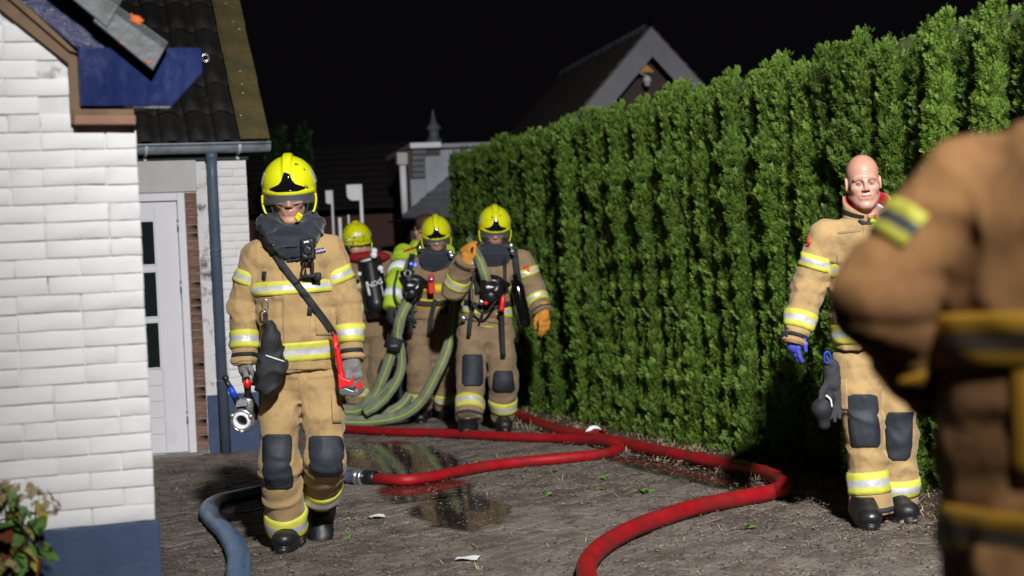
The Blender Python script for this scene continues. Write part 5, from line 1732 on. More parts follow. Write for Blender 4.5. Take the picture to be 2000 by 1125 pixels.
# dark flash hood bunched round the neck
def hood1():
    c = W(568, 458, Y1 + .005)
    ringp = [c + np.array([.112 * math.cos(t), .105 * math.sin(t), -.005 + .045 * math.sin(t)]) for t in np.linspace(0, 2 * math.pi, 13)]
    J = lambda x, y, d: W(x, y, Y1 + d)
    def f(P):
        d = chain(P, ringp, [.050] * 13, .02)
        d = smin(d, chain(P, [J(520, 436, -.03), J(530, 470, -.09), J(562, 490, -.13)], (.040, .045, .040), .02), .015)
        d = smin(d, chain(P, [J(616, 440, -.02), J(604, 466, -.09), J(578, 484, -.135), J(553, 478, -.12)], (.046, .046, .048, .030), .02), .010)
        d = smin(d, chain(P, [J(530, 425, -.04), J(550, 452, -.105), J(590, 450, -.10), J(610, 424, -.03)], (.030, .032, .032, .03), .02), .010)
        n1 = noise(P + .02 * np.stack([noise(P, 16, 3), noise(P, 16, 8), noise(P, 16, 11)], 1), 42, 4)
        return (d - .012 * (np.exp(-(n1 / .36) ** 2) - .4) - .006 * noise(P, 25, 7)) * .75
    return f, [c] + ringp + [J(560, 500, -.14)]
hd1, hp_ = hood1()
lo, hi = bounds(hp_, .07)
p1.solid('hood', hd1, lo, hi, 'hood_cloth', h=.007)
m = MB(); m.box((-.014, -.004, -.019), (.014, .004, .019), bev=.003); m.box((-.009, -.009, -.004), (.009, -.003, .004), bev=.002); m.box((-.009, -.009, .007), (.009, -.003, .013), bev=.002); m.box((-.009, -.009, -.014), (.009, -.003, -.008), bev=.002)
Rk = np.array(Matrix.Rotation(math.radians(35), 3, 'Y')); bk = W(583, 424, Y1 - .155)
p1.add('strap_buckle', np.array(m.v) @ Rk.T + bk, m.f, 'helmet_yellow', h1, smooth=False)
# sling strap, speaker microphone, hanging straps
p1.px_strap('sling_strap', [(503, 440), (524, 474), (552, 518), (590, 568), (628, 618), (648, 646)], .036, Y1, 'strap_black', off=.014, puff=.002)
p1.px_rows('strap_buckle', [(480, 521, 533, 474), (488, 525, 537, 482)], Y1, 'plastic_black', off=.016, nu=5)
def dev(c, sx, sy, sz, tilt=0):
    R = np.array(Matrix.Rotation(tilt, 3, 'Y'))
    return lambda P: rbox(P, c, (sx, sy, sz), .012, R)
cm = W(602, 487, Y1 - .185)
def micf(P):
    d = dev(cm, .034, .020, .052, -.05)(P)
    q = P - cm
    g_ = np.hypot(q[:, 0] + .004, q[:, 2] + .006)
    d = smax(d, -(np.abs(g_ - .022) - .0016) + np.maximum(0, q[:, 1] + .012) * 4, .002)
    return d
V, Q = surfnet(micf, *bounds([cm], .075), .0042)
mic = p1.add('speaker_microphone', V, Q, 'plastic_black'); p1.solids.append(micf)
m = MB(); m.box((-.012, -.004, -.004), (.012, .002, .003)); p1.add('mic_label', np.array(m.v) @ np.array(Matrix.Rotation(-.15, 3, 'Y')).T + cm + np.array([-.004, -.022, .036]), m.f, 'tag_white', mic, smooth=False)
m = MB(); J1 = lambda x, y, d=-.18: W(x, y, Y1 + d)
m.tube(spline([J1(596, 508), J1(590, 524), J1(588, 540, -.175), J1(580, 552, -.17), J1(574, 552, -.17)], 6), .0055, 8)
m.tube(spline([J1(609, 505), J1(611, 525), J1(609, 540, -.17)], 6), .008, 8, r2=.003)
m.tube(spline([J1(600, 508), J1(597, 525), J1(598, 538, -.17)], 6), .004, 8)
m.box(J1(590, 541, -.18) + (0, -.008, -.006), J1(618, 531, -.16) + (0, 0, -.010), bev=.004)
m.box(J1(613, 540, -.172) + (0, -.01, -.02), J1(628, 530, -.16) + (0, 0, -.004), bev=.006)
p1.add('mic_cable', m.v, m.f, 'strap_black', mic)
p1.px_rows('hanging_strap', [(536, 609, 617), (556, 608, 617)], Y1, 'strap_black', off=.012, nu=4)
p1.px_rows('pull_tab', [(598, 601, 608), (607, 600, 610), (616, 599, 609)], Y1, 'strap_black', off=.012, nu=5, puff=.006)
p1.px_rows('pull_tab', [(530, 512, 521), (542, 511, 520), (546, 513, 518)], Y1, 'strap_black', off=.012, nu=5, puff=.006)
# boots and gloves
make_boot(p1, A1, (-.12, -1, 0), (0, 0, 1), 1.14); make_boot(p1, A1b, (0, -.62, -.75), (0, -.72, .66), 1.12)
wl, wr1 = S1.wr
gd = nrm(W(480, 745, Y1 - .06) - wl)
glove(p1, 'glove_grey', hand_prims(wl - gd * .02, gd, (.25, -.95, .1), (1, .2, 0), (1.15, 1.2, 1.2, 1.2), .8, 1.06), (wl - gd * .05, wl + gd * .02, .040, .034))
gd2 = nrm(W(692, 745, Y1 - .06) - wr1)
glove(p1, 'glove_grey', hand_prims(wr1 - gd2 * .02, gd2, (-.9, -.35, 0), (.15, .9, 0), (.55, .55, .6, .65), .5, 1.08), (wr1 - gd2 * .05, wr1 + gd2 * .02, .042, .036))
p1.finish()

# things he carries
def thing(name, label, cat, loc, group=None):
    t = empty(name, loc); tag(t, label, cat, group); return t
def tpart(t, name, V, Fc, mat, parent=None, smooth=True, midx=None):
    return link(name, mesh(name, np.asarray(V) - np.array(t.location), Fc, mat, midx, smooth), parent or t)

# black pouch on a carabiner
PY = Y1 - .235
po = W(528, 700, PY); t = thing('glove_pouch', 'black cloth pouch with white piping hung from a carabiner on the front firefighter', 'pouch', po)
JP = lambda x, y, d=0: W(x, y, PY + d)
def pouchf(P):
    d = chain(P, [JP(530, 640), JP(531, 672), JP(528, 715), JP(523, 752)], (.032, .050, .068, .052), .03)
    q = P - JP(528, 715)
    d = smin(d, ell(P, JP(520, 755, .01), (.062, .042, .030)), .012)
    d = smax(d, np.abs(P[:, 1] - PY) - .048, .02)
    n1 = noise(P + .02 * np.stack([noise(P, 20, 3), noise(P, 20, 8), noise(P, 20, 11)], 1), 45, 14)
    return (d - .011 * (np.exp(-(n1 / .36) ** 2) - .4) - .005 * noise(P, 30, 5)) * .75
V, Q = surfnet(pouchf, *bounds([JP(530, 630), JP(528, 715), JP(520, 765)], .09), .0075)
tpart(t, 'bag', V, Q, 'strap_black')
m = MB()
O = np.array([JP(x, y) - .3 * nrm(ray(x, y)) for x, y in [(519 + 37 * u, 694 + 12.5 * u) for u in np.linspace(0, 1, 12)]]); D = np.array([nrm(o - CAM) for o in O])
Pp, _h = march(pouchf, O, D, 0, .6)
m.tube(Pp - D * .002, .0035, 6); tpart(t, 'piping', m.v, m.f, 'tag_white')
m = MB(); m.tube([JP(518, 612, .03), JP(519, 628, .02), JP(524, 642)], .012, 8, r2=.004); tpart(t, 'loop', m.v, m.f, 'strap_black')
m = MB(); cc = JP(518, 597, .03)
m.tube(spline([cc + np.array([.014 * math.cos(a) * (1 + .15 * math.sin(a)), 0, .030 * math.sin(a)]) for a in np.linspace(0, 2 * math.pi, 14)], 4), .0042, 8, caps=False)
tpart(t, 'carabiner', m.v, m.f, 'steel')

# branch pipe in the right hand
NY = Y1 - .16
no = W(473, 800, NY); t = thing('branch_pipe', 'fire branch pipe with blue lever and steel coupling held low in the front firefighter hand', 'nozzle', no)
JN = lambda x, y, d=0: W(x, y, NY + d)
cN = JN(472, 822); axN = nrm([-.10, -1, -.18])
m = MB()
m.lathe(cN, axN, [(-.03, .040), (-.028, .056), (-.012, .060), (.0, .060), (.006, .055), (.008, .048), (.002, .046), (.002, .040)], 36)
tpart(t, 'coupling_ring', m.v, m.f, 'steel')
m = MB(); m.lathe(cN, axN, [(.001, .041), (.012, .040), (.014, .036), (.012, .029), (-.02, .0275)], 36); tpart(t, 'seal_ring', m.v, m.f, 'tag_white')
m = MB(); m.lathe(cN, axN, [(-.02, .0275), (-.10, .026), (-.10, .0)], 28); tpart(t, 'bore', m.v, m.f, 'alu_cast')
u_ = nrm(np.cross(axN, (0, 0, 1))); w_ = np.cross(u_, axN)
for a in (.6, 2.7, 4.8):
    m = MB()
    q = cN + axN * .006 + (math.cos(a) * u_ + math.sin(a) * w_) * .051
    m.box(q - .009, q + np.array([.009, .006, .009]), bev=.003)
    tpart(t, 'coupling_lug', m.v, m.f, 'alu_cast')
m = MB(); m.lathe(cN, axN, [(-.03, .042), (-.06, .036), (-.10, .034), (-.14, .040), (-.20, .040), (-.23, .030)], 24)
m.tube(spline([cN - axN * .08 + np.array([.01, 0, .02]), JN(483, 795, .05), JN(487, 778, .05)], 5), [.030] * 11, 12)
tpart(t, 'valve_body', m.v, m.f, 'alu_cast')
m = MB(); m.tube([JN(487, 782, .05), JN(484, 765, .03), JN(482, 738, .0)], [.020, .017, .015], 12); m.tube(spline([JN(484, 775, .06), JN(495, 800, .12), JN(502, 812, .16)], 4), .024, 10)
tpart(t, 'pistol_grip', m.v, m.f, 'plastic_black')
m = MB(); m.tube([JN(483.5, 757, .015), JN(482, 741, .002)], .0185, 12); tpart(t, 'grip_sleeve', m.v, m.f, 'red_plastic')
m = MB(); m.tube([JN(470, 797, .02), JN(462, 782, .0), JN(447, 752, -.01), JN(441, 742, -.01)], [.013, .012, .011, .011], 10, r2=[.018, .016, .013, .012])
tpart(t, 'lever', m.v, m.f, 'plastic_black')
m = MB(); m.tube([JN(459.5, 777, -.002), JN(449, 756, -.010)], .0165, 10); tpart(t, 'lever_sleeve', m.v, m.f, 'blue_plastic')
kb = JN(440, 739, -.01); V, Q = surfnet(lambda P: ell(P, kb, (.017, .015, .015)), *bounds([kb], .025), .005); tpart(t, 'knob', V, Q, 'plastic_black')
m = MB(); m.prism([(-.028, -.01), (.028, -.004), (.022, .022), (-.004, .030), (-.022, .016)], -.02, .02); tpart(t, 'valve_yoke', np.array(m.v) + JN(473, 790, .0), m.f, 'alu_cast', smooth=False)

# red cutter with grey jaw hanging from the sling strap in the left hand
TY = Y1 - .18
to = W(675, 740, TY); t = thing('sling_tool', 'red handled tool with grey jaw hanging from the strap at the front firefighter glove', 'tool', to)
JT = lambda x, y, d=0: W(x, y, TY + d)
m = MB(); m.tube([JT(650, 645, .03), JT(654, 656, .02)], [.016, .018], 10, r2=.010); tpart(t, 'clip', m.v, m.f, 'plastic_black')
m = MB(); m.tube(spline([JT(653, 654, .02), JT(657, 678), JT(662, 704), JT(667, 735), JT(669, 752)], 5), [.012, .013, .014, .015, .016] + [.015] * 10 + [.018] * 6, 12); tpart(t, 'shaft', m.v, m.f, 'red_plastic')
def pxs(pts, y0, y1):
    a = [W(x, y, TY + y0) for x, y in pts]; b = [W(x, y, TY + y1) for x, y in pts]; n = len(a)
    return a + b, [tuple(range(n)), tuple(range(2 * n - 1, n - 1, -1))] + [(i, i + n, (i + 1) % n + n, (i + 1) % n) for i in range(n)]
def pxpart(nm, pts, y0, y1, mat, bv=.003):
    V, Fs = pxs(pts, y0, y1); o = tpart(t, nm, V, Fs, mat, smooth=False)
    md = o.modifiers.new('edge', 'BEVEL'); md.width = bv; md.segments = 2; md.limit_method = 'ANGLE'
pxpart('yoke', [(660, 730), (668, 738), (684, 744), (692, 730), (690, 752), (672, 756), (662, 760)], -.02, .02, 'red_plastic')
pxpart('hand_guard', [(693, 756), (707, 742), (709, 752), (700, 762)], -.02, .02, 'red_plastic')
pxpart('jaw', [(661, 761), (673, 757), (690, 763), (699, 762), (711, 752), (714, 758), (706, 770), (692, 776), (672, 772), (664, 772)], -.028, .028, 'tool_grey', .006)

# ================================================================== 2. the bald firefighter by the hedge
Y6 = 8.32
A6a = G(1706, 1034); A6a = np.array([A6a[0], A6a[1] + .19, .122])
A6b = G(1757, 1022); A6b = np.array([A6b[0], A6b[1] + .18, .12])
p6 = Person(G(1725, 1020), 'bald bareheaded firefighter in tan suit with red collar lining walking beside the hedge', 'fire crew', h=.0095)
p6.cuffmat = 'turnout_tan'
S6 = build_suit(p6, Y6, (1702, 682, .0), (1692, 412, .02), [(1610, 460, .0), (1776, 454, .02)], [(1578, 570, .02), (1815, 560, .08)], [(1550, 676, -.04), (1830, 660, .0)],
                [(1664, 712, .0), (1738, 715, .02)], [(1687, 838, -.05), (1753, 856, .02)], [W(1704, 1002, A6a[1]), W(1757, 994, A6b[1])],
                wide=.95, ar=(.078, .071, .066), lr=(.104, .094, .090), pel=.105, st=TST[:5] + [(.90, .160, .115, -.01), (.945, .112, .098, -.012), (.965, .100, .092, -.015)])
sleeve_bands(p6, S6, 0, (.36, .60), (.40, .70)); sleeve_bands(p6, S6, 1, (.36, .60), (.40, .70))
p6.ring('chest_band', S6.torso, S6.hem, S6.neck, .525, .62, BAND, BMI, S6.jacket, n=64)
p6.ring('hem_band', S6.torso, S6.hem, S6.neck, .045, .185, BAND, BMI, S6.jacket, n=64)
leg_bands(p6, S6, 0, (.50, .76)); leg_bands(p6, S6, 1, (.55, .80))
p6.px_rows('knee_pad', [(770, 1668, 1702), (774, 1654, 1714), (800, 1654, 1717), (806, 1656, 1716), (811, 1661, 1713), (816, 1656, 1716), (840, 1658, 1720), (866, 1662, 1720), (873, 1665, 1716)], Y6 - .1, 'knee_pad', S6.trousers, S6.leg[0], off=.008, puff=.006, nu=17, sub=5)
p6.px_rows('knee_pad', [(805, 1736, 1784), (810, 1732, 1784), (824, 1728, 1783), (832, 1732, 1783), (838, 1729, 1783), (870, 1731, 1782), (892, 1735, 1778), (899, 1745, 1770)], Y6 - .1, 'knee_pad', S6.trousers, S6.leg[1], off=.008, puff=.006, nu=17, sub=5)
p6.px_rows('storm_flap', [(432, 1686, 1716), (520, 1684, 1716), (600, 1688, 1720), (676, 1692, 1724)], Y6, 'turnout_tan', S6.jacket, S6.torso, off=.004, nu=13, sub=8)
p6.px_rows('yoke_seam', [(456, 1612, 1680, 448), (460, 1612, 1680, 452)], Y6, 'turnout_worn', S6.jacket, S6.torso, off=.004)
p6.px_rows('chest_pocket', [(500, 1634, 1676), (530, 1634, 1676), (556, 1636, 1676)], Y6, 'turnout_tan', S6.jacket, S6.torso, off=.006, puff=.004, nu=13, sub=8)
p6.px_rows('cuff_tab', [(646, 1527, 1538), (658, 1527, 1539)], Y6, 'strap_black', S6.jacket, S6.jf, off=.012, nu=4)
p6.px_rows('shoulder_badge', [(456, 1579, 1586), (466, 1577, 1587), (476, 1574, 1584), (482, 1573, 1580)], Y6, 'badge_red', S6.jacket, S6.arm[0], off=.005, nu=4)
p6.px_rows('badge_shield', [(462, 1580, 1584), (470, 1578, 1583), (475, 1576.5, 1581)], Y6, 'badge_orange', S6.jacket, S6.arm[0], off=.007, nu=4)
p6.px_rows('thigh_pocket', [(740, 1640, 1655), (790, 1642, 1656), (800, 1644, 1656)], Y6, 'turnout_tan', S6.trousers, S6.tf, off=.010, puff=.01)
hf6 = head_frame(W(1686, 357, Y6 - .02), math.radians(-5), math.radians(2), math.radians(-2), 1.02)
add_head(p6, hf6, 1.10, .0030, bald=True, base=(.52, .285, .215), h=.0036, neck_to=S6.neck - S6.up * .03)
add_eyes(p6, hf6, look=(-.16, -.02), lid=13)
c6_, R6, s6_ = hf6
m = MB(); m.tube([c6_ + R6 @ np.array([x, -.0890 + 2.2 * x * x, -.0655]) for x in np.linspace(-.013, .013, 7)], .0030, 6); p6.add('teeth', m.v, m.f, 'teeth')
# open stand-up collar: tan outside, red lining, black strap
nc = S6.neck + np.array([0, .0, .010])
def collar(r0, r1, h0, h1, gap, tiltf, n=40, shift=0.0):
    V = []
    for i in range(6):
        v = i / 5
        for j in range(n):
            a = gap + (2 * math.pi - 2 * gap) * j / (n - 1)
            ca, sa = math.sin(a), -math.cos(a)             # a=0 is the front
            r = r0 + (r1 - r0) * v + .004 * math.sin(a * 5 + 1) * v
            fr_ = (1 + math.cos(a)) / 2
            z = h0 + (h1 - h0) * v * (1 - .45 * fr_ ** 2) - .055 * fr_ ** 2 + shift
            V.append(nc + np.array([ca * r * 1.08, sa * r - .012 * fr_ * v, z]))
    return V, grid_faces(n, 6)
for nm, args, mat, th in (('collar', (.108, .104, -.055, .085, .20, 0), 'turnout_tan', .010), ('collar_lining', (.099, .096, -.060, .088, .14, 0), 'collar_red', .006)):
    V, Fs = collar(*args); o = p6.add(nm, V, Fs, mat, S6.jacket); md = o.modifiers.new('thick', 'SOLIDIFY'); md.thickness = th; md.offset = 0
V, Fs = collar(.115, .1145, .020, .050, .30, 0, shift=-.02); V2 = V
o = p6.add('collar_strap', V, Fs, 'strap_black', S6.jacket); md = o.modifiers.new('thick', 'SOLIDIFY'); md.thickness = .006
p6.px_rows('collar_tab', [(425, 1678, 1704), (432, 1676, 1706), (438, 1684, 1702)], Y6, 'strap_black', S6.jacket, off=.012, nu=6)
p6.px_rows('collar_tab_edge', [(427, 1700, 1712), (434, 1700, 1712)], Y6, 'hivis', S6.jacket, off=.014, nu=4)
V, Fs = collar(.084, .074, -.05, .030, .10, 0); o = p6.add('undershirt', V, Fs, 'tag_white', S6.jacket); md = o.modifiers.new('thick', 'SOLIDIFY'); md.thickness = .004
make_boot(p6, A6a, (-.05, -1, 0), (0, 0, 1), 1.14); make_boot(p6, A6b, (.30, -1, 0), (0, 0, 1), 1.12)
g6 = nrm(W(1549, 708, Y6 - .05) - S6.wr[0])
glove(p6, 'glove_blue', hand_prims(S6.wr[0] - g6 * .085, g6, (.55, -.8, 0), (.8, .45, 0), (.22, .28, .35, .4), .35, .98, .03), (S6.wr[0] - g6 * .06, S6.wr[0], .034, .032))
g6 = nrm(W(1835, 700, Y6 + .0) - S6.wr[1])
glove(p6, 'glove_blue', hand_prims(S6.wr[1] - g6 * .045, g6, (-.55, -.8, 0), (-.8, .45, 0), (.22, .28, .35, .4), .35, .98, .03), (S6.wr[1] - g6 * .06, S6.wr[1], .034, .032))
p6.finish()
# pair of work gloves clipped to his hip
GY = Y6 - .02
go = W(1620, 770, GY); t = thing('work_gloves', 'pair of grey and black work gloves clipped to the bald firefighter hip', 'gloves', go)
JG = lambda x, y, d=0: W(x, y, GY + d)
for k, (a, b, sd_, mt, dy) in enumerate(((JG(1622, 745, .03), JG(1612, 815, .03), (1, 0, -.2), 'glove_mid', 0), (JG(1626, 740, -.05), JG(1632, 800, -.05), (-1, 0, 0), 'glove_dark', 1))):
    fd = nrm(b - a); pr_ = hand_prims(a, fd, sd_, (0, -1, 0), (.10, .08, .12, .15), .2, 1.12, .04)
    f = hand_sdf(pr_, (a - fd * .06, a + fd * .02, .040, .040))
    V, Q = surfnet(f, *bounds([q[1] for q in pr_] + [q[2] for q in pr_] + [a - fd * .1], .06), .0075)
    tpart(t, 'glove', V, Q, mt)
def palm(P):
    d = chain(P, [JG(1618, 775, -.05), JG(1606, 800, -.06), JG(1610, 826, -.05)], (.035, .048, .030), .02)
    return d + .003 * noise(P, 40, 5)
V, Q = surfnet(palm, *bounds([JG(1612, 800, -.05)], .12), .0075); tpart(t, 'palm_pad', V, Q, 'strap_black')
m = MB(); m.tube(spline([JG(1613, 772, -.11), JG(1622, 780, -.115), JG(1625, 795, -.11)], 5), .0045, 6); tpart(t, 'piping', m.v, m.f, 'tag_white')
m = MB(); m.tube(spline([JG(1614, 690, -.06), JG(1619, 706, -.08), JG(1625, 730, -.06), JG(1624, 760, -.03)], 5), [.012] * 5 + [.020] * 5 + [.028] * 6, 12, r2=[.006] * 5 + [.014] * 5 + [.02] * 6); tpart(t, 'strap', m.v, m.f, 'glove_dark')
m = MB(); cc = JG(1616, 698, -.09); m.tube([cc + np.array([.016 * math.cos(a), 0, .028 * math.sin(a)]) for a in np.linspace(0, 2 * math.pi, 18)], .0045, 8, caps=False); tpart(t, 'carabiner', m.v, m.f, 'blue_plastic')
# ================================================================== breathing gear shared by the crew behind
def scba(pr, Y, name, straps, mask=None, torch=None, led=(), cyl=None, tails=(), shiny=()):
    b = empty('breathing_apparatus', (0, 0, 0), 0, pr.o)
    J = lambda x, y, d=0: W(x, y, Y + d)
    for pts, w in straps: pr.px_strap('harness_strap', pts, w, Y, 'strap_black', b, off=.014, puff=.006)
    if mask:
        mx, my, sc, d = mask
        c = J(mx, my, d)
        def mf(P):
            q = (P - c) / sc
            v = ell(q, (0, 0, .01), (.085, .055, .095))
            v = smin(v, ell(q, (-.015, -.05, -.055), (.040, .038, .042)), .02)
            v = smax(v, -ell(q, (0, -.075, .035), (.060, .035, .045)), .012)
            v = smin(v, cap(q, (-.05, -.01, .075), (-.085, .01, .12), .028, .022), .02)
            v = smin(v, cap(q, (.05, .0, .06), (.11, .03, .03), .030, .02), .02)
            return (v + .003 * noise(q, 45, 3)) * sc
        V, Q = surfnet(mf, *bounds([c], .17 * sc), .010)
        mo = pr.add('face_mask', V, Q, 'rubber_black', b); pr.solids.append(mf)
        m = MB(); m.lathe(c + np.array([-.015, -.095, -.05]) * sc, (0, -1, -.15), [(-.02, .034 * sc), (0, .036 * sc), (.006, .030 * sc), (.006, 0)], 16)
        pr.add('mask_valve', m.v, m.f, 'plastic_black', b)
        m = MB(); m.lathe(c + np.array([-.035, -.02, .11]) * sc, (-.2, -1, .2), [(-.02, .026 * sc), (.03, .030 * sc), (.034, .022 * sc), (.02, .020 * sc)], 18)
        pr.add('mask_connector', m.v, m.f, 'alu_cast', b)
        m = MB(); m.box(c + np.array([-.045, -.070, .012]) * sc, c + np.array([-.012, -.060, .030]) * sc, bev=.002)
        pr.add('mask_label', m.v, m.f, 'band_silver', b)
        m = MB(); m.tube(spline([c + np.array(p) * sc for p in ((.02, -.05, -.08), (-.06, -.05, -.16), (-.14, -.03, -.10), (-.15, .0, .02), (-.12, .04, .14))], 8), .011, 10); pr.add('air_hose', m.v, m.f, 'rubber_black', b)
    if torch:
        (x0, y0), (x1, y1), r, d, kind = torch
        a, e = J(x0, y0, d), J(x1, y1, d)
        m = MB(); L = np.linalg.norm(e - a)
        if kind == 'tube': m.lathe(a, e - a, [(0, 0), (.001, r * .8), (.012, r), (L * .7, r * .95), (L * .72, r * 1.1), (L, r * 1.1), (L, 0)], 16)
        else: m.box(np.minimum(a, e) - (r, r, 0), np.maximum(a, e) + (r, r, 0), bev=r * .4)
        pr.add('torch', m.v, m.f, 'red_plastic', b, smooth=kind == 'tube')
    for (x, y, d) in shiny:
        q = J(x, y, d); V, Q = surfnet(lambda P: ell(P, q, (.022, .016, .024)) + .002 * noise(P, 90, 2), *bounds([q], .035), .008); pr.add('buckle', V, Q, 'steel', b)
    for (x, y, d) in led:
        q = J(x, y, d); m = MB(); m.lathe(q, (0, -1, 0), [(0, .011), (.008, .010), (.012, 0)], 12); pr.add('status_light', m.v, m.f, 'blue_led', b)
    if cyl:
        a, e, r = J(*cyl[0]), J(*cyl[1]), cyl[2]; L = np.linalg.norm(e - a)
        m = MB(); m.lathe(a, e - a, [(-.05, 0), (-.05, .022), (-.01, .024), (0, r * .5), (.03, r * .9), (.06, r), (L - .05, r), (L - .015, r * .8), (L, r * .3), (L, 0)], 24)
        pr.add('regulator_bottle', m.v, m.f, 'gloss_black', b)
    for pts, w in tails: 
        m = MB(); P = [J(*p) for p in pts]; m.tube(spline(P, 4), w / 2, 8, r2=.003, up=(0, 1, 0)); pr.add('strap_tail', m.v, m.f, 'strap_black', b)
    return b

# ================================================================== 3. the firefighter hauling hose over his shoulder
Y2 = 13.7
p2 = Person(G(948, 846), 'firefighter with a breathing mask on his chest hauling hose with an orange glove raised', 'fire crew', h=.014)
p2.cuffmat = 'turnout_worn'
A2a = G(914, 856); A2a = np.array([A2a[0], A2a[1] + .17, .125]); A2b = G(982, 842); A2b = np.array([A2b[0], A2b[1] + .16, .125])
S2 = build_suit(p2, Y2, (948, 632, 0), (964, 478, .06), [(906, 520, .03), (1018, 508, .03)], [(886, 566, -.10), (1043, 572, .02)], [(912, 508, -.22), (1061, 612, -.08)],
                [(922, 648, 0), (974, 648, 0)], [(920, 728, -.10), (983, 742, -.02)], [W(915, 818, A2a[1]), W(983, 820, A2b[1])],
                mat='turnout_worn', wide=1.04, ar=(.098, .092, .082), lr=(.118, .112, .108), pel=.12)
sleeve_bands(p2, S2, 0, None, (.12, .40)); sleeve_bands(p2, S2, 1, (.28, .52), (.22, .52))
p2.ring('hem_band', S2.torso, S2.hem, S2.neck, .10, .24, BAND, BMI, S2.jacket, n=48); p2.ring('chest_band', S2.torso, S2.hem, S2.neck, .40, .50, BAND, BMI, S2.jacket, n=48)
leg_bands(p2, S2, 0, (.56, .82)); leg_bands(p2, S2, 1, (.46, .76))
p2.px_rows('knee_pad', [(692, 906, 940), (696, 903, 943), (722, 902, 944), (748, 902, 944), (754, 908, 938)], Y2 - .1, 'knee_pad', S2.trousers, S2.leg[0], off=.008, puff=.012)
p2.px_rows('knee_pad', [(724, 968, 1000), (728, 964, 1002), (742, 962, 1004), (760, 961, 1006), (767, 968, 1000)], Y2 - .1, 'knee_pad', S2.trousers, S2.leg[1], off=.008, puff=.012)
p2.px_rows('shoulder_badge', [(519, 1024, 1030), (524, 1022, 1036), (530, 1025, 1038), (533, 1029, 1036)], Y2, 'badge_red', S2.jacket, S2.jf, off=.006, nu=5)
p2.px_rows('badge_shield', [(523, 1028, 1034), (529, 1028, 1035), (532, 1031, 1035)], Y2, 'badge_orange', S2.jacket, S2.jf, off=.010, nu=4)
p2.px_rows('storm_flap', [(510, 958, 986), (560, 956, 984), (620, 950, 978)], Y2, 'turnout_worn', S2.jacket, S2.torso, off=.008, nu=5)
p2.px_rows('trouser_tab', [(637, 940, 965, 638), (639, 941, 964, 640)], Y2, 'band_yellow', S2.trousers, off=.012, nu=4)
hf2 = head_frame(W(966, 450, Y2 - .05), math.radians(4), math.radians(20), math.radians(2), 1.0)
add_head(p2, hf2, 1.0, 0, h=.008, neck_to=S2.neck)
make_helmet(p2, hf2); make_glasses(p2, hf2)
def hoodf(pr, Y, x, y, r=.105, rr_=.055, d=0):
    c = W(x, y, Y + d)
    ringp = [c + np.array([r * math.cos(t), r * .95 * math.sin(t), .03 * math.sin(t)]) for t in np.linspace(0, 2 * math.pi, 13)]
    def f(P):
        v = smin(chain(P, ringp, [rr_] * 13, .03), cap(P, c, c + np.array([0, .020, .045]), .108, .098), .05)
        n1 = noise(P, 38, 4)
        return (v - .012 * (np.exp(-(n1 / .36) ** 2) - .4)) * .75
    pr.solid('hood', f, *bounds(ringp, .08), 'hood_cloth', h=.011)
hoodf(p2, Y2, 965, 496, .075, .062, -.03)
scba(p2, Y2, 'a', [([(1004, 486), (1008, 520), (1012, 552), (1004, 590)], .055), ([(934, 512), (930, 540), (934, 575)], .05), ([(906, 590), (950, 600), (1004, 592)], .05), ([(985, 500), (986, 540), (984, 575)], .03)],
     mask=(962, 566, 1.12, -.25), torch=((983, 578), (979, 608), .020, -.30, 'tube'), led=[(922, 513, -.24), (921, 518, -.24)], cyl=((1008, 548, -.20), (1028, 640, -.24), .052),
     tails=[([(924, 600, -.20), (919, 628, -.21), (916, 656, -.20)], .032), ([(980, 606, -.24), (981, 650, -.20), (983, 698, -.18)], .040), ([(945, 605, -.22), (936, 630, -.20)], .02)],
     shiny=[(998, 480, -.16), (1001, 492, -.17), (940, 590, -.26), (1013, 570, -.24), (905, 622, -.15)])
q = W(949, 592, Y2 - .33); V, Q = surfnet(lambda P: ell(P, q, (.018, .014, .018)), *bounds([q], .03), .007); p2.add('mask_button', V, Q, 'red_plastic')
make_boot(p2, A2a, (-.05, -1, 0), (0, 0, 1), 1.2); make_boot(p2, A2b, (.1, -1, 0), (0, 0, 1), 1.2)
gw = S2.wr[0]; g_ = nrm(W(908, 482, Y2 - .24) - gw)
glove(p2, 'glove_orange', hand_prims(gw - g_ * .02, g_, (.55, -.6, .2), (.65, .55, .1), (1.0, 1.1, 1.15, 1.2), .8, 1.25), (gw - g_ * .06, gw + g_ * .03, .056, .046))
gw = S2.wr[1]; g_ = nrm(W(1066, 650, Y2 - .10) - gw)
glove(p2, 'glove_orange', hand_prims(gw - g_ * .02, g_, (-.85, -.4, 0), (-.2, .9, 0), (.35, .38, .42, .45), .5, 1.2, .05), (gw - g_ * .06, gw + g_ * .03, .056, .046))
p2.finish()

# ================================================================== 4. the firefighter behind him with the hose bundle
Y3 = 14.9
p3 = Person(G(845, 826), 'firefighter with a yellow belt, red torch and blue lit gauges carrying the looped hose', 'fire crew', h=.015)
p3.cuffmat = 'turnout_worn'
A3a = G(822, 826); A3a = np.array([A3a[0], A3a[1] + .17, .105]); A3b = G(868, 822); A3b = np.array([A3b[0], A3b[1] + .2, .105])
S3 = build_suit(p3, Y3, (842, 628, 0), (850, 492, .06), [(812, 522, .03), (892, 520, .03)], [(806, 566, .05), (905, 572, .02)], [(797, 602, -.16), (888, 592, -.20)],
                [(822, 642, 0), (864, 642, 0)], [(820, 728, -.08), (866, 730, .0)], [W(822, 800, A3a[1]), W(868, 800, A3b[1])],
                mat='turnout_worn', wide=1.0, ar=(.095, .088, .076), lr=(.115, .108, .10), pel=.12)
p3.ring('belt', S3.torso, S3.hem, S3.neck, .17, .30, 'belt_yellow', [0, 0], S3.jacket, off=.010, n=48)
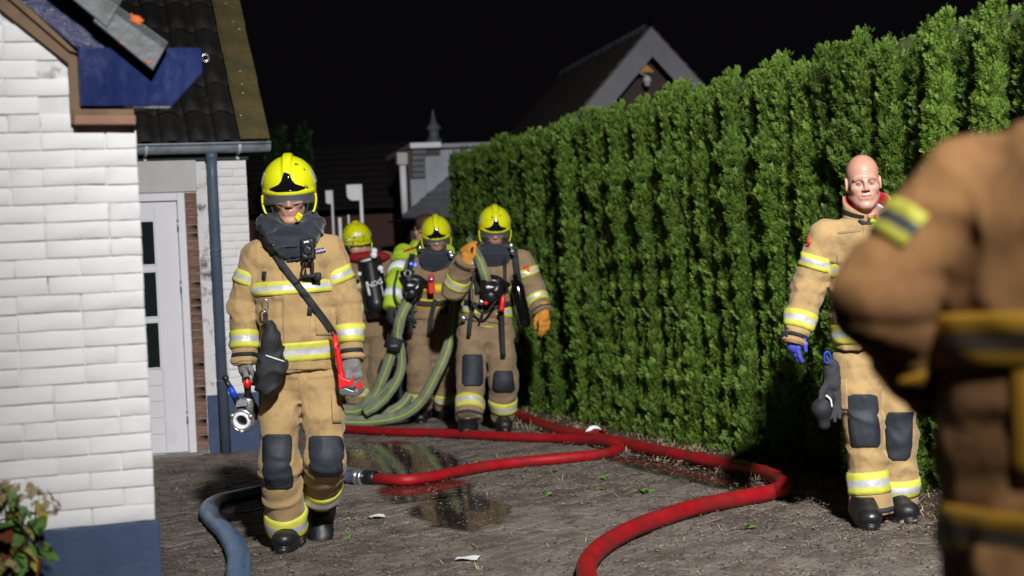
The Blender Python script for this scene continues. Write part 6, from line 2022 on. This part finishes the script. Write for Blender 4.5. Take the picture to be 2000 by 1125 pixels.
p3.ring('chest_band', S3.torso, S3.hem, S3.neck, .40, .52, 'belt_yellow', [0, 0], S3.jacket, off=.007, n=48)
leg_bands(p3, S3, 0, (.5, .75)); leg_bands(p3, S3, 1, (.5, .75)); sleeve_bands(p3, S3, 0, (.3, .5), None); sleeve_bands(p3, S3, 1, (.3, .5), None)
hf3 = head_frame(W(852, 465, Y3 - .04), math.radians(3), math.radians(18), 0, 1.0)
add_head(p3, hf3, 1.0, 0, h=.009, neck_to=S3.neck)
make_helmet(p3, hf3); make_glasses(p3, hf3)
hoodf(p3, Y3, 850, 506, .082, .066, -.03)
scba(p3, Y3, 'b', [([(806, 496), (800, 530), (800, 570)], .055), ([(886, 496), (892, 530), (890, 566)], .05), ([(800, 590), (842, 594), (886, 588)], .05)],
     mask=(808, 562, 1.1, -.24), torch=((843, 536), (842, 574), .022, -.26, 'box'), led=[(803, 515, -.25), (811, 517, -.25)],
     tails=[([(808, 585, -.24), (803, 620, -.22), (802, 655, -.2)], .035), ([(850, 585, -.22), (842, 620, -.20), (838, 655, -.18)], .04)],
     shiny=[(820, 485, -.15), (879, 492, -.16), (882, 500, -.17), (842, 546, -.30), (870, 600, -.22)])
make_boot(p3, A3a, (0, -1, 0), (0, 0, 1), 1.05); make_boot(p3, A3b, (.1, -1, 0), (0, 0, 1), 1.05)
for k, tip in ((0, W(791, 620, Y3 - .22)), (1, W(884, 606, Y3 - .24))):
    gw = S3.wr[k]; g_ = nrm(tip - gw)
    glove(p3, 'glove_dark', hand_prims(gw - g_ * .02, g_, (.3 if k == 0 else -.3, -.9, .1), (1 if k == 0 else -1, .2, 0), (1.0, 1.1, 1.1, 1.2), .7, 1.2), (gw - g_ * .05, gw + g_ * .03, .052, .044))
p3.finish()

# ================================================================== 5. colleague in a high-visibility jacket, mostly hidden
Y5 = 15.4
p5 = Person(G(815, 818), 'bareheaded person in a yellow green high visibility jacket half hidden behind the belted firefighter', None, h=.016)
p5.cuffmat = 'hivis'
A5a = G(795, 818); A5b = G(835, 816)
A5a = np.array([A5a[0], A5a[1] + .1, .105]); A5b = np.array([A5b[0], A5b[1] + .1, .105])
S5 = build_suit(p5, Y5, (812, 640, 0), (826, 476, .02), [(789, 498, -.12), (868, 498, .0)], [(776, 552, -.50), (880, 552, .02)], [(764, 604, -.66), (885, 600, -.1)],
                [(795, 650, 0), (833, 650, 0)], [(795, 725, -.05), (834, 728, .0)], [W(795, 795, A5a[1]), W(835, 795, A5b[1])], mat='hivis', ar=(.098, .088, .072), lr=(.11, .10, .09))
S5.trousers.data.materials[0] = MATS['dark_cuff']
for k in (0, 1): sleeve_bands(p5, S5, k, (.46, .78), (.38, .66), ['band_white'], False, [0, 0])
p5.px_rows('shoulder_trim', [(489, 788, 820, 478), (493, 788, 820, 482)], Y5, 'collar_red', S5.jacket, S5.jf, off=.010, nu=5)
p5.px_strap('front_trim', [(799, 503), (794, 530), (790, 556)], .035, Y5 - .3, 'collar_red', S5.jacket, S5.jf, off=.008)
hf5 = head_frame(W(829, 448, Y5), math.radians(-125), 0, 0, 1.0)
add_head(p5, hf5, h=.010, neck_to=S5.neck)
hc = hf5[0]
fd5 = hf5[1] @ np.array([0, -1.0, 0])
hair = lambda P: smax(ell(P, hc - fd5 * .014 + np.array([0, 0, .045]), (.098, .098, .100)), ((P - hc) @ fd5) - .055 - (P[:, 2] - hc[2] - .06) * .4, .01) + .003 * noise(P, 70, 4)
V, Q = surfnet(hair, *bounds([hc], .17), .010); p5.add('hair', V, Q, 'hair_brown')
make_boot(p5, A5a, (0, -1, 0), (0, 0, 1)); make_boot(p5, A5b, (0, -1, 0), (0, 0, 1))
for k in (0, 1):
    gw = S5.wr[k]; g_ = nrm(S5.wr[k] - S5.el[k])
    glove(p5, 'glove_dark', hand_prims(gw - g_ * .02, g_, (.4 if k == 0 else -.4, -.9, 0), (1 if k == 0 else -1, .3, 0), (.5, .5, .55, .6), .5, 1.1), (gw - g_ * .05, gw + g_ * .02, .044, .038))
p5.finish()

# ================================================================== 6. firefighter seen from behind with the air cylinder
Y4 = 15.3
p4 = Person(G(715, 824), 'bent firefighter seen from behind with a black air cylinder on the back', 'fire crew', h=.015)
p4.cuffmat = 'turnout_worn'
A4a = G(698, 822); A4b = G(742, 818); A4a = np.array([A4a[0], A4a[1], .105]); A4b = np.array([A4b[0], A4b[1], .105])
S4 = build_suit(p4, Y4, (722, 628, 0), (712, 492, .10), [(668, 520, .05), (756, 512, .05)], [(652, 562, .12), (778, 560, .12)], [(660, 606, .22), (772, 604, .22)],
                [(705, 645, 0), (745, 645, 0)], [(700, 728, .05), (744, 728, -.05)], [W(698, 800, A4a[1]), W(742, 800, A4b[1])], mat='turnout_worn', ar=(.098, .09, .078), lr=(.115, .108, .10), wide=1.02)
p4.ring('hem_band', S4.torso, S4.hem, S4.neck, .12, .24, BAND, BMI, S4.jacket, n=48); p4.ring('back_band', S4.torso, S4.hem, S4.neck, .44, .56, BAND, BMI, S4.jacket, n=48)
leg_bands(p4, S4, 0, (.5, .75)); leg_bands(p4, S4, 1, (.5, .75)); sleeve_bands(p4, S4, 0, (.3, .5), (.3, .5)); sleeve_bands(p4, S4, 1, (.3, .5), (.3, .5))
hf4 = head_frame(W(697, 476, Y4 + .06), math.radians(172), math.radians(14), 0, 1.0)
add_head(p4, hf4, h=.010, neck_to=S4.neck)
hl4, hl4f = make_helmet(p4, hf4)
p4.px_rows('rear_reflector', [(458, 690, 706, 455), (463, 688, 707, 461)], Y4, 'band_white', hl4, hl4f, off=.006, nu=6)
p4.px_rows('rear_reflector', [(469, 677, 684, 466), (473, 677, 684, 471)], Y4, 'band_white', hl4, hl4f, off=.006, nu=4)
def capef(P):
    c = W(712, 500, Y4 + .02)
    d = ell(P, W(718, 503, Y4 - .02), (.20, .125, .060))
    return (d + .006 * noise(P, 25, 4)) * .8
V, Q = surfnet(capef, *bounds([W(718, 500, Y4)], .28), .013); p4.add('red_yoke', V, Q, 'yoke_red'); p4.solids.append(capef)
b4 = empty('breathing_apparatus', (0, 0, 0), 0, p4.o)
ca, cb = W(722, 515, Y4 - .20), W(737, 606, Y4 - .30)
ux = nrm(cb - ca)
def cylf(P):
    d = cap(P, ca + ux * .02, cb - ux * .06, .080, .098)
    pl = rbox(P, (ca + cb) / 2 + np.array([0, .06, 0]), (.105, .03, .28), .03, np.stack([nrm(np.cross(ux, (0, 1, 0))), nrm(np.cross(np.cross(ux, (0, 1, 0)), ux)), ux], 1))
    return smin(d, pl, .03)
V, Q = surfnet(cylf, *bounds([ca, cb], .18), .012); p4.add('air_cylinder', V, Q, 'plastic_black', b4); p4.solids.append(cylf)
mid = W(733, 554, Y4 - .3); dm_ = nrm(ray(733, 554)); Pm, _ = march(cylf, np.array([mid - dm_ * .5]), np.array([dm_]), 0, 1)
xx = W(743, 550, Y4) - W(723, 557, Y4)
lettering(p4, 'NDG', .062, Pm[0] + np.array([0, -.022, 0]), xx, (0, -1, .1), 'tag_white', b4, skew=.1)
for rows in ([(550, 713.5, 718.5), (577, 719, 724)], [(541, 742, 743.5), (560, 745, 746.5), (585, 750, 751.5)]):
    p4.px_rows('reflective_strip', rows, Y4, 'band_white', b4, off=.006, nu=3)
for (x, y, r) in ((702, 535, .020), (743, 524, .026), (746, 531, .014), (722, 596, .018), (721, 591, .012), (743, 595, .014), (730, 498, .03), (731, 490, .028)):
    q = W(x, y, Y4 - .30); V, Q = surfnet(lambda P: ell(P, q, (r, .02, r)), *bounds([q], .045), .009); p4.add('buckle', V, Q, 'band_white', b4)
p4.px_strap('reflective_strip', [(703, 511), (715, 508), (725, 505)], .02, Y4, 'band_white', b4, off=.01)
make_boot(p4, A4a, (0, 1, 0), (0, 0, 1), 1.05); make_boot(p4, A4b, (0, 1, 0), (0, 0, 1), 1.05)
for k in (0, 1):
    gw = S4.wr[k]; g_ = nrm(S4.wr[k] - S4.el[k])
    glove(p4, 'glove_dark', hand_prims(gw - g_ * .02, g_, (.4 if k == 0 else -.4, .9, 0), (1 if k == 0 else -1, -.3, 0), (.8, .8, .85, .9), .5, 1.15), (gw - g_ * .05, gw + g_ * .02, .05, .04))
p4.finish()

# ================================================================== 7. the firefighter standing close to the camera, back turned
Y7 = 2.55
p7 = Person((.92, 2.55, 0), 'blurred firefighter close to the camera seen from behind with one hand on the hip', 'fire crew', h=.012)
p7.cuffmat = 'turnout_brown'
w7 = lambda px, z, dy=0: (lambda r: np.array([CAM[0] + r[0] * (Y7 + dy) / r[1], Y7 + dy, z]))(ray(px, 600))
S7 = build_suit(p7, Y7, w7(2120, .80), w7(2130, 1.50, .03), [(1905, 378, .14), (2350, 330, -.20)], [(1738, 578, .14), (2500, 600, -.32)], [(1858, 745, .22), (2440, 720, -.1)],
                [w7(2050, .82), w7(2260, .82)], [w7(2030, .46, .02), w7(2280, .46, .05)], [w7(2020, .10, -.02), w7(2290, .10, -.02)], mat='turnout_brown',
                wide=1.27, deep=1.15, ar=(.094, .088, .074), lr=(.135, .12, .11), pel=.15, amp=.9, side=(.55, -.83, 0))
OB = ['band_warm_shade', 'band_dull']
p7.ring('back_band', S7.torso, S7.hem, S7.neck, .50, .625, ['band_warm_shade', 'band_dull'], BMI, S7.jacket, n=64)
p7.ring('hem_band', S7.torso, S7.hem, S7.neck, .09, .205, ['band_warm_shade', 'band_dull'], BMI, S7.jacket, n=64)
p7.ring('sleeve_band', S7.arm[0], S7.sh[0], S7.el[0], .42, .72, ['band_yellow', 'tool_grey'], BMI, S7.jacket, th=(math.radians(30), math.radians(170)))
p7.ring('sleeve_band', S7.arm[0], S7.el[0], S7.wr[0], .50, .86, ['band_warm_shade', 'band_dull'], BMI, S7.jacket)
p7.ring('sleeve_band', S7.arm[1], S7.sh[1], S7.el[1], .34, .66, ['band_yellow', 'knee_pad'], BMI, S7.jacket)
p7.px_rows('back_stripe', [(640, 1972, 2012), (800, 1975, 2015), (950, 1978, 2018)], Y7, 'band_warm_shade', S7.jacket, S7.torso, off=.006, nu=4)
hf7 = head_frame(S7.neck + np.array([0, -.01, .165]), math.radians(180), 0, 0, 1.0)
add_head(p7, hf7, h=.009, neck_to=S7.neck - S7.up * .03)
hc7 = hf7[0]
V, Q = surfnet(lambda P: smax(ell(P, hc7 + np.array([0, -.015, .045]), (.084, .105, .100)), (P[:, 1] - hc7[1] - .055), .01) + .003 * noise(P, 70, 4), *bounds([hc7], .17), .010); p7.add('hair', V, Q, 'hair_brown')
for k in (0, 1): make_boot(p7, S7.an[k] + np.array([0, 0, .005]), (0, 1, 0), (0, 0, 1), 1.05)
for k in (0, 1):
    gw = S7.wr[k]; g_ = nrm(S7.wr[k] - S7.el[k] + np.array([0, .05, 0]))
    glove(p7, 'glove_dark', hand_prims(gw - g_ * .02, g_, (0, .5, .8), (1 if k == 0 else -1, 0, -.4), (.5, .5, .55, .6), .5, 1.1), (gw - g_ * .05, gw + g_ * .02, .046, .038))
p7.finish()

# ================================================================== hoses
def hose(name, label, pts, r, mat, r2=None, group=None, lift=None, n=16, wob=.004, m=14):
    """pts: photo spots on the ground, or ready points"""
    P = np.array([p if isinstance(p, np.ndarray) else G(p[0], p[1], p[2] if len(p) > 2 else r * .8) for p in pts])
    Q = spline(P, m)
    rr_ = r * (1 + wob / r * .4 * np.sin(np.arange(len(Q)) * .7) * .3)
    V, Fs = tube_geo(Q, rr_, n, None if r2 is None else np.full(len(Q), r2))
    c = Q.mean(0)
    o = bpy.data.objects.new(name, mesh(name, np.array(V) - c, Fs, mat)); COL.objects.link(o); o.location = c
    tag(o, label, 'hose', group)
    return o, Q
HZ = .045
hA, qA = hose('fire_hose', 'thick red fire hose curving across the foreground and back along the hedge', [(1165, 1185, HZ), (1146, 1125, HZ), (1152, 1092, HZ), (1192, 1056, HZ), (1262, 1022, HZ), (1360, 990, HZ), (1450, 972, HZ), (1510, 960, HZ), (1532, 948, HZ + .03), (1500, 926, HZ), (1420, 908, HZ), (1310, 886, HZ), (1215, 866, HZ), (1150, 852, HZ), (1098, 842, HZ), (1050, 826, HZ), (1010, 812, HZ), (960, 800, HZ), (930, 795, HZ)], .044, 'hose_red', group='red fire hoses on the drive')
hB, qB = hose('fire_hose', 'narrower bright red hose running from the blue hose coupling to a bend near the hedge', [(733, 934, .035), (790, 938, .035), (850, 930, .035), (930, 914, .035), (1020, 902, .035), (1110, 894, .035), (1180, 886, .035), (1209, 876, .04), (1196, 866, .06), (1150, 860, .045), (1080, 856, .035), (1000, 853, .035), (940, 850, .035), (860, 846, .035), (760, 843, .035), (670, 838, .035), (600, 834, .035)], .036, 'hose_red', group='red fire hoses on the drive')
hC, qC = hose('fire_hose', 'wet blue hose snaking under the front firefighter from the steel coupling', [(478, 1200, .03), (466, 1125, .03), (466, 1085, .03), (446, 1045, .03), (420, 1018, .03), (408, 998, .03), (424, 978, .03), (470, 966, .03), (520, 956, .03), (580, 944, .03), (640, 934, .035), (690, 931, .035)], .058, 'hose_blue', r2=.034, group=None)
# couplings
def coupling(name, label, a, ax, r, mats):
    t = thing(name, label, 'coupling', a)
    m = MB(); m.lathe(a, ax, [(-.10, r * .80), (-.02, r * .82), (-.015, r * .95), (.0, r)], 24); tpart(t, 'tail', m.v, m.f, mats[0])
    m = MB(); m.lathe(a, ax, [(0, r * .9), (.001, r * 1.25), (.012, r * 1.32), (.024, r * 1.25), (.025, r * 1.05), (.033, r * 1.05), (.034, r * 1.30), (.05, r * 1.33), (.060, r * 1.22), (.061, r * .9)], 28); tpart(t, 'claw_ring', m.v, m.f, mats[1])
    m = MB(); m.lathe(a, ax, [(.055, r * .86), (.06, r * 1.0), (.145, r * 1.0), (.15, r * .85)], 24); tpart(t, 'sleeve', m.v, m.f, mats[2])
    m = MB()
    u_ = nrm(np.cross(ax, (0, 0, 1))); w_ = np.cross(u_, nrm(ax))
    for k in range(3): m.lathe(a, ax, [(-.07 + k * .02, r * .84), (-.066 + k * .02, r * .90), (-.060 + k * .02, r * .84)], 20)
    tpart(t, 'wire_binding', m.v, m.f, 'steel')
    return t
ka, kb_ = G(690, 931, .045), G(733, 934, .040)
coupling('hose_coupling', 'silver claw coupling with black sleeve joining the blue and red hoses', ka + (kb_ - ka) * .18, nrm(kb_ - ka), .047, ('hose_blue', 'steel', 'rubber_black'))
kc = G(1160, 850, .05); t = thing('coupling_ring', 'pale coupling ring on the thick red hose where the hoses meet', 'coupling', kc)
ax_ = nrm(qA[np.argmin(np.linalg.norm(qA - kc, axis=1)) - 2] - kc + 1e-6) if False else nrm(G(1215, 866) - G(1110, 844))
m = MB(); m.lathe(kc, ax_, [(-.02, .050), (-.019, .068), (.0, .073), (.019, .068), (.02, .050)], 28); tpart(t, 'claw_ring', m.v, m.f, 'band_white')
m = MB(); m.lathe(kc, ax_, [(.02, .045), (.025, .053), (.12, .053), (.125, .045)], 24); tpart(t, 'sleeve', m.v, m.f, 'hose_red')

# flat yellow-green hoses carried by the crew
def flat(label, pts, w, Y, tw=None, stripe=True):
    P = spline(np.array([W(x, y, Y + d) for x, y, d in pts]), 8)
    for p in P: p[2] = max(p[2], .022)
    c = P.mean(0)
    t = thing('flat_hose', label, 'hose', c, 'yellow green hose lengths carried in loops')
    m = MB(); m.tube(P, w / 2, 14, r2=w * .20, up=(.35, .9, .1) if tw is None else tw); tpart(t, 'jacket', m.v, m.f, 'hose_green')
    if stripe:
        s = MB(); T = np.gradient(P, axis=0); T /= np.linalg.norm(T, axis=1)[:, None]
        up = np.array((.35, .9, .1) if tw is None else tw); sd_ = np.cross(T, up); sd_ /= np.linalg.norm(sd_, axis=1)[:, None]
        nn_ = np.cross(sd_, T)
        nn_ *= np.sign((nn_ @ np.array([0, -1.0, .2])))[:, None]
        s.tube(P + nn_ * w * .175 + sd_ * w * .10, w * .10, 8, r2=w * .06, up=up); tpart(t, 'stripe', s.v, s.f, 'hose_stripe')
    return t
flat('broad hose sweeping from the belted firefighter down to the ground beside the orange gloved man', [(888, 590, -.38), (884, 630, -.42), (874, 680, -.45), (850, 735, -.45), (820, 785, -.40), (780, 812, -.35), (720, 822, -.3), (660, 820, -.3), (610, 815, -.3)], .098, Y3)
flat('hose length folded under the black strap and dropping to the dark ground', [(796, 592, -.34), (784, 615, -.38), (776, 650, -.38), (764, 690, -.36), (748, 735, -.34), (728, 775, -.32), (700, 800, -.3), (660, 800, -.3)], .10, Y3)
flat('hose loop nearest the belted firefighter leg, curling below the black strap', [(780, 620, -.44), (776, 655, -.44), (784, 690, -.43), (782, 725, -.42), (765, 760, -.42), (738, 790, -.40), (712, 806, -.38)], .085, Y3)
flat('short hose fold showing a bright edge inside the loops', [(772, 745, -.30), (752, 765, -.33), (730, 788, -.36), (712, 806, -.38)], .085, Y3)
flat('lowest hose fold lying on the ground behind the front firefighter', [(800, 770, -.15), (785, 790, -.18), (755, 806, -.2), (715, 812, -.2), (670, 808, -.2)], .085, Y3)
flat('hose folded over the raised orange glove and shoulder', [(914, 470, .02), (922, 482, -.10), (934, 503, -.26), (944, 528, -.30), (950, 548, -.28)], .085, Y2, tw=(.3, 1, .2))
# black keeper strap round the bundle
c = W(771, 672, Y3 - .40); t = thing('keeper_strap', 'black strap with buckles binding the hose bundle', 'strap', c)
m = MB(); ax_ = nrm(W(760, 700, Y3) - W(780, 640, Y3)); m.lathe(c - ax_ * .06, ax_, [(0, .075), (.005, .088), (.11, .088), (.115, .075)], 18); tpart(t, 'band', m.v, m.f, 'strap_black')
m = MB(); m.box(c + np.array([-.03, -.105, -.02]), c + np.array([.03, -.088, .0]), bev=.003); tpart(t, 'buckle', m.v, m.f, 'steel', smooth=False)

# ================================================================== plants, litter and scraps
def leaf_geo(sd, l, w):
    r = np.random.default_rng(sd); V, Fs = [], []
    n = 7
    for i in range(n):
        t = i / (n - 1); h = w * (math.sin(math.pi * min(1, t * .95 + .03)) ** .75) * (1 - .25 * t)
        z = -.25 * l * t * t + r.normal(0, .02) * l * .1
        for k in (-1, 0, 1): V.append((l * t, k * h / 2 * (1 + r.normal(0, .04)), z + abs(k) * h * .14))
    return V, grid_faces(3, n)
hyd = thing('hydrangea', 'hydrangea with green and reddening leaves and fading cream flower heads at the house corner', 'plant', G(30, 1230))
hyd.location.z = 0
lv = [mesh('leaf', *leaf_geo(k, 1, .62), ('leaf_hydrangea', 'leaf_hydrangea', 'leaf_yellow', 'leaf_hydrangea', 'leaf_russet')[k % 5]) for k in range(10)]
for me in lv: me.materials[0] = MATS[me.materials[0].name]
HY = 5.52; hl = np.array(hyd.location)
rr = random.Random(11)
stems = MB()
base = W(20, 1230, HY); base[2] = 0
def add_leaf(p, d, size, roll):
    d = Vector(d).normalized()
    q = d.to_track_quat('X', 'Z')
    o = bpy.data.objects.new('leaf', rr.choice(lv)); COL.objects.link(o); o.parent = hyd
    o.location = tuple(np.array(p) - hl); o.rotation_mode = 'QUATERNION'; o.rotation_quaternion = q @ Matrix.Rotation(roll, 3, 'X').to_quaternion(); o.scale = (size, size, size)
tips = [(8, 950), (40, 965), (70, 985), (18, 985), (50, 1005), (25, 1020), (78, 1018), (5, 1040), (40, 1050), (-25, 960), (-40, 1010), (15, 1070), (-20, 1060), (45, 1085), (5, 1105), (-45, 1090), (60, 1040)]
for (x, y) in tips:
    tp = W(x, y, HY + rr.uniform(-.14, .14))
    b = base + np.array([rr.uniform(-.12, .08), rr.uniform(-.1, .1), 0])
    pth = spline([b, (b + tp) / 2 + np.array([rr.uniform(-.04, .04), 0, .05]), tp], 6)
    stems.tube(pth, np.linspace(.006, .003, len(pth)), 6)
    for k in range(rr.randint(9, 13)):
        i = len(pth) - 1 - int(rr.uniform(0, 9)); p = pth[max(i, 3)]
        a = rr.uniform(0, 6.28); add_leaf(p + np.array([0, 0, .01]), (math.cos(a) * .8, -.25 - .35 * rr.random(), rr.uniform(-.95, .25)), rr.uniform(.070, .112), rr.uniform(-.5, .5))
tpart(hyd, 'stem', stems.v, stems.f, 'bark')
fl = []
for k in range(4):
    m = MB()
    for q in range(4):
        a = q * math.pi / 2 + .2; c_, s_ = math.cos(a), math.sin(a)
        pl = [(0, 0), (.5, -.35), (1, -.25), (1.1, .1), (.85, .4), (.4, .35)]
        n0 = len(m.v); m.add([(x * c_ - y * s_, x * s_ + y * c_, .25 * x * x) for x, y in pl], [tuple(range(6))])
    fl.append(mesh('floret', m.v, m.f, 'flower_cream', smooth=False))
for (x, y, r_) in ((10, 955, .040), (45, 962, .05), (68, 978, .055), (88, 992, .045), (25, 1108, .05), (-8, 975, .05)):
    c = W(x, y, HY - .12)
    for k in range(18):
        d = nrm([rr.gauss(0, 1), rr.gauss(-.3, 1), rr.gauss(.3, .8)])
        o = bpy.data.objects.new('floret', rr.choice(fl)); COL.objects.link(o); o.parent = hyd
        o.location = tuple(c + d * r_ * np.array([1, 1, .6]) - hl); o.rotation_mode = 'QUATERNION'; o.rotation_quaternion = Vector(d).to_track_quat('Z', 'Y'); sc_ = rr.uniform(.009, .014); o.scale = (sc_,) * 3

# leaf litter, needles and grit over the drive
def litter(name, n, mat, size, seed, bed=False, thin=.25):
    r = np.random.default_rng(seed); V, Fs = [], []
    cnt = 0
    while cnt < n:
        if bed:
            u = r.uniform(-6, 6.5); v = r.uniform(.05, .95) ; p = H0 + HD * u + HN * (v + .02)
            z = .022
        else:
            c = cells[int(len(cells) * r.random() ** 1.3)]
            p = c[1] + np.array([r.uniform(-.1, .1), r.uniform(-.1, .1), 0]); z = .004
            # drifts: thicker towards the hedge and in patches
            w_ = .42 + .35 * math.sin(p[0] * 2.3 + 1.1) * math.sin(p[1] * 1.3) + .5 * math.exp(-max(0, hedge_side(p) - .6) * 1.2)
            if r.random() > w_: continue
        a = r.uniform(0, 6.28); l = size * r.uniform(.4, 1.5); w = l * thin * r.uniform(.6, 1.6)
        d = np.array([math.cos(a), math.sin(a), r.normal(0, .25)]); e = np.array([-math.sin(a), math.cos(a), r.normal(0, .3)])
        q = p + np.array([0, 0, z + abs(r.normal(0, .003))])
        k = len(V); V += [q - d * l / 2, q + e * w / 2, q + d * l / 2 + (0, 0, .2 * w), q - e * w / 2]; Fs.append((k, k + 1, k + 2, k + 3)); cnt += 1
    o = link(name, mesh(name, V, Fs, mat, smooth=False)); tag(o, kind='stuff'); return o
litter('leaf_litter', 26000, 'litter', .013, 1, thin=.4); litter('needle_litter', 9000, 'litter', .022, 4, thin=.12); litter('damp_litter', 22000, 'litter_dark', .016, 2, thin=.4)
litter('bark_litter', 9000, 'litter', .018, 3, bed=True, thin=.35)
# dry grass along the hedge foot
m = MB(); r = np.random.default_rng(9)
def tuft(p, n, h, mb, sp=.35):
    for _ in range(n):
        a = r.uniform(0, 6.28); l = h * r.uniform(.5, 1.2); w = .0022
        d = np.array([math.cos(a) * sp, math.sin(a) * sp, 1.0]) * l; d[2] *= r.uniform(.5, 1); e = np.array([-math.sin(a), math.cos(a), 0]) * w
        b_ = p + np.array([r.normal(0, .02), r.normal(0, .02), 0]); md_ = b_ + d * .55 ; tp = b_ + d + np.array([math.cos(a), math.sin(a), -.4]) * l * .35
        mb.add([b_ - e, b_ + e, md_ + e * .8, md_ - e * .8, tp], [(0, 1, 2, 3), (3, 2, 4)])
for _ in range(420):
    u = r.uniform(-6.0, 4.0); tuft(H0 + HD * u + HN * r.uniform(.25, .85) + (0, 0, .015), int(r.integers(4, 10)), r.uniform(.03, .09), m, .9)
for _ in range(110):
    c = cells[int(len(cells) * r.random())]; tuft(c[1], int(r.integers(3, 7)), r.uniform(.02, .06), m, 1.1)
o = link('dry_grass', mesh('dry_grass', m.v, m.f, 'dry_grass', smooth=False)); tag(o, kind='stuff')
# small weeds
wl_ = [mesh('leaf', *leaf_geo(k + 30, 1, .5), 'weed_green') for k in range(4)]
rr = random.Random(21)
def weed(px, py, n, size, label, z=0.0, steep=.5):
    b = G(px, py, z); t = thing('weed', label, 'weed', b, 'weeds in the paving')
    for k in range(n):
        o = bpy.data.objects.new('leaf', rr.choice(wl_)); COL.objects.link(o); o.parent = t
        a = rr.uniform(0, 6.28); o.location = (rr.gauss(0, size * .25), rr.gauss(0, size * .25), .004)
        o.rotation_euler = (rr.uniform(-.3, .3), -rr.uniform(.05, steep), a); s_ = size * rr.uniform(.6, 1.2); o.scale = (s_,) * 3
weed(1262, 962, 14, .06, 'largest weed patch in the middle of the open paving')
weed(1172, 936, 7, .055, 'weed with one broad leaf beside the thick hose bend')
weed(1172, 955, 6, .04, 'small weed just below the broad leaved weed')
weed(1084, 920, 7, .045, 'weed in front of the bright red hose')
weed(1070, 968, 8, .05, 'faint grassy weed beyond the round puddle')
weed(1460, 1032, 10, .05, 'weed in the paving past the thick red hose, toward the bald firefighter')
weed(684, 1052, 5, .04, 'weed by the front firefighter raised boot, nearer the camera')
weed(683, 1015, 4, .035, 'tiny weed between the raised boot and the paper scrap')
weed(1205, 830, 12, .10, 'tall grassy weed at the hedge foot behind the coupling ring', .02, 1.4)
weed(1252, 838, 8, .09, 'leafy weed at the hedge foot beside the tall grassy weed', .02, 1.2)
weed(1465, 902, 8, .10, 'broad leaved weed at the hedge foot where the thick hose turns dark', .02, .9)
weed(482, 878, 8, .05, 'weed at the plinth of the rear wing by the downpipe', 0, 1.2)
weed(930, 905, 4, .05, 'pale weed on the wet paving between the hoses', 0, .8)
# paper scraps
for (px, py, lab, rz, w) in ((735, 1008, 'white paper scrap on the paving beside the raised boot', .3, .085), (914, 1090, 'white paper scrap lying nearest the camera on the paving', -.2, .105)):
    b = G(px, py, .010); r_ = np.random.default_rng(int(px)); n = 5; V = []
    for i in range(n):
        for j in range(n): V.append(((i / 4 - .5) * w + r_.normal(0, .001), (j / 4 - .5) * .085 + r_.normal(0, .001), .002 + .004 * math.sin(i * 1.3 + j) ))
    o = link('paper_scrap', mesh('paper_scrap', V, grid_faces(n, n), 'paper_white'), None, b, (0, 0, rz)); tag(o, lab, 'paper', 'paper scraps on the drive')
